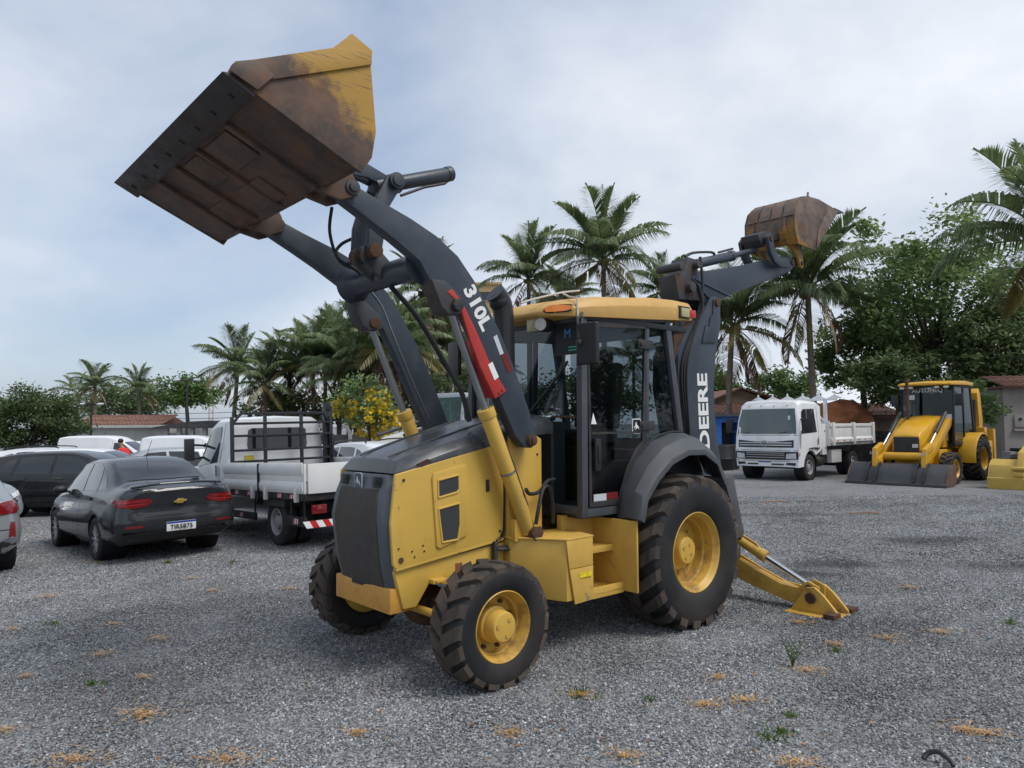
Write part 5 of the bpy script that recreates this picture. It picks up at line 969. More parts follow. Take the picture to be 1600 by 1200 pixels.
mb = MB(); mb.b2(-1.26, -1.2, -.98, .98, .36, .46); ub = mb.build('rear_bumper', FRM, FB)
for i in range(10): 
    m2 = MB(); y = -.95 + i * .2; m2.prism([(-1.262, y, .36), (-1.262, y + .1, .36), (-1.262, y + .16, .46), (-1.262, y + .06, .46)], (-.003, 0, 0)); m2.build('stripe', STRR, ub)
    m2 = MB(); m2.prism([(-1.262, y + .1, .36), (-1.262, y + .2, .36), (-1.262, y + .26, .46), (-1.262, y + .16, .46)], (-.003, 0, 0)); m2.build('stripe', STRW, ub)
# rack behind the cab
mb = MB(); mb.b2(1.84, 1.90, -.98, -.92, .86, 2.1); mb.b2(1.84, 1.90, .92, .98, .86, 2.1); rk = mb.build('rack_frame', RACK, FB, bevel=.008)
for z in (1.3, 1.5, 1.76, 1.98, 2.16): mb = MB(); w = .98 if z < 2.1 else .8; mb.b2(1.845, 1.895, -w, w, z - .022, z + .022); mb.build('rack_bar', RACK, rk, bevel=.005)
for y in (.35, -.35): mb = MB(); mb.b2(1.85, 1.89, y - .03, y + .03, .86, 2.16); mb.build('rack_bar', RACK, rk, bevel=.005)
for s in (1, -1): mb = MB(); mb.tube([(1.87, s * .95, 1.96), (1.87, s * .79, 2.16)], .027, 8); mb.build('rack_bar', RACK, rk)
mb = MB(); mb.b2(1.92, 2.04, -1.03, -.86, .86, 2.3); mb.cyl((1.98, -.94, 2.2), (1.98, -.94, 2.36), .08, n=14); mb.b2(1.8, 1.85, -.99, -.94, 1.3, 1.75); mb.build('rack_post', RACK, FB, bevel=.015)
# cab
mb = MB(); rings = []
for x, zb, zl, zt, wb, wl, wt in ((2.14, .6, 1.25, 2.06, .92, .95, .80), (2.3, .45, 1.25, 2.10, .93, .96, .80), (3.0, .42, 1.25, 2.1, .93, .97, .78), (3.35, .42, 1.22, 2.0, .93, .97, .76), (3.85, .42, 1.15, 1.5, .93, .96, .78), (4.1, .42, 1.05, 1.2, .92, .94, .8), (4.4, .45, .95, 1.02, .88, .88, .75), (4.55, .5, .8, .85, .78, .78, .65)):
    H = [(wb, zb), (wl, zl * .7 + zb * .3), (wl, zl), (wl * .5 + wt * .5, (zl + zt) / 2), (wt + .03, zt - .06), (wt - .06, zt), (0, zt + .03)]
    rings.append([(x, y, z) for y, z in H] + [(x, -y, z) for y, z in reversed(H[:-1])])
mb.loft(rings); fc = mb.build('cab', TWH, FB, smooth=40); fbv = bvh_of(fc)
cs = []
for s in (1, -1): c = MB(); c.cyl((3.4, s * .6, .37), (3.4, s * 1.3, .37), .43, n=36); cs.append(c.build('arch', TWH))
cut(fc, cs)
for s in (1, -1): liner(FB, 3.4, s * .93, .37)
decal('rear_window', fbv, [(-.56, 1.5), (.56, 1.5), (.58, 1.6), (.56, 1.86), (.5, 1.9), (-.5, 1.9), (-.56, 1.86), (-.58, 1.6)], 'B', CGL, FB, .008, .2)
for ax, s in (('L', 1), ('R', -1)):
    decal('door_window', fbv, [(2.62, 1.3), (3.75, 1.22), (3.55, 1.55), (3.25, 1.92), (2.66, 1.96)], ax, CGL2, FB, .008)
    seam(fbv, [(2.5, 2.0), (2.5, .5)], ax, FB, .014); seam(fbv, [(3.8, 1.2), (3.85, .8)], ax, FB, .014); decal('door_handle', fbv, [(2.55, 1.05), (2.62, 1.05), (2.62, 1.25), (2.55, 1.25)], ax, BLACK, FB, .03)
    decal('sill_panel', fbv, [(2.15, .45), (3.0, .45), (3.0, .75), (2.15, .75)], ax, PLASTIC, FB, .01)
    mb = MB(); mb.box((3.42, s * 1.2, 1.55), (.1, .17, .42)); mb.tube([(3.5, s * .88, 1.4), (3.45, s * 1.1, 1.38)], .025, 6); mb.tube([(3.5, s * .86, 1.62), (3.45, s * 1.1, 1.64)], .025, 6); mb.build('side_mirror', BLACK, FB, bevel=.03)
decal('windscreen', fbv, [(3.38, -.68), (4.05, -.74), (4.05, .74), (3.38, .68)], 'T', CGL2, FB, .008)
mb = MB(); mb.box((2.125, .55, 1.36), (.02, .16, .09)); mb.build('badge_sticker', mat('yellow_badge', (.5, .4, .05), .5, var=.4, vscale=30), FB)
place(FB, -2.96, 12.1, R(131), 3.4)
# white tipper truck facing the camera
DT = empty('tipper_truck'); tag(DT, 'white tipper truck with green windscreen parked left of the small yellow loader', 'truck')
for y in (.85, -.85): truck_wheel(DT, 3.3, y, .385, .23); truck_wheel(DT, 0, y, .385, .23); truck_wheel(DT, 0, y * .72, .385, .2)
mb = MB(); mb.b2(-1.1, 4.0, .3, .42, .62, .8); mb.b2(-1.1, 4.0, -.42, -.3, .62, .8); mb.cyl((3.3, -.8, .385), (3.3, .8, .385), .07); mb.cyl((0, -.8, .385), (0, .8, .385), .12); mb.b2(1.9, 2.6, .45, .9, .45, .78); mb.b2(-1.1, 3.6, -.3, .3, .55, .75); mb.build('chassis', FRM, DT, bevel=.01)
mb = MB(); mb.b2(1.0, 1.75, .55, .98, .45, .85); mb.build('tool_locker', BODW, DT, bevel=.015); mb = MB(); mb.cyl((2.2, .75, .55), (2.75, .75, .55), .2, n=20); mb.build('air_tank', FRM, DT, bevel=.01)
mb = MB(); rings = []
for x, zb, zl, zt, wb, wl, wt in ((2.45, .95, 1.35, 2.28, 1.0, 1.0, .93), (2.6, .85, 1.35, 2.34, 1.0, 1.01, .92), (3.6, .5, 1.35, 2.37, 1.0, 1.02, .9), (3.82, .42, 1.3, 2.3, 1.0, 1.02, .88)):
    H = [(wb, zb), (wl, zl * .6 + zb * .4), (wl, zl), (wl * .5 + wt * .5, (zl + zt) / 2), (wt + .02, zt - .09), (wt - .08, zt), (0, zt + .04)]
    rings.append([(x, y, z) for y, z in H] + [(x, -y, z) for y, z in reversed(H[:-1])])
fr_ = [(4.08, .385), (4.12, .55), (4.12, .8), (4.1, 1.2), (4.06, 1.4), (3.9, 2.1), (3.84, 2.26)]
H = [(.96, .40, 4.06), (1.0, .85, 4.06), (.99, 1.3, 4.02), (.94, 1.8, 3.95), (.86, 2.18, 3.86), (.76, 2.26, 3.84), (0, 2.31, 3.83)]
rings.append([(x, y, z) for y, z, x in H] + [(x, -y, z) for y, z, x in reversed(H[:-1])])
H2 = [(.8, .42, 4.12), (.84, .85, 4.13), (.83, 1.3, 4.09), (.8, 1.8, 3.99), (.74, 2.12, 3.91), (.62, 2.2, 3.89), (0, 2.24, 3.88)]
rings.append([(x, y, z) for y, z, x in H2] + [(x, -y, z) for y, z, x in reversed(H2[:-1])])
rings.append([(q[0] + .03, 0, q[2]) for q in rings[-1]]); mb.loft(rings, cap=False); mb.f.append(tuple(range(len(rings[0])))); dc = mb.build('cab', TWH, DT, smooth=40, bevel=0); dbv = bvh_of(dc)
cs = []
for s in (1, -1): c = MB(); c.cyl((3.3, s * .5, .42), (3.3, s * 1.3, .42), .47, n=36); cs.append(c.build('arch', TWH))
cut(dc, cs)
for s in (1, -1): liner(DT, 3.3, s * .97, .40)
TG = mat('green_windscreen', (.045, .075, .078), .05, var=.03, spec=.8, coat=.4)
decal('windscreen', dbv, [(-.92, 1.38), (.92, 1.38), (.9, 1.7), (.83, 2.12), (-.83, 2.12), (-.9, 1.7)], 'F', TG, DT, .01, .15)
for y, z, w, hh in ((-.42, 2.0, .13, .12), (.22, 1.98, .05, .1), (.7, 1.85, .07, .12)): mb = MB(); mb.box((3.955 + (2.0 - z) * .3, y, z), (.004, w, hh), (0, -.2, 0)); mb.build('window_sticker', STK, DT)
LOUV = mat('grille_black', (.02, .021, .023), .45)
g1 = decal('upper_grille', dbv, [(-.86, .98), (.86, .98), (.86, 1.2), (.3, 1.15), (-.3, 1.15), (-.86, 1.2)], 'F', LOUV, DT, .012, .3)
for z in (1.03, 1.1): decal('grille_bar', dbv, [(-.82, z), (.82, z), (.82, z + .03), (-.82, z + .03)], 'F', ALLOY, DT, .03, .4)
decal('lower_grille', dbv, [(-.62, .62), (.62, .62), (.64, .86), (-.64, .86)], 'F', LOUV, DT, .012, .3)
for z in (.68, .75, .81): decal('grille_bar', dbv, [(-.6, z), (.6, z), (.6, z + .02), (-.6, z + .02)], 'F', ALLOY, DT, .028, .4)
for s in (1, -1):
    decal('lamp_housing', dbv, [(s * .98, .64), (s * .6, .62), (s * .62, .86), (s * .98, .86)], 'F', LOUV, DT, .014, .1); decal('head_lamp', dbv, [(s * .92, .66), (s * .64, .65), (s * .66, .8), (s * .92, .82)], 'F', HEAD, DT, .025, .1)
    decal('fog_lamp', dbv, [(s * .9, .46), (s * .62, .48), (s * .66, .54), (s * .9, .54)], 'F', LOUV, DT, .012, .1); decal('side_marker', dbv, [(4.0, .74), (4.05, .74), (4.05, .82), (4.0, .82)], 'L' if s > 0 else 'R', AMBER, DT, .012)
    ax = 'L' if s > 0 else 'R'
    decal('door_window', dbv, [(2.85, 1.42), (3.85, 1.38), (3.72, 2.02), (3.62, 2.1), (2.9, 2.12)], ax, CGL, DT, .008, .2); seam(dbv, [(2.72, 2.2), (2.72, .95), (3.3, .92)], ax, DT, .014); seam(dbv, [(3.95, 1.4), (3.97, .95)], ax, DT, .014)
    decal('door_handle', dbv, [(2.78, 1.05), (2.84, 1.05), (2.84, 1.25), (2.78, 1.25)], ax, BLACK, DT, .03); decal('arch_trim', dbv, [(2.75, .9), (2.95, .9), (3.1, .93), (3.5, .93), (3.5, .96), (3.0, .97), (2.72, .95)], ax, PLASTIC, DT, .03)
    mb = MB(); mb.box((3.92, s * 1.26, 1.62), (.12, .2, .42)); mb.tube([(3.85, s * .98, 1.45), (3.92, s * 1.2, 1.42)], .03, 6); mb.tube([(3.8, s * .95, 1.8), (3.92, s * 1.2, 1.82)], .025, 6); mb.build('side_mirror', BLACK, DT, bevel=.04)
    mb = MB(); mb.tube([(4.09, s * .55 - .1, 1.4), (4.07, s * .55 + .15, 1.44)], .015, 6); mb.build('wiper', BLACK, DT)
seam(dbv, [(-.97, 1.34), (.97, 1.34)], 'F', DT, .012, 'panel_seam'); seam(dbv, [(-.97, .9), (.97, .9)], 'F', DT, .012, 'panel_seam'); seam(dbv, [(-.97, .58), (.97, .58)], 'F', DT, .012, 'panel_seam')
for y in (-.6, -.2, .2, .6): decal('marker_lamp', dbv, [(y - .03, 2.2), (y + .03, 2.2), (y + .03, 2.225), (y - .03, 2.225)], 'F', AMBER, DT, .012, .3)
decal('bumper_slot', dbv, [(-.58, .47), (.58, .47), (.56, .51), (-.56, .51)], 'F', LOUV, DT, .012, .3)
mb = MB(); mb.box((4.17, 0, .5), (.02, .4, .14)); pp = mb.build('number_plate', PLATE, DT); mb = MB(); mb.box((4.182, 0, .555), (.004, .396, .03)); mb.build('plate_band', PLBLUE, pp)
mb = MB(); ring = [(4.165, .105 * math.cos(a), 1.1 + .105 * math.sin(a)) for a in [i * math.pi / 12 for i in range(25)]]; mb.tube(ring, .012, 6); em = mb.build('emblem', CHROME, DT)
for P in ([(-.07, .075), (-.03, -.0), (0, .03), (.03, 0), (.07, .075)], [(-.09, .03), (-.045, -.09), (0, -.01), (.045, -.09), (.09, .03)]): mb = MB(); mb.tube([(4.165, -y, 1.1 + z) for y, z in P], .011, 6); mb.build('emblem_letter', CHROME, em)
# tipper body
mb = MB(); mb.b2(-1.35, 2.1, -1.08, 1.08, .98, 1.06); mb.b2(2.06, 2.12, -1.08, 1.08, .98, 1.75); tb_ = mb.build('tipper_body', BODW, DT, bevel=.01)
mb = MB(); mb.b2(2.1, 2.42, -.98, .98, .72, 1.66); hd_ = mb.build('body_bulkhead', BODW, DT, bevel=.015)
for z in (.9, 1.42): mb = MB(); mb.b2(2.2, 2.24, .98, .995, z, z + .05); mb.build('side_marker', REDL, hd_)
for s in (1, -1):
    mb = MB(); mb.b2(-1.35, 2.08, s * 1.08 - .02, s * 1.08 + .02, 1.06, 1.62); sb_ = mb.build('body_side', BODW, tb_, bevel=.005)
    mb = MB(); mb.b2(-1.36, 2.1, s * 1.08 - .045, s * 1.08 + .045, 1.56, 1.66); mb.build('top_rail', BODW, sb_, bevel=.01); mb = MB(); mb.prism([(-1.35, s * 1.1, 1.06), (-1.35, s * 1.16, 1.09), (-1.35, s * 1.16, 1.18), (-1.35, s * 1.1, 1.24)], (3.43, 0, 0)); mb.build('bottom_rail', BODW, sb_)
    for x in (-1.3, .35, 1.95): mb = MB(); mb.b2(x - .08, x + .08, s * 1.08, s * 1.17, 1.0, 1.70); mb.build('body_post', BODW, sb_, bevel=.015)
    for x in (-1.0, -.5, 0, .7, 1.2, 1.7): mb = MB(); mb.b2(x - .05, x + .05, s * 1.16, s * 1.166, 1.12, 1.15); mb.build('side_reflector', STRR, sb_)
mb = MB(); mb.b2(-1.4, -1.35, -1.08, 1.08, 1.0, 1.66); mb.build('tailgate', BODW, tb_, bevel=.01)
for s in (1, -1): mb = MB(); mb.b2(2.02, 2.1, s * .95 - .05, s * .95 + .05, 1.62, 2.42); mb.build('rack_post', TWH, tb_, bevel=.01)
mb = MB(); mb.b2(2.0, 2.1, -1.3, 1.3, 2.38, 2.44); rb = mb.build('rack_beam', TWH, tb_)
for i in range(6):
    y = -1.25 + i * .5; mb = MB(); mb.prism([(2.03, y - .24, 2.44), (2.03, y, 2.56), (2.03, y + .24, 2.44)], (.04, 0, 0)) ; mb.b2(2.03, 2.07, y - .02, y + .02, 2.55, 2.63); mb.build('rack_peak', TWH, rb)
mb = MB(); mb.tube([(2.05, .95, 1.7), (2.4, .8, 2.0)], .03, 6); mb.build('rack_brace', TWH, tb_)
place(DT, 10.5, 24.6, R(224), 3.3)
# ------------------------------------------------------------------ second, smaller yellow backhoe loader on the right
JY = mat('bright_machine_yellow', (.62, .33, .012), .35, var=.05, coat=.3, dirt=(.3, .16, .03), damt=.3)
JB = mat('loader_bucket_blue_black', (.035, .04, .048), .5, var=.15, dirt=(.09, .07, .06), damt=.5, dscale=4)
JG = glass('loader_green_glass', (.42, .52, .52))
J = empty('backhoe_loader', (13.04, 22.09, 0), R(221.2)); tag(J, 'smaller bright yellow backhoe loader with black bucket on the ground, right side', 'backhoe loader')
for s in (1, -1):
    wheel(J, 'wheel', 2.17, s * .88, .45, s, True, JY, BLACK, 1.09); wheel(J, 'wheel', 0, s * .86, .65, s, False, JY, BLACK, 1.0)
mb = MB(); mb.b2(-1.0, 2.6, -.38, .38, .5, .95); mb.b2(1.0, 2.0, -.55, .55, .55, .95); mb.cyl((2.17, -.8, .45), (2.17, .8, .45), .1); mb.build('chassis', JY, J, bevel=.02)
mb = MB(); mb.b2(.5, 1.0, .45, .8, .45, .5); mb.b2(.5, 1.0, .45, .72, .72, .76); mb.build('step', BLKM, J)
mb = MB(); rings = []
for x, zb, zt, w, wt in ((2.82, .92, 1.33, .36, .33), (2.7, .92, 1.44, .38, .34), (2.1, .95, 1.68, .42, .36), (1.5, 1.0, 1.86, .45, .38), (1.2, 1.0, 1.9, .45, .38)): rings.append([(x, w, zb), (x, w, zt - .12), (x, wt, zt), (x, 0, zt + .03), (x, -wt, zt), (x, -w, zt - .12), (x, -w, zb)])
mb.loft(rings); jh = mb.build('hood', JY, J, bevel=.015, smooth=40)
mb = MB(); mb.b2(2.81, 2.835, -.33, .33, .80, 1.31); jg = mb.build('grille', BLACK, J, bevel=.01)
for k in range(7): mb = MB(); mb.b2(2.833, 2.842, -.29, .29, .86 + k * .06, .885 + k * .06); mb.build('grille_bar', BLKM, jg, smooth=0)
mb = MB(); mb.b2(2.84, 2.86, .17, .31, 1.02, 1.12); mb.build('front_plate', STK, jg)
text_mb('JCB', .19, frame((1.72, .452, 1.5), (-1, 0, .0), (0, 0, 1)), .002, .004, shear=.2).build('lettering', WHT, jh, smooth=0)
mb = MB(); mb.side([(2.0, 1.2), (1.5, 1.34), (1.5, 1.27), (2.0, 1.13)], .4505, .456); mb.build('red_stripe', REDP, jh)
mb = MB(); mb.tube([(1.7, -.34, 1.7), (1.7, -.34, 2.98)], .045, 12); mb.build('exhaust_stack', RUSTM, J)
# cab
mb = MB()
for s in (1, -1):
    mb.side([(1.18, 2.80), (1.28, 1.1), (1.2, 1.1), (1.1, 2.80)], s * .66, s * .72); mb.side([(.42, 2.8), (.42, 1.2), (.35, 1.2), (.35, 2.8)], s * .67, s * .72); mb.side([(-.2, 2.8), (-.42, 1.4), (-.5, 1.4), (-.28, 2.8)], s * .66, s * .72)
    mb.b2(-.3, 1.25, s * .66, s * .72, 1.04, 1.16); mb.b2(-.28, 1.18, s * .66, s * .72, 2.72, 2.8)
mb.b2(-.45, 1.2, -.66, .66, 1.0, 1.1); mb.b2(-.45, .2, -.66, .66, 1.1, 1.5); mb.b2(.9, 1.2, -.3, .3, 1.1, 1.75); jc = mb.build('cab_frame', BLACK, J, bevel=.01)
mb = MB(); mb.prism([(1.15, -.66, 2.76), (1.24, -.66, 1.16), (1.24, .66, 1.16), (1.15, .66, 2.76)], (.01, 0, 0)); jw = mb.build('windshield', JG, J, smooth=0)
mb = MB(); mb.b2(-.38, -.37, -.62, .62, 1.5, 2.74); mb.build('rear_window', JG, J, smooth=0)
for s in (1, -1):
    mb = MB(); mb.side([(1.1, 2.74), (1.2, 1.16), (.44, 1.16), (.44, 2.74)], s * .69, s * .698); mb.build('cab_door', JG, J, smooth=0); mb = MB(); mb.side([(.34, 2.74), (.34, 1.45), (-.4, 1.45), (-.22, 2.74)], s * .69, s * .698); mb.build('side_window', JG, J, smooth=0)
    mb = MB(); mb.box((1.25, s * .86, 2.35), (.05, .2, .34)); mb.tube([(1.15, s * .7, 2.6), (1.22, s * .85, 2.5)], .015, 6); mb.build('side_mirror', BLACK, J, bevel=.02)
mb = MB(); mb.box((0, 0, 2.0), (.12, .5, .6), (0, -.1, 0)); mb.box((.22, 0, 1.65), (.45, .5, .14)); mb.build('operator_seat', SEATM, J, bevel=.04)
text_mb('AUTOMEQ', .17, frame((1.18, .02, 2.64), (0, 1, 0), (-.06, 0, 1)), .001, .003).build('window_lettering', STK, jw, smooth=0)
for y, z, w, hh in ((.58, 1.85, .2, .18), (-.4, 2.45, .15, .14), (.4, 1.62, .3, .1), (.5, 1.36, .1, .34)): mb = MB(); mb.box((1.262 - (z - 1.16) * .056, y, z), (.003, w, hh), (0, -.056, 0)); mb.build('window_sticker', STK, jw)
mb = MB(); rings = []
for x, w, zb, zt in ((1.42, .55, 2.80, 2.83), (1.36, .72, 2.78, 2.86), (1.0, .78, 2.79, 2.90), (.3, .78, 2.80, 2.93), (-.3, .77, 2.79, 2.9), (-.42, .7, 2.79, 2.86)): rings.append([(x, w, zb), (x, w, zt - .02), (x, w - .06, zt), (x, 0, zt + .03), (x, -w + .06, zt), (x, -w, zt - .02), (x, -w, zb)])
mb.loft(rings); jr = mb.build('cab_roof', JY, J, bevel=.01, smooth=50)
for y in (.34, .58, -.36, -.6): mb = MB(); mb.ball((1.34, y, 2.72), .075, 7, (.5, 1.3, .7)); q = mb.build('work_lamp', BLACK, jr, smooth=60); mb = MB(); mb.ball((1.37, y, 2.725), .06, 7, (.5, 1.3, .7)); mb.build('lamp_lens', LENSC, q, smooth=60)
# fenders
for s in (1, -1):
    rings = []
    for k in range(9):
        a = R(-8 + k * 17); c, n_ = math.cos(a), math.sin(a); r0, r1 = .76, .72; rings.append([(r0 * c, s * .62, .65 + r0 * n_), (r0 * c, s * 1.06, .65 + r0 * n_), (r1 * c, s * 1.08, .65 + r1 * n_), (r1 * c, s * .62, .65 + r1 * n_)])
    mb = MB(); mb.loft(rings); mb.build('rear_fender', JY, J, bevel=.01, smooth=40)
# loader arms, tilt rams, bucket
for s in (1, -1):
    mb = MB(); mb.side([(1.42, 1.88), (1.2, 1.85), (1.2, 1.0), (1.55, 1.0)], s * .46, s * .52); mb.build('loader_tower', JY, J, bevel=.01)
    mb = MB(); mb.side([(1.22, 1.78), (1.4, 1.84), (1.7, 1.66), (2.5, 1.12), (3.1, .80), (3.3, .72), (3.36, .36), (3.27, .28), (3.14, .34), (3.05, .6), (2.5, .84), (1.9, 1.26), (1.3, 1.6)], s * .53, s * .66); ja = mb.build('loader_arm', JY, J, bevel=.015)
    mb = MB(); mb.cyl((1.55, s * .6, 1.98), (2.35, s * .6, 1.42), .055, n=16); tr_ = mb.build('tilt_ram', BLKM, J); mb = MB(); mb.cyl((2.35, s * .6, 1.42), (2.85, s * .6, 1.07), .028, n=12); mb.build('piston_rod', CHROME, tr_)
    mb = MB(); mb.side([(2.78, 1.0), (2.88, 1.16), (3.35, 1.0), (3.42, .5), (3.46, .24), (3.34, .22), (3.3, .45), (3.2, .86)], s * .58, s * .70); mb.build('tip_link', JY, J, bevel=.012)
    mb = MB(); mb.side([(2.5, .95), (2.15, 1.0), (1.8, .8), (1.7, .6), (2.4, .55)], s * .36, s * .42); mb.build('front_bracket', JY, J, bevel=.01)
    text_mb('3CX', .11, frame((3.425, s * .64, .87), (0, 1, 0), (-.1, 0, 1)), .001).build('lettering', STK, ja, smooth=0)
mb = MB(); mb.cyl((2.95, -.55, .78), (2.95, .55, .78), .11, n=20); mb.build('cross_tube', JY, J)
jp = [(3.78, .02), (3.72, .10), (3.62, .3), (3.5, .46), (3.3, .58), (3.05, .60), (2.95, .52), (3.0, .50), (3.1, .56), (3.28, .54), (3.46, .43), (3.58, .28), (3.68, .08), (3.74, .02)]
mb = MB(); mb.side(jp, -1.25, 1.25); jbk = mb.build('loader_bucket', JB, J, bevel=.004, smooth=40)
for s in (1, -1): mb = MB(); mb.side([(3.79, .02), (3.73, .12), (3.63, .31), (3.51, .475), (3.3, .595), (3.04, .615), (2.94, .53), (2.98, .2), (3.1, .05)], s * 1.25, s * 1.275); mb.build('side_plate', BKTU, jbk, bevel=.004)
mb = MB(); mb.side([(3.82, .012), (3.80, .1), (3.745, .13), (3.7, .012)], -1.28, 1.28); mb.build('cutting_edge', BLKM, jbk, bevel=.004)
for s in (1, -1):
    for y in (.5, .74): mb = MB(); mb.side([(3.3, .57), (3.55, .44), (3.74, .1), (3.79, .14), (3.66, .42), (3.45, .6), (3.32, .64)], s * y - .02, s * y + .02); mb.build('bucket_rib', BLKM, jbk, bevel=.004)
# backhoe folded at the rear
mb = MB(); mb.b2(-1.1, -.7, -1.0, 1.0, .55, 1.15); mb.build('rear_frame', JY, J, bevel=.02); mb = MB(); mb.b2(-1.35, -1.1, .3, .8, .75, 1.55); kp = mb.build('king_post', JY, J, bevel=.03)
mb = MB(); mb.side([(-1.2, 1.0), (-1.42, 1.0), (-1.5, 1.8), (-1.35, 2.6), (-1.2, 2.75), (-1.05, 2.6), (-1.15, 1.8)], .45, .65); mb.build('boom', JY, J, bevel=.02)
mb = MB(); mb.side([(-1.25, 2.75), (-1.1, 2.65), (-1.45, 1.5), (-1.6, .9), (-1.75, .95), (-1.6, 1.6)], .3, .44); mb.build('dipper', JY, J, bevel=.02); mb = MB(); mb.cyl((-1.0, .55, 1.2), (-1.05, .55, 2.4), .05); mb.build('boom_ram', BLKM, J)
for s in (1, -1): mb = MB(); mb.b2(-1.3, -1.12, s * .95 - .08, s * .95 + .08, .25, 1.5); mb.build('stabiliser_leg', JY, J, bevel=.02)
# ------------------------------------------------------------------ pale loader cut by the right edge
PY = mat('pale_machine_yellow', (.50, .33, .07), .45, var=.06, dirt=(.3, .2, .08), damt=.3)
K = empty('wheel_loader', (15.6, 20.1, 0), R(221)); tag(K, 'pale yellow loader with wide bucket cut off by the right edge', 'loader')
kp_ = [(3.6, .03), (3.62, .35), (3.5, .62), (3.3, .74), (3.05, .76), (3.0, .70), (3.28, .68), (3.45, .58), (3.55, .34), (3.54, .03)]
mb = MB(); mb.side(kp_, -1.15, 1.15); kb = mb.build('loader_bucket', PY, K, bevel=.004, smooth=40)
for s in (1, -1): mb = MB(); mb.side([(3.61, .03), (3.63, .35), (3.51, .63), (3.31, .75), (3.04, .77), (2.9, .3), (3.0, .03)], s * 1.15, s * 1.18); mb.build('side_plate', PY, kb, bevel=.006)
mb = MB(); mb.side([(3.63, .02), (3.66, .3), (3.64, .32), (3.6, .32), (3.58, .02)], -1.19, 1.19); mb.build('cutting_edge', PY, kb)
for s in (1, -1):
    mb = MB(); mb.side([(1.2, 1.7), (1.4, 1.8), (2.6, 1.2), (3.4, .95), (3.62, .55), (3.5, .42), (3.2, .7), (2.4, .95)], s * .42, s * .56); mb.build('loader_arm', PY, K, bevel=.015); mb = MB(); mb.b2(3.52, 3.68, s * .4, s * .62, .36, .46); mb.cyl((3.6, s * .36, .55), (3.6, s * .66, .55), .05); mb.build('bucket_lug', PY, K, bevel=.01)
    wheel(K, 'wheel', 2.15, s * .86, .43, s, True, PY, PY, 1.04); wheel(K, 'wheel', 0, s * .85, .65, s, False, PY, PY)
mb = MB(); mb.b2(-1, 2.6, -.4, .4, .5, 1.0); mb.build('chassis', PY, K, bevel=.02); mb = MB(); mb.side([(2.8, .9), (2.8, 1.35), (1.2, 1.7), (1.2, .9)], -.42, .42); mb.build('hood', PY, K, bevel=.03); mb = MB(); mb.b2(-.4, 1.1, -.68, .68, 1.1, 2.7); mb.build('cab', BLACK, K, bevel=.05); mb = MB(); mb.b2(-.5, 1.2, -.75, .75, 2.7, 2.82); mb.build('cab_roof', PY, K, bevel=.03)
# ------------------------------------------------------------------ grey and white loader behind the big machine's arms
GW = mat('loader_cab_grey', (.42, .45, .48), .4, var=.05); WW = mat('loader_white', (.6, .6, .57), .5, var=.08, dirt=MUD, damt=.4)
G = empty('backhoe_loader', (-.35, 20.6, gz(-1, 20)), R(224)); tag(G, 'grey-white loader with green-glazed cab, half hidden behind the big loader arms', 'backhoe loader')
def gp(x, y, z): return (x, y, z)
CG = glass('cab_green_glass', (.5, .72, .68))
mb = MB()
for s in (1, -1):
    mb.side([(2.0, 2.72), (2.15, 1.2), (2.05, 1.2), (1.9, 2.72)], s * .72, s * .8); mb.side([(1.2, 2.72), (1.2, 1.2), (1.12, 1.2), (1.12, 2.72)], s * .74, s * .8); mb.side([(.45, 2.72), (.4, 1.2), (.3, 1.2), (.35, 2.72)], s * .72, s * .8)
mb.b2(.3, 2.1, -.8, .8, 2.62, 2.74); mb.b2(.3, 2.15, -.8, .8, 1.1, 1.22); gc = mb.build('cab_frame', GW, G, bevel=.03)
mb = MB(); mb.prism([(1.97, -.74, 2.62), (2.1, -.74, 1.2), (2.1, .74, 1.2), (1.97, .74, 2.62)], (.01, 0, 0)); mb.build('windshield', CG, G, smooth=0)
for s in (1, -1): mb = MB(); mb.b2(.4, 2.0, s * .765, s * .772, 1.2, 2.62); mb.build('side_window', CG, G, smooth=0)
mb = MB(); mb.b2(.4, .41, -.7, .7, 1.2, 2.6); mb.build('rear_window', CG, G, smooth=0); mb = MB(); mb.box((.8, 0, 1.7), (.5, .5, 1.0)); mb.build('operator_seat', SEATM, G, bevel=.06)
mb = MB(); mb.b2(-.6, 3.4, -.42, .42, .5, 1.2); mb.side([(3.4, 1.0), (3.3, 1.4), (2.2, 1.6), (2.2, 1.0)], -.4, .4); mb.build('chassis', WW, G, bevel=.02)
for s in (1, -1):
    wheel(G, 'wheel', 2.75, s * .86, .43, s, True, WW, WW, 1.03); wheel(G, 'wheel', .6, s * .85, .65, s, False, WW, WW)
    mb = MB(); mb.side([(2.0, 1.75), (2.3, 1.86), (3.5, 1.62), (4.3, 1.0), (4.35, .5), (4.2, .45), (4.05, .9), (3.4, 1.36), (2.1, 1.55)], s * .5, s * .64); ga = mb.build('loader_arm', WW, G, bevel=.015); text_mb('580', .16, frame((3.1, s * .6415, 1.6), (-s, 0, 0), (0, 0, 1)), .001, .002).build('lettering', BLACK, ga, smooth=0)
    mb = MB(); mb.cyl((2.4, s * .57, 2.0), (3.7, s * .57, 1.66), .05); mb.build('tilt_ram', BLKM, G); mb = MB(); mb.tube([(1.98, s * .86, 2.3), (2.05, s * .95, 2.5), (2.05, s * 1.0, 1.6), (2.0, s * .82, 1.5)], .03, 6); mb.build('grab_rail', BLACK, G)
    mb = MB(); mb.box((2.1, s * 1.05, 2.25), (.06, .22, .36)); mb.build('side_mirror', BLACK, G, bevel=.03)
mb = MB(); mb.side([(4.2, .05), (4.0, .5), (4.3, .75), (4.36, .7), (4.1, .45), (4.26, .05)], -1.1, 1.1); mb.build('loader_bucket', WW, G)
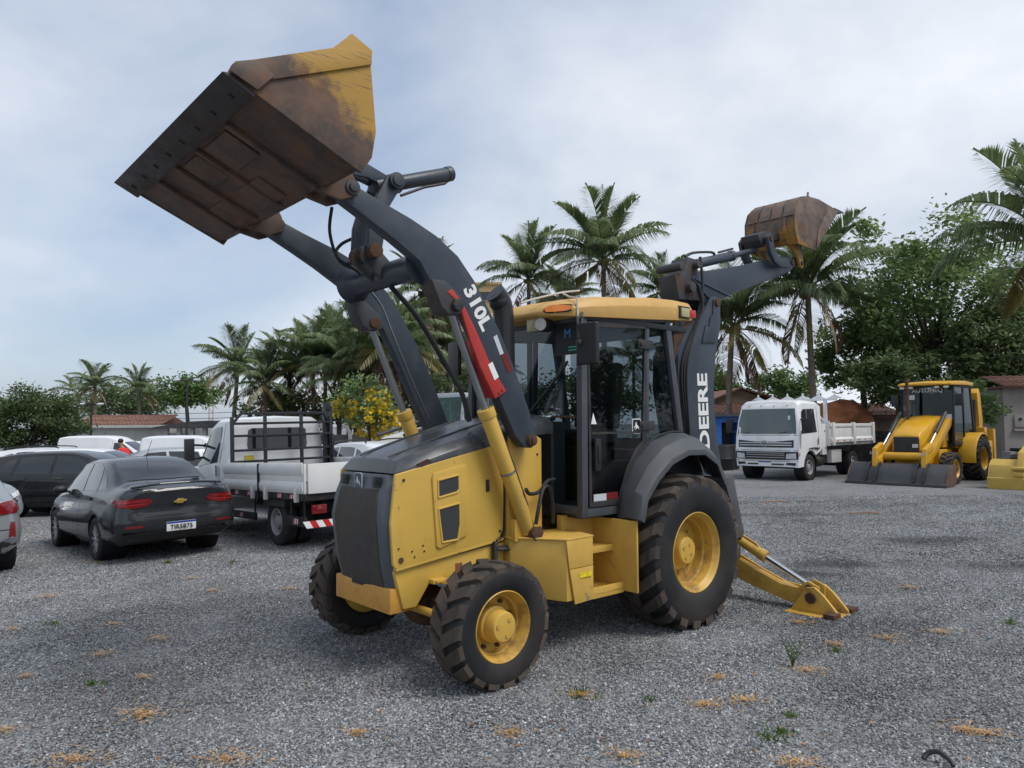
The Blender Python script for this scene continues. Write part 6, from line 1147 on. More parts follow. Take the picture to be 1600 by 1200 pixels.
# ------------------------------------------------------------------ buildings, walls, poles
random.seed(11)
WALLW = mat('limewashed_wall', (.52, .52, .50), .8, var=.08, vscale=1.5, dirt=(.3, .27, .24), damt=.4, dscale=.8, streak=True)
WALLG = mat('grey_render_wall', (.30, .275, .255), .85, var=.12, vscale=1.2, dirt=(.16, .14, .12), damt=.5, dscale=1.2, streak=True)
WALLD = mat('dark_fence_wall', (.07, .066, .06), .85, var=.2, vscale=1, dirt=(.13, .11, .09), damt=.5, dscale=1)
PALEG = mat('pale_green_wall', (.34, .37, .32), .85, var=.12, dirt=(.14, .13, .11), damt=.6, dscale=1.5)
TILE = [mat('clay_tile_%d' % i, c, .8, var=.3, vscale=2, dirt=(.08, .05, .04), damt=.7, dscale=2) for i, c in enumerate(((.2, .1, .07), (.165, .082, .06), (.225, .12, .088)))]
CONC = mat('concrete', (.3, .29, .28), .85, var=.1); DKW = mat('shed_sheet', (.06, .06, .064), .7, var=.2); WINM = mat('far_window', (.03, .035, .04), .1, spec=.7)
def tiled(parent, x0, x1, y0, y1, z0, z1, rows=9, cols=0, name='roof_tile'):
    "rows of clay tile courses on a roof slope running up from (y0,z0) to (y1,z1)"
    for r in range(rows):
        a, b = r / rows, (r + 1.12) / rows; ya, yb = y0 + (y1 - y0) * a, y0 + (y1 - y0) * b; za, zb = z0 + (z1 - z0) * a + .035, z0 + (z1 - z0) * b - .0
        n = cols or int((x1 - x0) / .24); mb = MB()
        for i in range(n):
            xa = x0 + (x1 - x0) * i / n; xb = x0 + (x1 - x0) * (i + 1) / n; w = xb - xa; dz = random.uniform(-.012, .012)
            mb.add([(xa + w * .04, ya, za + dz), (xa + w * .3, ya, za + .06 + dz), (xa + w * .7, ya, za + .06 + dz), (xb - w * .04, ya, za + dz), (xa + w * .04, yb, zb + dz), (xa + w * .3, yb, zb + .06 + dz), (xa + w * .7, yb, zb + .06 + dz), (xb - w * .04, yb, zb + dz)], [(0, 1, 5, 4), (1, 2, 6, 5), (2, 3, 7, 6), (0, 3, 2, 1)])
        mb.build('tile_course', TILE[r % 3], parent, smooth=0, fix=False)
# low white house with a clay tile roof, far left
ZL = -1.05
def wx(u, d): return at(u, 660, d).x
bh = empty('house', (wx(185, 46), 46, ZL)); tag(bh, 'low white house with red clay tile roof at the far left', 'building'); x0, x1 = wx(100, 46) - bh.location.x, wx(263, 46) - bh.location.x
mb = MB(); mb.b2(x0, x1, 0, 7, 0, 2.75); mb.build('wall', WALLW, bh); mb = MB(); mb.b2(x0 - .3, x1 + .1, -.5, 0, 2.7, 2.86); mb.build('eave_slab', WALLW, bh)
mb = MB(); mb.prism([(x0 - .2, .6, 2.75), (x0 - .2, 6.6, 2.75), (x0 - .2, 3.6, 3.5)], (x1 - x0 - 1.2, 0, 0)); rf_ = mb.build('roof', TILE[1], bh); tiled(rf_, x0 - .3, x1 - 1.0, .5, 3.6, 2.72, 3.5, 8)
for u in (200, 245): xx = wx(u, 46) - bh.location.x; mb = MB(); mb.b2(xx - .5, xx + .5, -.06, .02, 1.45, 1.95); wf = mb.build('window', WALLW, bh); [MB().b2(xx - .46 + k * .31, xx - .18 + k * .31, -.08, -.05, 1.5, 1.9).build('pane', WINM, wf) for k in range(3)]
# open shed beside it
sh = empty('open_shed', (wx(300, 44), 44, ZL)); tag(sh, 'open shed with dark sagging roof beside the white house', 'shed'); sx0, sx1 = wx(246, 44) - sh.location.x, wx(372, 44) - sh.location.x
mb = MB(); mb.prism([(sx0, -.6, 2.72), (sx0 + 2.2, -.6, 3.05), (sx1 - 1.5, -.6, 3.1), (sx1, -.6, 2.75), (sx1, -.6, 2.66), (sx0, -.6, 2.63)], (0, 6, 0)); mb.build('roof', DKW, sh)
for k in range(6): xx = sx0 + .6 + k * (sx1 - sx0 - 1) / 5; mb = MB(); mb.b2(xx - .12, xx + .12, -.2, .04, 0, 2.7); mb.build('column', WALLW, sh)
mb = MB(); mb.b2(sx0, sx0 + 2.0, .05, .3, 0, 2.35); mb.build('white_wall', WALLW, sh); mb = MB(); mb.b2(sx0 + 2.0, sx1, 1, 1.2, 0, 2.1); mb.build('dark_wall', WALLD, sh)
# dark boundary wall with concrete posts behind the flatbed truck
fw = empty('boundary_wall', (wx(470, 33), 33, -.7)); tag(fw, 'dark boundary wall with pale concrete posts under the palms', 'wall'); a0, a1 = wx(340, 33) - fw.location.x, wx(880, 33) - fw.location.x
mb = MB(); mb.b2(a0, a1, 0, .2, 0, 2.0); mb.build('wall', WALLD, fw)
for u in (478, 511, 548, 582, 615, 700, 760, 820): xx = wx(u, 33) - fw.location.x; mb = MB(); mb.b2(xx - .07, xx + .07, -.16, -.02, 0, 2.05); mb.prism([(xx - .07, -.16, 2.05), (xx + .07, -.16, 2.05), (xx - .2, -.2, 2.55), (xx - .32, -.2, 2.5)], (0, .12, 0)); mb.build('post', CONC, fw)
# far apartment block
TAN = mat('tan_render', (.42, .30, .15), .85, var=.08); TAN2 = mat('pale_tan_render', (.46, .40, .32), .85, var=.06)
def block(name, label, u0, u1, vtop, d, m, fl, cols, hcap=None):
    A, B = at(u0, vtop, d), at(u1, vtop, d); o = empty(name, ((A.x + B.x) / 2, d, -1)); w = (B.x - A.x) / 2; H = A.z + 1
    mb = MB(); mb.b2(-w, w, 0, 12, 0, H); mb.build('wall', m, o)
    for i in range(fl):
        z = H - 2.2 - i * 3
        if z < 1: break
        for c in range(cols):
            x = -w + (c + .5) * 2 * w / cols; mb = MB(); mb.b2(x - .6, x + .6, -.05, .1, z, z + 1.2); f = mb.build('window', WINM, o); mb = MB(); mb.b2(x - .7, x + .7, -.12, -.04, z - .12, z - .02); mb.build('sill', CONC, f)
    mb = MB(); mb.b2(-w - .2, w + .2, -.25, 12.2, H, H + .3); mb.build('parapet', m, o); tag(o, label, 'building'); return o
block('apartment_block', 'tan apartment block with rows of windows behind the palms and loader arms', 640, 742, 478, 95, TAN2, 8, 6); block('apartment_block', 'taller ochre apartment tower seen just left of the exhaust stack', 742, 782, 445, 100, TAN, 9, 3); block('apartment_block', 'far pale grey block showing through the right-hand tree', 1545, 1610, 545, 120, TAN2, 5, 6)
# right hand side: tiled house, blue booth, grey house
bz = empty('house', (wx(1160, 38), 38, 0)); tag(bz, 'brown house with old clay tile roof behind the tipper truck', 'building')
WALLB = mat('brown_render', (.2, .15, .11), .85, var=.15); b0, b1 = wx(1080, 38) - bz.location.x, wx(1420, 38) - bz.location.x
mb = MB(); mb.b2(b0, b1, 0, 8, 0, 2.3); mb.prism([(b0, 1.9, 2.2), (b0 + (b1 - b0) * .28, 1.9, 3.55), (b0 + (b1 - b0) * .36, 1.9, 3.2), (b0 + (b1 - b0) * .5, 1.9, 2.2)], (0, 5, 0)); mb.build('wall', WALLB, bz)
mb = MB(); mb.prism([(b0 - .3, -.8, 2.02), (b0 - .3, 2.2, 2.72), (b0 - .3, 2.2, 2.62), (b0 - .3, -.8, 1.94)], (b1 - b0, 0, 0)); rr_ = mb.build('roof', TILE[0], bz); tiled(rr_, b0 - .3, b1 - .5, -.85, 2.2, 2.03, 2.72, 7)
mb = MB(); mb.prism([(b0 - .2, 1.7, 2.28), (b0 + (b1 - b0) * .28, 1.7, 3.66), (b0 + (b1 - b0) * .28, 1.7, 3.56), (b0 - .1, 1.7, 2.2)], (0, 5.4, 0)); mb.prism([(b0 + (b1 - b0) * .28, 1.7, 3.66), (b0 + (b1 - b0) * .52, 1.7, 2.9), (b0 + (b1 - b0) * .52, 1.7, 2.8), (b0 + (b1 - b0) * .28, 1.7, 3.56)], (0, 5.4, 0)); mb.build('gable_roof', TILE[0], bz)
bt = empty('booth', (wx(1129, 31), 31, 0)); tag(bt, 'blue kiosk front with dark doorway just right of the boom', 'booth'); BLU = mat('blue_paint', (.02, .12, .42), .5, var=.12, dirt=(.1, .12, .15), damt=.3); CYA = mat('cyan_paint', (.06, .3, .5), .5)
mb = MB(); mb.b2(-.75, -.05, 0, 1.5, 0, 2.0); mb.b2(.65, .95, 0, 1.5, 0, 2.0); mb.b2(-.05, .65, 0, 1.5, 1.75, 2.0); mb.build('wall', BLU, bt); mb = MB(); mb.b2(-.05, .65, .9, 1.0, 0, 1.75); mb.build('doorway', BLACK, bt); mb = MB(); mb.b2(-.8, 1.0, -.2, 1.6, 2.0, 2.1); mb.build('roof', DKW, bt); mb = MB(); mb.b2(-.5, -.4, -.02, 0, 0, 1.8); mb.build('trim', CYA, bt)
for i, (u, v, r) in enumerate(((1128, 730, .45), (1140, 728, .42))):
    p = at(u, 700, 27); o = empty('barrel', (p.x, 27 + i * .3, 0)); mb = MB(); mb.lathe([(r * .95, 0), (r, .05), (r, .4), (r * 1.03, .42), (r, .44), (r, .85), (r * .95, .9)], axis='Z', n=20); mb.build('drum', BLACK, o, smooth=50); mb = MB(); mb.cyl((0, 0, .9), (0, 0, .92), r * .9, n=18); mb.build('lid', BLKM, o); tag(o, ['black barrel standing below the blue kiosk, nearer the boom', 'black barrel below the blue kiosk, nearer the tipper truck'][i], 'barrel', 'black barrels by the kiosk')
gh = empty('house', (wx(1600, 27), 27, 0)); tag(gh, 'grey rendered house with meter boxes and tile coping at the right edge', 'building'); g0 = wx(1569, 27) - gh.location.x
mb = MB(); mb.b2(g0, g0 + 6, 0, 6, 0, 2.95); mb.build('wall', WALLG, gh); mb = MB(); mb.b2(g0 - .2, g0 + 6, -.35, .9, 2.95, 3.02); cp_ = mb.build('coping', TILE[0], gh); tiled(cp_, g0 - .2, g0 + 6, -.4, .9, 2.98, 3.4, 4)
for x in (g0 + .35, g0 + .85): mb = MB(); mb.b2(x, x + .42, -.06, .02, 1.5, 1.95); q = mb.build('meter_box', WALLG, gh, bevel=.01); mb = MB(); mb.b2(x + .15, x + .27, -.075, -.055, 1.75, 1.85); mb.build('meter_glass', BLACK, q)
mb = MB(); mb.b2(g0 + .3, g0 + 1.4, -.12, 0, 1.36, 1.44); mb.build('ledge', WALLG, gh); mb = MB(); mb.b2(g0 - .15, g0 + .95, -.5, -.02, 0, .62); mb.build('low_block', CONC, gh, bevel=.02); mb = MB(); mb.b2(g0 + .1, g0 + .7, -.55, -.1, .62, .74); mb.build('vent_cover', BLACK, gh)
gw = empty('garden_wall', (wx(1545, 29), 29, 0)); tag(gw, 'pale green stained wall between the small yellow loader and grey house', 'wall'); mb = MB(); mb.b2(-2.5, 1.3, 0, .25, 0, 2.0); mb.build('wall', PALEG, gw); mb = MB(); mb.b2(-2.55, 1.35, -.06, .31, 2.0, 2.08); mb.build('coping', TILE[1], gw)
kb_ = MB(); kb_.b2(wx(1470, 25.5), wx(1700, 25.5), 25.3, 25.7, -.1, .13); tag(kb_.build('kerb', CONC, bevel=.02), 'concrete kerb in front of the grey house', 'kerb', kind='structure')
md_ = MB(); rings = []
for j in range(9):
    t = j / 8; rr = 1.35 * math.cos(t * math.pi / 2) ** .5; ring = []
    for i in range(28):
        a = 2 * math.pi * i / 28; k = 1 + .3 * noise.noise(Vector((math.cos(a) * 2, math.sin(a) * 2, t * 3))); ring.append((rr * k * math.cos(a) * 1.15, rr * k * math.sin(a), 2.6 * t ** .6 * (1 + .12 * noise.noise(Vector((a, t * 4, 3)))) if t else 0))
    rings.append(ring)
md_.loft(rings); mo = md_.build('earth_mound', mat('red_earth', (.24, .085, .035), .9, var=.35, vscale=5, dirt=(.06, .025, .015), damt=.9, dscale=2.5, bump=.8, bscale=8), smooth=40); p = at(1312, 660, 32); mo.location = (p.x, 32, 1.0); mo.scale = (1, 1, .64); tag(mo, 'reddish brown mound rising behind the tipper truck bed', 'mound')
sk = empty('skip_container', (p.x, 32, 0)); tag(sk, 'dark open skip holding the reddish mound behind the tipper truck', 'container'); mb = MB(); mb.loft([[(-1.2, -1.1, 0), (1.2, -1.1, 0), (1.2, 1.1, 0), (-1.2, 1.1, 0)], [(-1.7, -1.35, 1.35), (1.7, -1.35, 1.35), (1.7, 1.35, 1.35), (-1.7, 1.35, 1.35)]]); mb.build('tub', FRM, sk, bevel=.02)  # added dark tub: stands in for the shade seen below the tipper bed
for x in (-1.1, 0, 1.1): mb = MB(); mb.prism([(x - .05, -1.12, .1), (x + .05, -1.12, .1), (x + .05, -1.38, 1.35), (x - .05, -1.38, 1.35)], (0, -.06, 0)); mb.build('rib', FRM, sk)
# poles and wires
def pole(u, vt, d, label, kind):
    p = at(u, vt, d); g = gz(p.x, d); o = empty('light_pole' if kind else 'utility_pole', (p.x, d, g)); H = p.z - g; mb = MB(); mb.cyl((0, 0, 0), (0, 0, H), .07, .045, n=10); mb.build('post', mat('pole_dark', (.03, .032, .035), .6), o)
    mb = MB()
    if kind:
        mb.b2(-.55, .55, -.03, .03, H - .05, H + .02); q = mb.build('crossarm', BLKM, o)
        for s in (-1, 1): mb = MB(); mb.box((s * .5, -.08, H + .02), (.28, .22, .06), (.3, 0, 0)); mb.build('floodlight', STK, q)
    else: mb.b2(-.8, .8, -.05, .05, H - .5, H - .4); mb.build('crossarm', WALLD, o)
    tag(o, label, 'light pole' if kind else 'pole'); return o
pole(143, 632, 38, 'thin dark light pole in front of the tile-roofed house', 1); pole(293, 594, 36, 'taller dark light pole in front of the open shed', 1); pole(51, 605, 60, 'utility pole behind the dark bush at far left', 0)
p = at(331, 575, 110); o = empty('antenna_mast', (p.x, 110, -1)); H = p.z + 1; mb = MB()
for s in (-.3, .3): mb.cyl((s, 0, 0), (s, 0, H), .12, .1, n=8)
mb.build('mast', mat('mast_pink', (.5, .42, .4), .6), o)
for k in range(9): mb = MB(); mb.tube([(-.3, 0, H - k * 1.2), (.3, 0, H - k * 1.2 - 1)], .06, 5); mb.build('brace', mat('mast_pink', (.5, .42, .4), .6), o)
tag(o, 'pinkish lattice mast left of the first tall palm', 'mast')
for i, (u0, v0, u1, v1, d, lab) in enumerate(((0, 612, 420, 640, 60, 'upper power line sagging across the left background'), (0, 621, 420, 648, 60, 'lower power line sagging across the left background'), (1110, 588, 1300, 575, 55, 'power line between the palms at right'))):
    A, B = at(u0, v0, d), at(u1, v1, d); P = [A.lerp(B, k / 10) - Vector((0, 0, .9 * 4 * k / 10 * (1 - k / 10))) for k in range(11)]; mb = MB(); mb.tube(P, .022, 5); tag(mb.build('power_line', BLACK), lab, 'cable', 'power lines')
# ------------------------------------------------------------------ person in a red shirt leaning on a car
def person(x, y, z, rz):
    o = empty('person', (x, y, z), rz); tag(o, 'person in a red shirt leaning forward among the white vans', 'person')
    def skin(name, P, E_, m, par):
        me = bpy.data.meshes.new(name); me.from_pydata([p[:3] for p in P], E_, []); ob = link(name, me, par); md = ob.modifiers.new('s', 'SKIN'); ob.modifiers.new('d', 'SUBSURF').levels = 2; ob.modifiers['d'].render_levels = 2
        for v, p in zip(me.skin_vertices[0].data, P): v.radius = (p[3], p[3] * (p[4] if len(p) > 4 else 1))
        me.skin_vertices[0].data[0].use_root = True; me.materials.append(m); bpy.context.view_layer.update(); dg = bpy.context.evaluated_depsgraph_get(); m2 = bpy.data.meshes.new_from_object(ob.evaluated_get(dg)); ob.modifiers.clear(); ob.data = m2; m2.shade_smooth(); return ob
    SK = mat('skin', (.28, .15, .095), .6); SH_ = mat('red_shirt', (.55, .03, .03), .8); JN = mat('dark_trousers', (.03, .035, .05), .8); HR = mat('black_hair', (.012, .01, .009), .6)
    P = [(0, 0, .93, .15, .8), (.06, 0, 1.12, .14, 1.0), (.16, 0, 1.3, .155, 1.05), (.22, 0, 1.42, .1), (.26, 0, 1.5, .055), (.31, 0, 1.6, .085), (.33, 0, 1.7, .08), (0, .1, .88, .1), (.02, .12, .5, .075), (-.02, .13, .1, .05), (.1, .13, .04, .04), (0, -.1, .88, .1), (.02, -.12, .5, .075), (-.02, -.13, .1, .05), (.1, -.13, .04, .04), (.2, .19, 1.36, .07), (.3, .26, 1.12, .05), (.48, .2, 1.06, .04), (.58, .16, 1.06, .035), (.2, -.19, 1.36, .07), (.3, -.26, 1.12, .05), (.48, -.2, 1.06, .04), (.58, -.16, 1.06, .035)]
    E_ = [(0, 1), (1, 2), (2, 3), (3, 4), (4, 5), (5, 6), (0, 7), (7, 8), (8, 9), (9, 10), (0, 11), (11, 12), (12, 13), (13, 14), (2, 15), (15, 16), (16, 17), (17, 18), (2, 19), (19, 20), (20, 21), (21, 22)]
    skin('body', P, E_, SK, o)
    T = [(.03, 0, .9, .165, .85), (.06, 0, 1.12, .155, 1.05), (.16, 0, 1.3, .17, 1.1), (.22, 0, 1.41, .115), (.2, .19, 1.36, .085), (.27, .25, 1.17, .068), (.2, -.19, 1.36, .085), (.27, -.25, 1.17, .068)]
    skin('shirt', T, [(0, 1), (1, 2), (2, 3), (2, 4), (4, 5), (2, 6), (6, 7)], SH_, o)
    skin('trousers', [(0, 0, .93, .16, .85), (0, .1, .86, .115), (.02, .12, .5, .088), (-.02, .13, .12, .07), (0, -.1, .86, .115), (.02, -.12, .5, .088), (-.02, -.13, .12, .07)], [(0, 1), (1, 2), (2, 3), (0, 4), (4, 5), (5, 6)], JN, o)
    mb = MB(); mb.ball((.305, 0, 1.7), .1, 9, (1, .92, .95)); mb.build('hair', HR, o, smooth=60)
    return o
pp_ = at(200, 690, 27); person(pp_.x, 27, gz(pp_.x, 27), R(170))
# ------------------------------------------------------------------ palms, trees, weeds
def leaf_mat(name, c1, c2, rough=.4, transl=.42, scale=.6):
    m = bpy.data.materials.new(name); m.use_nodes = True; N, L = m.node_tree.nodes, m.node_tree.links; b = N['Principled BSDF']; o = N['Material Output']
    b.inputs['Roughness'].default_value = rough; b.inputs['Specular IOR Level'].default_value = .5
    g = N.new('ShaderNodeNewGeometry'); n = N.new('ShaderNodeTexNoise'); n.inputs['Scale'].default_value = scale; n.inputs['Detail'].default_value = 3; L.new(g.outputs['Position'], n.inputs[0])
    a = N.new('ShaderNodeMath'); a.operation = 'ADD'; L.new(n.outputs[0], a.inputs[0]); rr = N.new('ShaderNodeMath'); rr.operation = 'MULTIPLY_ADD'; rr.inputs[1].default_value = .5; rr.inputs[2].default_value = -.25; L.new(g.outputs['Random Per Island'], rr.inputs[0]); L.new(rr.outputs[0], a.inputs[1])
    r = N.new('ShaderNodeMapRange'); r.inputs[1].default_value = .3; r.inputs[2].default_value = .7; L.new(a.outputs[0], r.inputs[0])
    mx = N.new('ShaderNodeMix'); mx.data_type = 'RGBA'; mx.inputs[6].default_value = (*c1, 1); mx.inputs[7].default_value = (*c2, 1); L.new(r.outputs[0], mx.inputs[0]); L.new(mx.outputs[2], b.inputs['Base Color'])
    t = N.new('ShaderNodeBsdfTranslucent'); L.new(mx.outputs[2], t.inputs[0]); ms = N.new('ShaderNodeMixShader'); ms.inputs[0].default_value = transl; L.new(b.outputs[0], ms.inputs[1]); L.new(t.outputs[0], ms.inputs[2]); L.new(ms.outputs[0], o.inputs[0]); return m
FG = leaf_mat('palm_green', (.1, .145, .065), (.22, .27, .12)); FY = leaf_mat('palm_yellowing', (.14, .14, .05), (.24, .2, .07)); FD = leaf_mat('palm_dead', (.13, .075, .045), (.2, .125, .08), transl=.1)
BARK = mat('palm_bark', (.2, .165, .135), .9, var=.3, vscale=3, dirt=(.06, .05, .04), damt=.6, dscale=4, bump=.6, bscale=9)
def frond_mesh(e0, bend, m, seed, droop=.55, n=66, dead=False):
    rnd = random.Random(seed); mb = MB(); P = []; p = Vector((0, 0, 0)); S = 26; tw = rnd.uniform(-.25, .25)
    for i in range(S + 1):
        t = i / S; e = e0 - bend * t ** 1.3; P.append((p.copy(), e)); p = p + Vector((math.cos(e), tw * t * .35, math.sin(e))) / S
    mb.tube([q for q, e in P], .011, 4, taper=.25)
    for k in range(n):
        t = .1 + .9 * k / n; f = t * S; i = min(int(f), S - 1); q = P[i][0].lerp(P[i + 1][0], f - i); e = P[i][1]; fw = Vector((math.cos(e), 0, math.sin(e))); up = Vector((-math.sin(e), 0, math.cos(e)))
        ln = (.33 * math.sin(math.pi * min(1, .12 + t * .95)) ** .6 + .03) * rnd.uniform(.85, 1.1)
        for s in (1, -1):
            if rnd.random() < (.35 if dead else .1): continue
            sw = .5 + .55 * t; dr = droop * rnd.uniform(.7, 1.3)
            d = (Vector((0, s, 0)) * 1.0 + fw * sw + up * .28).normalized(); d2 = (d - Vector((0, 0, dr * 1.6))).normalized()
            w = Vector((0, 0, 1)).cross(d); w = (w.normalized() if w.length > .01 else fw) * .0082; a = q; b_ = q + d * ln * .5; c = b_ + d2 * ln * .5
            mb.add([a - w * .7, a + w * .7, b_ + w, b_ - w, c], [(0, 1, 2, 3), (3, 2, 4)])
    me = mb.build('frond', m, smooth=0, fix=False); d = me.data; bpy.data.objects.remove(me); return d
FR = {'up': [frond_mesh(R(84), R(26), FG, 1, .2), frond_mesh(R(74), R(42), FG, 2, .25), frond_mesh(R(66), R(38), FG, 3, .3)],
      'mid': [frond_mesh(R(52), R(58), FG, 4, .75), frond_mesh(R(40), R(56), FG, 5, .9), frond_mesh(R(30), R(62), FG, 6, 1.1), frond_mesh(R(46), R(76), FG, 7, .9)],
      'low': [frond_mesh(R(10), R(58), FG, 8, 1.3), frond_mesh(R(-5), R(60), FY, 9, 1.2), frond_mesh(R(14), R(66), FG, 10, 1.2), frond_mesh(R(-20), R(52), FY, 11, 1.1)],
      'dead': [frond_mesh(R(-45), R(42), FD, 12, .9, dead=True), frond_mesh(R(-58), R(28), FD, 13, .9, dead=True)]}
def palm(u, v, d, L_, label, lean=0., dead=2, seed=0, nf=(7, 9, 7), trunk_r=.17):
    rnd = random.Random(seed * 7 + 3); c = at(u, v, d); g = gz(c.x, d) - .1; o = empty('palm_tree', (c.x - lean, d, g)); H = c.z - g
    mb = MB(); P = [Vector((lean * (t ** 1.6), .15 * math.sin(t * 3), H * t)) for t in [i / 10 for i in range(11)]]
    rings = []
    for i, p in enumerate(catmull(P, 3)):
        t = i / 30; r = trunk_r * (1.5 - .5 * min(1, t * 8)) * (1 - .3 * t) * (1 + (.05 if i % 2 else -.03)); rings.append([p + Vector((r * math.cos(2 * math.pi * k / 10), r * math.sin(2 * math.pi * k / 10), 0)) for k in range(10)])
    mb.loft(rings); mb.build('trunk', BARK, o, smooth=50)
    for i in range(7 if d < 55 else 0):
        a = rnd.uniform(0, 6.28); mb = MB(); mb.ball((0, 0, 0), .12, 5, (1, 1, 1.25)); k = mb.build('coconut', mat('coconut_husk', (.16, .14, .05), .6), o, smooth=60); k.location = (lean + .25 * math.cos(a), .25 * math.sin(a), H - .25 - rnd.random() * .2)
    az = rnd.uniform(0, 6.28)
    for kind, n, sc in (('up', nf[0], .95), ('mid', nf[1], 1.0), ('low', nf[2], .95), ('dead', dead, .85)):
        for i in range(n):
            az += 2.399 + rnd.uniform(-.25, .25); f = link('frond', rnd.choice(FR[kind]), o, (lean + .1 * math.cos(az), .1 * math.sin(az), H - (.0 if kind == 'up' else .1 if kind == 'mid' else .25))); f.rotation_euler = (rnd.uniform(-.15, .15), rnd.uniform(-.12, .12), az); s = L_ * sc * rnd.uniform(.88, 1.1); f.scale = (s, s, s)
    tag(o, label, 'palm tree', 'coconut palms around the lot'); return o
palm(148, 600, 62, 2.5, 'far small palm left of its neighbour, above the tile-roofed house', seed=1, nf=(6, 9, 6)); palm(217, 606, 64, 2.4, 'far small palm second from left, above the tile-roofed house', seed=2, nf=(6, 9, 6))
palm(120, 612, 70, 2.4, 'distant low palm peeking out left behind the two small palms', seed=31, nf=(3, 7, 5))
palm(372, 570, 48, 3.0, 'tall palm standing alone above the left of the flatbed cab', seed=3, lean=.4); palm(414, 596, 43, 2.7, 'shorter yellowish palm directly above the flatbed cab rack', seed=4, nf=(7, 11, 10))
palm(486, 566, 44, 3.3, 'leftmost palm of the dense row, above the black rack post', seed=5, lean=-.3); palm(530, 556, 45, 3.6, 'second palm of the dense row behind the flatbed truck', seed=6); palm(572, 556, 41, 3.4, 'palm in the dense row right behind the flowering tree', seed=7, dead=4, lean=.5); palm(608, 540, 37, 3.5, 'palm with hanging brown dead fronds left of the far loader arm', seed=8, dead=9, nf=(7, 12, 10))
palm(662, 450, 44, 3.4, 'tall palm seen in the gap between the two loader arms', seed=9, dead=5, lean=.3); palm(700, 545, 47, 3.4, 'palm crown filling the gap under the cross tube', seed=10, dead=4); palm(752, 590, 42, 2.8, 'low palm behind the near loader arm and red strut', seed=11)
palm(826, 432, 47, 3.7, 'palm left of the tallest one, above the exhaust stack', seed=12, nf=(7, 9, 6)); palm(943, 402, 45, 4.8, 'tallest palm rising straight above the big loader cab roof', seed=14, nf=(11, 9, 7), dead=1, trunk_r=.2); palm(1034, 452, 52, 3.4, 'palm partly hidden just right of the tallest one above the cab', seed=15); palm(880, 470, 55, 3.2, 'palm low behind the cab roof, between the two taller palms', seed=21)
palm(1145, 505, 34, 3.8, 'palm directly behind the boom, brown trunk beside the tile roof', seed=16, lean=.3, dead=3); palm(1262, 448, 33, 4.2, 'big palm below and behind the raised hoe bucket', seed=17, nf=(8, 10, 8), dead=3, lean=-.2)
palm(1640, 365, 25, 3.8, 'palm whose fronds reach in at the right edge', seed=18, nf=(5, 10, 7)); palm(990, 560, 60, 3.4, 'low palm visible only through the cab door glass', seed=19)
palm(452, 580, 46, 3.2, 'palm between the cab-top palm and the dense row', seed=41); palm(508, 548, 50, 3.5, 'palm crown at the back of the dense row, above the rack', seed=42); palm(556, 540, 48, 3.6, 'tallest crown in the dense row left of the arms', seed=43); palm(634, 545, 43, 3.4, 'palm crown pressed behind the far loader arm', seed=44, dead=4); palm(545, 590, 39, 3.0, 'front low palm of the dense row above the flatbed side', seed=45, dead=4)
# broadleaf trees
def tree(name, u, v, d, rx, rz, label, m, nclu, nleaf, leaf, seed, trunk=(.22, None), squash=1., cat='tree', extra=None, ry=None, lo=-1, shell=.55, cs=.2):
    rnd = random.Random(seed); c = at(u, v, d); g = gz(c.x, d) - .1; o = empty(name, (c.x, d, g)); H = c.z - g; ry = ry or rx * .8
    B_ = mat('tree_bark', (.07, .055, .045), .9, var=.3, bump=.5, bscale=8); cl = []
    while len(cl) < nclu:
        p = Vector((rnd.uniform(-1, 1), rnd.uniform(-1, 1), rnd.uniform(lo, 1)))
        if p.length > 1 or p.length < shell * rnd.random(): continue
        k = 1 + .35 * noise.noise(p * 2.3 + Vector((seed, 0, 0))); cl.append(Vector((p.x * rx * k, p.y * ry * k, H + p.z * rz * k)))
    mb = MB(); base = Vector((0, 0, max(.3, H - rz * .75))); mb.tube([(0, 0, 0), (.05 * rx, 0, base.z * .5), base], trunk[0], 9, 3, taper=.7)
    for p in cl[:max(8, nclu // 3)]: mid = base.lerp(p, .5) + Vector((rnd.uniform(-.3, .3), rnd.uniform(-.3, .3), rz * .08)); mb.tube([base, mid, p], trunk[0] * .35, 5, 3, taper=.15)
    mb.build('trunk', B_, o, smooth=60); lf = MB()
    for p in cl:
        rad = cs * (rx + rz) * rnd.uniform(.6, 1.15)
        for i in range(nleaf):
            q = p + Vector((rnd.gauss(0, 1) * rad * .55, rnd.gauss(0, 1) * rad * .55, rnd.gauss(0, 1) * rad * .38)); s = leaf * rnd.uniform(.6, 1.3); a = Euler((rnd.uniform(-.9, .9), rnd.uniform(-.9, .9), rnd.uniform(0, 6.3))).to_matrix()
            lf.add([q + a @ Vector(w) * s for w in ((-.5, 0, 0), (0, -.28, .06), (.6, 0, -.08), (0, .28, .06))], [(0, 1, 2, 3)])
    lf.build('crown', m, o, smooth=0, fix=False) if False else raw('crown', lf, m, o)
    if extra: extra(o, cl, rnd)
    tag(o, label, cat); return o
def raw(name, mb, m, parent):
    me = bpy.data.meshes.new(name); me.from_pydata(mb.v, [], mb.f); me.materials.append(m); return link(name, me, parent)
LG = leaf_mat('broad_leaf_green', (.095, .16, .06), (.25, .34, .125), scale=.5); LG2 = leaf_mat('fresh_leaf_green', (.07, .13, .04), (.18, .27, .08), scale=.5); LD = leaf_mat('dark_leaf_green', (.07, .11, .045), (.17, .23, .09), scale=.6); FLW = leaf_mat('yellow_blossom', (.6, .42, .02), (.75, .55, .04), transl=.3)
tree('broadleaf_tree', 1455, 470, 34, 4.4, 3.9, 'big leafy tree towering behind the small yellow loader', LG, 120, 170, .25, 5, (.26, 0), shell=.6, cs=.105)
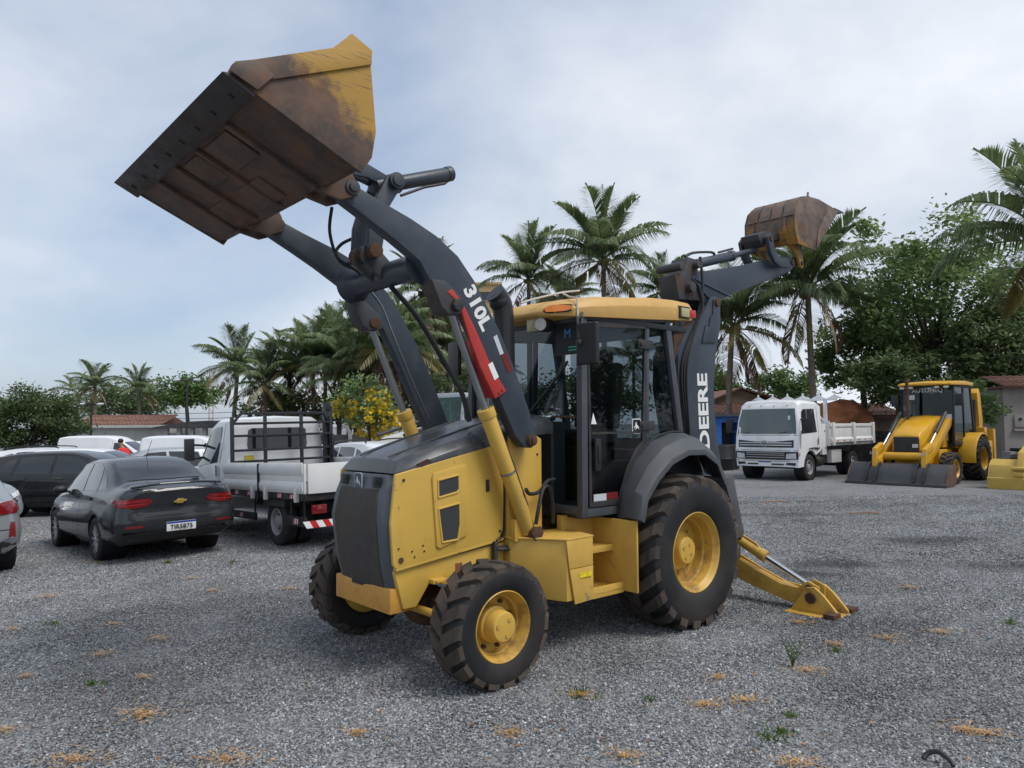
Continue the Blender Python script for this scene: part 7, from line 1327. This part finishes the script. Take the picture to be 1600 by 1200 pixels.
tree('broadleaf_tree', 1345, 545, 36, 2.2, 1.9, 'leafy tree left of the big one, behind the tipper truck bed', LG, 50, 140, .26, 6, (.18, 0), cs=.16)
tree('broadleaf_tree', 1560, 545, 31, 2.0, 2.0, 'dark leafy tree right of the big one, above the grey house', LD, 55, 150, .24, 7, (.2, 0), cs=.16)
tree('broadleaf_tree', 1400, 590, 31, 1.9, 1.0, 'low dark foliage hanging just left of the small loader cab', LD, 36, 130, .22, 8, (.14, 0), cs=.18)
tree('broadleaf_tree', 1528, 628, 26.5, .8, .9, 'sparse leafy branches over the small loader boom', LG, 16, 70, .17, 18, (.07, 0), cs=.2)
tree('broadleaf_tree', 1232, 603, 55, 2.6, 1.3, 'low green tree seen above the tipper truck cab', LG2, 40, 110, .3, 9, (.16, 0)); tree('broadleaf_tree', 1120, 600, 50, 1.5, 1.5, 'round green tree peeking out right of the boom', LG2, 28, 110, .28, 10, (.14, 0))
tree('broadleaf_tree', 292, 616, 68, 3.1, 1.5, 'flat-topped green tree above the open shed', LG2, 46, 110, .34, 11, (.22, 0), lo=-.5); tree('broadleaf_tree', 200, 628, 72, 5.5, 1.6, 'wide dark tree line behind the two small palms', LD, 60, 90, .36, 12, (.2, 0))
tree('shrub', 52, 655, 36, 2.35, 1.65, 'large dark green shrub at the far left behind the parked cars', leaf_mat('shrub_green', (.055, .085, .034), (.13, .175, .06), scale=1.2), 80, 200, .16, 13, (.1, 0), cat='shrub', cs=.14)
tree('shrub', -50, 655, 37, 2.3, 1.7, 'dark shrub cut off by the left edge, joined to the larger one', LD, 60, 150, .17, 23, (.1, 0), cat='shrub', cs=.15)
def blossoms(o, cl, rnd):
    for p in cl[::2]:
        lf = MB()
        for k in range(46):
            q = p + Vector((rnd.gauss(0, .11), rnd.gauss(0, .11) - .25, -rnd.random() * .6)); s = rnd.uniform(.04, .075); a = Euler((rnd.uniform(0, 6), rnd.uniform(0, 6), 0)).to_matrix(); lf.add([q + a @ Vector(w) * s for w in ((-1, -1, 0), (1, -1, 0), (1, 1, 0), (-1, 1, 0))], [(0, 1, 2, 3)])
        raw('blossom', lf, FLW, o)
tree('flowering_tree', 576, 634, 28, 1.35, 1.0, 'small tree hung with yellow blossom behind the flatbed truck', LG, 44, 70, .17, 14, (.08, 0), extra=blossoms, cs=.2)
tree('broadleaf_tree', 735, 620, 38, 1.6, 1.5, 'dark bushy tree glimpsed behind the loader arm and lift cylinder', LD, 36, 120, .22, 15, (.14, 0)); tree('broadleaf_tree', 655, 610, 40, 1.7, 1.3, 'dark tree behind the far loader arm and blossoms', LD, 36, 120, .22, 16, (.14, 0)); tree('broadleaf_tree', 470, 640, 46, 3.6, 1.2, 'dark undergrowth along the boundary wall under the palm row', LD, 50, 100, .26, 17, (.12, 0)); tree('broadleaf_tree', 900, 620, 52, 5, 1.6, 'hedge-like dark trees glimpsed through the cab windows', LD, 60, 100, .32, 20, (.16, 0))
# unseen palms and tree, added only for the cab's side glass to mirror
for i, (x, y) in enumerate(((24, 3), (27, 9), (23, 12.5))):
    o = palm(800, 500, 30, 3.6, ['palm at the right side of the lot, mirrored lowest in the cab door', 'palm at the right side of the lot, mirrored mid door', 'palm at the right side of the lot, mirrored at the door edge'][i], seed=60 + i); o.location = (x, y, 0); o.scale = (.8, .8, .8)
t_ = tree('broadleaf_tree', 800, 600, 30, 3.4, 1.9, 'dark tree at the right side of the lot, mirrored in the cab door', LD, 60, 120, .3, 71, (.2, 0), ry=7.); t_.location = (29, 6, 0)
# weeds, dry grass and litter on the lot
def gnd(u, v):
    z = 0.
    for _ in range(8):
        d = ray(u, v); t = (z - CAM_H) / d.z; p = d * t; z = gz(p.x, p.y)
    return Vector((p.x, p.y, z))
STR = leaf_mat('dry_straw', (.4, .2, .05), (.62, .36, .11), transl=.05, scale=4); WG = leaf_mat('weed_green', (.06, .11, .02), (.12, .2, .04), scale=5); LFB = leaf_mat('dead_leaf', (.17, .07, .03), (.3, .14, .06), transl=.05, scale=6)
rnd = random.Random(4); lf = MB()
SP = [(70, 934, 1.), (222, 1120, .9), (250, 1000, .5), (162, 1025, .45), (355, 1190, .7), (110, 1192, .7), (175, 978, .25), (225, 1062, .2), (8, 1145, .4), (455, 922, .5), (330, 925, .5), (40, 1060, .25), (20, 985, .3), (1262, 1050, .6), (1122, 1062, .3), (1105, 1105, .5), (1165, 1098, .5), (1385, 1000, .6), (1470, 990, .5), (1510, 1145, .5), (1540, 1150, .4), (1305, 1010, .3), (1245, 1195, .5), (1420, 920, .5), (1250, 975, .4), (680, 985, .2), (60, 840, .5), (45, 832, .7), (300, 905, .4), (150, 880, .5), (1420, 766, .5), (905, 1090, .3), (975, 1185, .4), (560, 1150, .3), (800, 1150, .3)]
for u, v, k in SP:
    c = gnd(u, v)
    for i in range(int(150 * k) + 20):
        a = rnd.uniform(0, 6.28); r = abs(rnd.gauss(0, .085 * k + .015)); q = c + Vector((r * math.cos(a) * 1.6, r * math.sin(a), .012 + rnd.random() * .02)); l = rnd.uniform(.015, .05); t = rnd.uniform(0, 6.28); w = .0025; d = Vector((math.cos(t), math.sin(t), rnd.uniform(-.1, .22))) * l; n = Vector((-math.sin(t), math.cos(t), 0)) * w
        lf.add([q - n, q + n, q + d + n * .4, q + d - n * .4], [(0, 1, 2, 3)])
tag(raw('dry_grass', lf, STR, None), 'small tufts of dry straw scattered over the gravel', 'dry grass', kind='stuff')
lf = MB()
for _ in range(220):
    u, v = rnd.uniform(0, 1600), rnd.uniform(800, 1200); c = gnd(u, v)
    if (c - Vector((.8, 6.9, 0))).length < 1.2: continue
    s = rnd.uniform(.008, .022); a = Euler((rnd.uniform(-.5, .5), rnd.uniform(-.5, .5), rnd.uniform(0, 6.3))).to_matrix(); c.z += .016; lf.add([c + a @ Vector(w) * s for w in ((-1, 0, 0), (0, -.5, .2), (1, 0, 0), (0, .5, .2))], [(0, 1, 2, 3)])
tag(raw('leaf_litter', lf, LFB, None), 'tiny brown dead leaves strewn over the gravel lot', 'leaf litter', kind='stuff')
lf = MB()
for u, v, k in ((84, 977, .7), (145, 1070, .7), (262, 880, .5), (365, 880, .5), (905, 1085, .9), (1222, 1145, .6), (1200, 1155, .5), (1236, 1120, .3), (1305, 1018, .3), (1580, 975, .4), (120, 862, .5), (395, 838, .6), (1015, 1095, .3), (265, 880, .4)):
    c = gnd(u, v)
    for i in range(int(60 * k) + 15):
        a = rnd.uniform(0, 6.28); r = abs(rnd.gauss(0, .05 * k + .01)); q = c + Vector((r * math.cos(a) * 1.5, r * math.sin(a), 0)); l = rnd.uniform(.02, .06); d = Vector((rnd.gauss(0, .5), rnd.gauss(0, .5), 1)).normalized() * l; n = Vector((math.cos(a + 1), math.sin(a + 1), 0)) * .006; lf.add([q - n, q + n, q + d], [(0, 1, 2)])
tag(raw('ground_weeds', lf, WG, None), 'small green weeds sprouting between the stones', 'weeds', kind='stuff')
c = gnd(1238, 1042); w = empty('weed', c); w.scale = (.8, .8, .8); tag(w, 'single tall green weed standing in the gravel right of the loader', 'weed')
for i in range(9):
    a = i * 2.4; L_ = rnd.uniform(.12, .22); t = Vector((math.cos(a), math.sin(a), 0)); P = [Vector((0, 0, 0)), t * .03 + Vector((0, 0, L_ * .5)), t * (.06 + .03 * (i % 3)) + Vector((0, 0, L_))]; mb = MB(); mb.tube(P, .005, 5, 3, taper=.3); b_ = mb.build('stem', WG, w)
    for k in range(4): p_ = P[1].lerp(P[2], k / 3.5); mb = MB(); n = Vector((-t.y, t.x, 0)) * (1 if k % 2 else -1); mb.add([p_, p_ + n * .02 + Vector((0, 0, .012)), p_ + n * .04 + Vector((0, 0, .03)), p_ + n * .014 + Vector((0, 0, .02))], [(0, 1, 2, 3)]); mb.build('leaf', WG, b_, smooth=0)
c = gnd(1462, 1192); mb = MB(); mb.tube([c + Vector((-.05, .02, .012)), c + Vector((-.02, .03, .035)), c + Vector((.02, .01, .05)), c + Vector((.05, -.03, .03)), c + Vector((.055, -.06, .01))], .012, 6, 4); tag(mb.build('rubber_strip', HOSE), 'curled scrap of black rubber lying at the bottom right', 'rubber strip')
for u, v, l, lab in ((1352, 804, .55, 'thin brown stick lying on the gravel near the dark patch'), (1210, 786, .6, 'thin brown stick lying on the gravel near the stabiliser side')):
    c = gnd(u, v); mb = MB(); mb.tube([c + Vector((-l / 2, 0, .025)), c + Vector((0, .02, .04)), c + Vector((l / 2, .03, .025))], .013, 6, 3); tag(mb.build('stick', mat('stick_wood', (.3, .16, .09), .8)), lab, 'stick', 'sticks on the gravel')
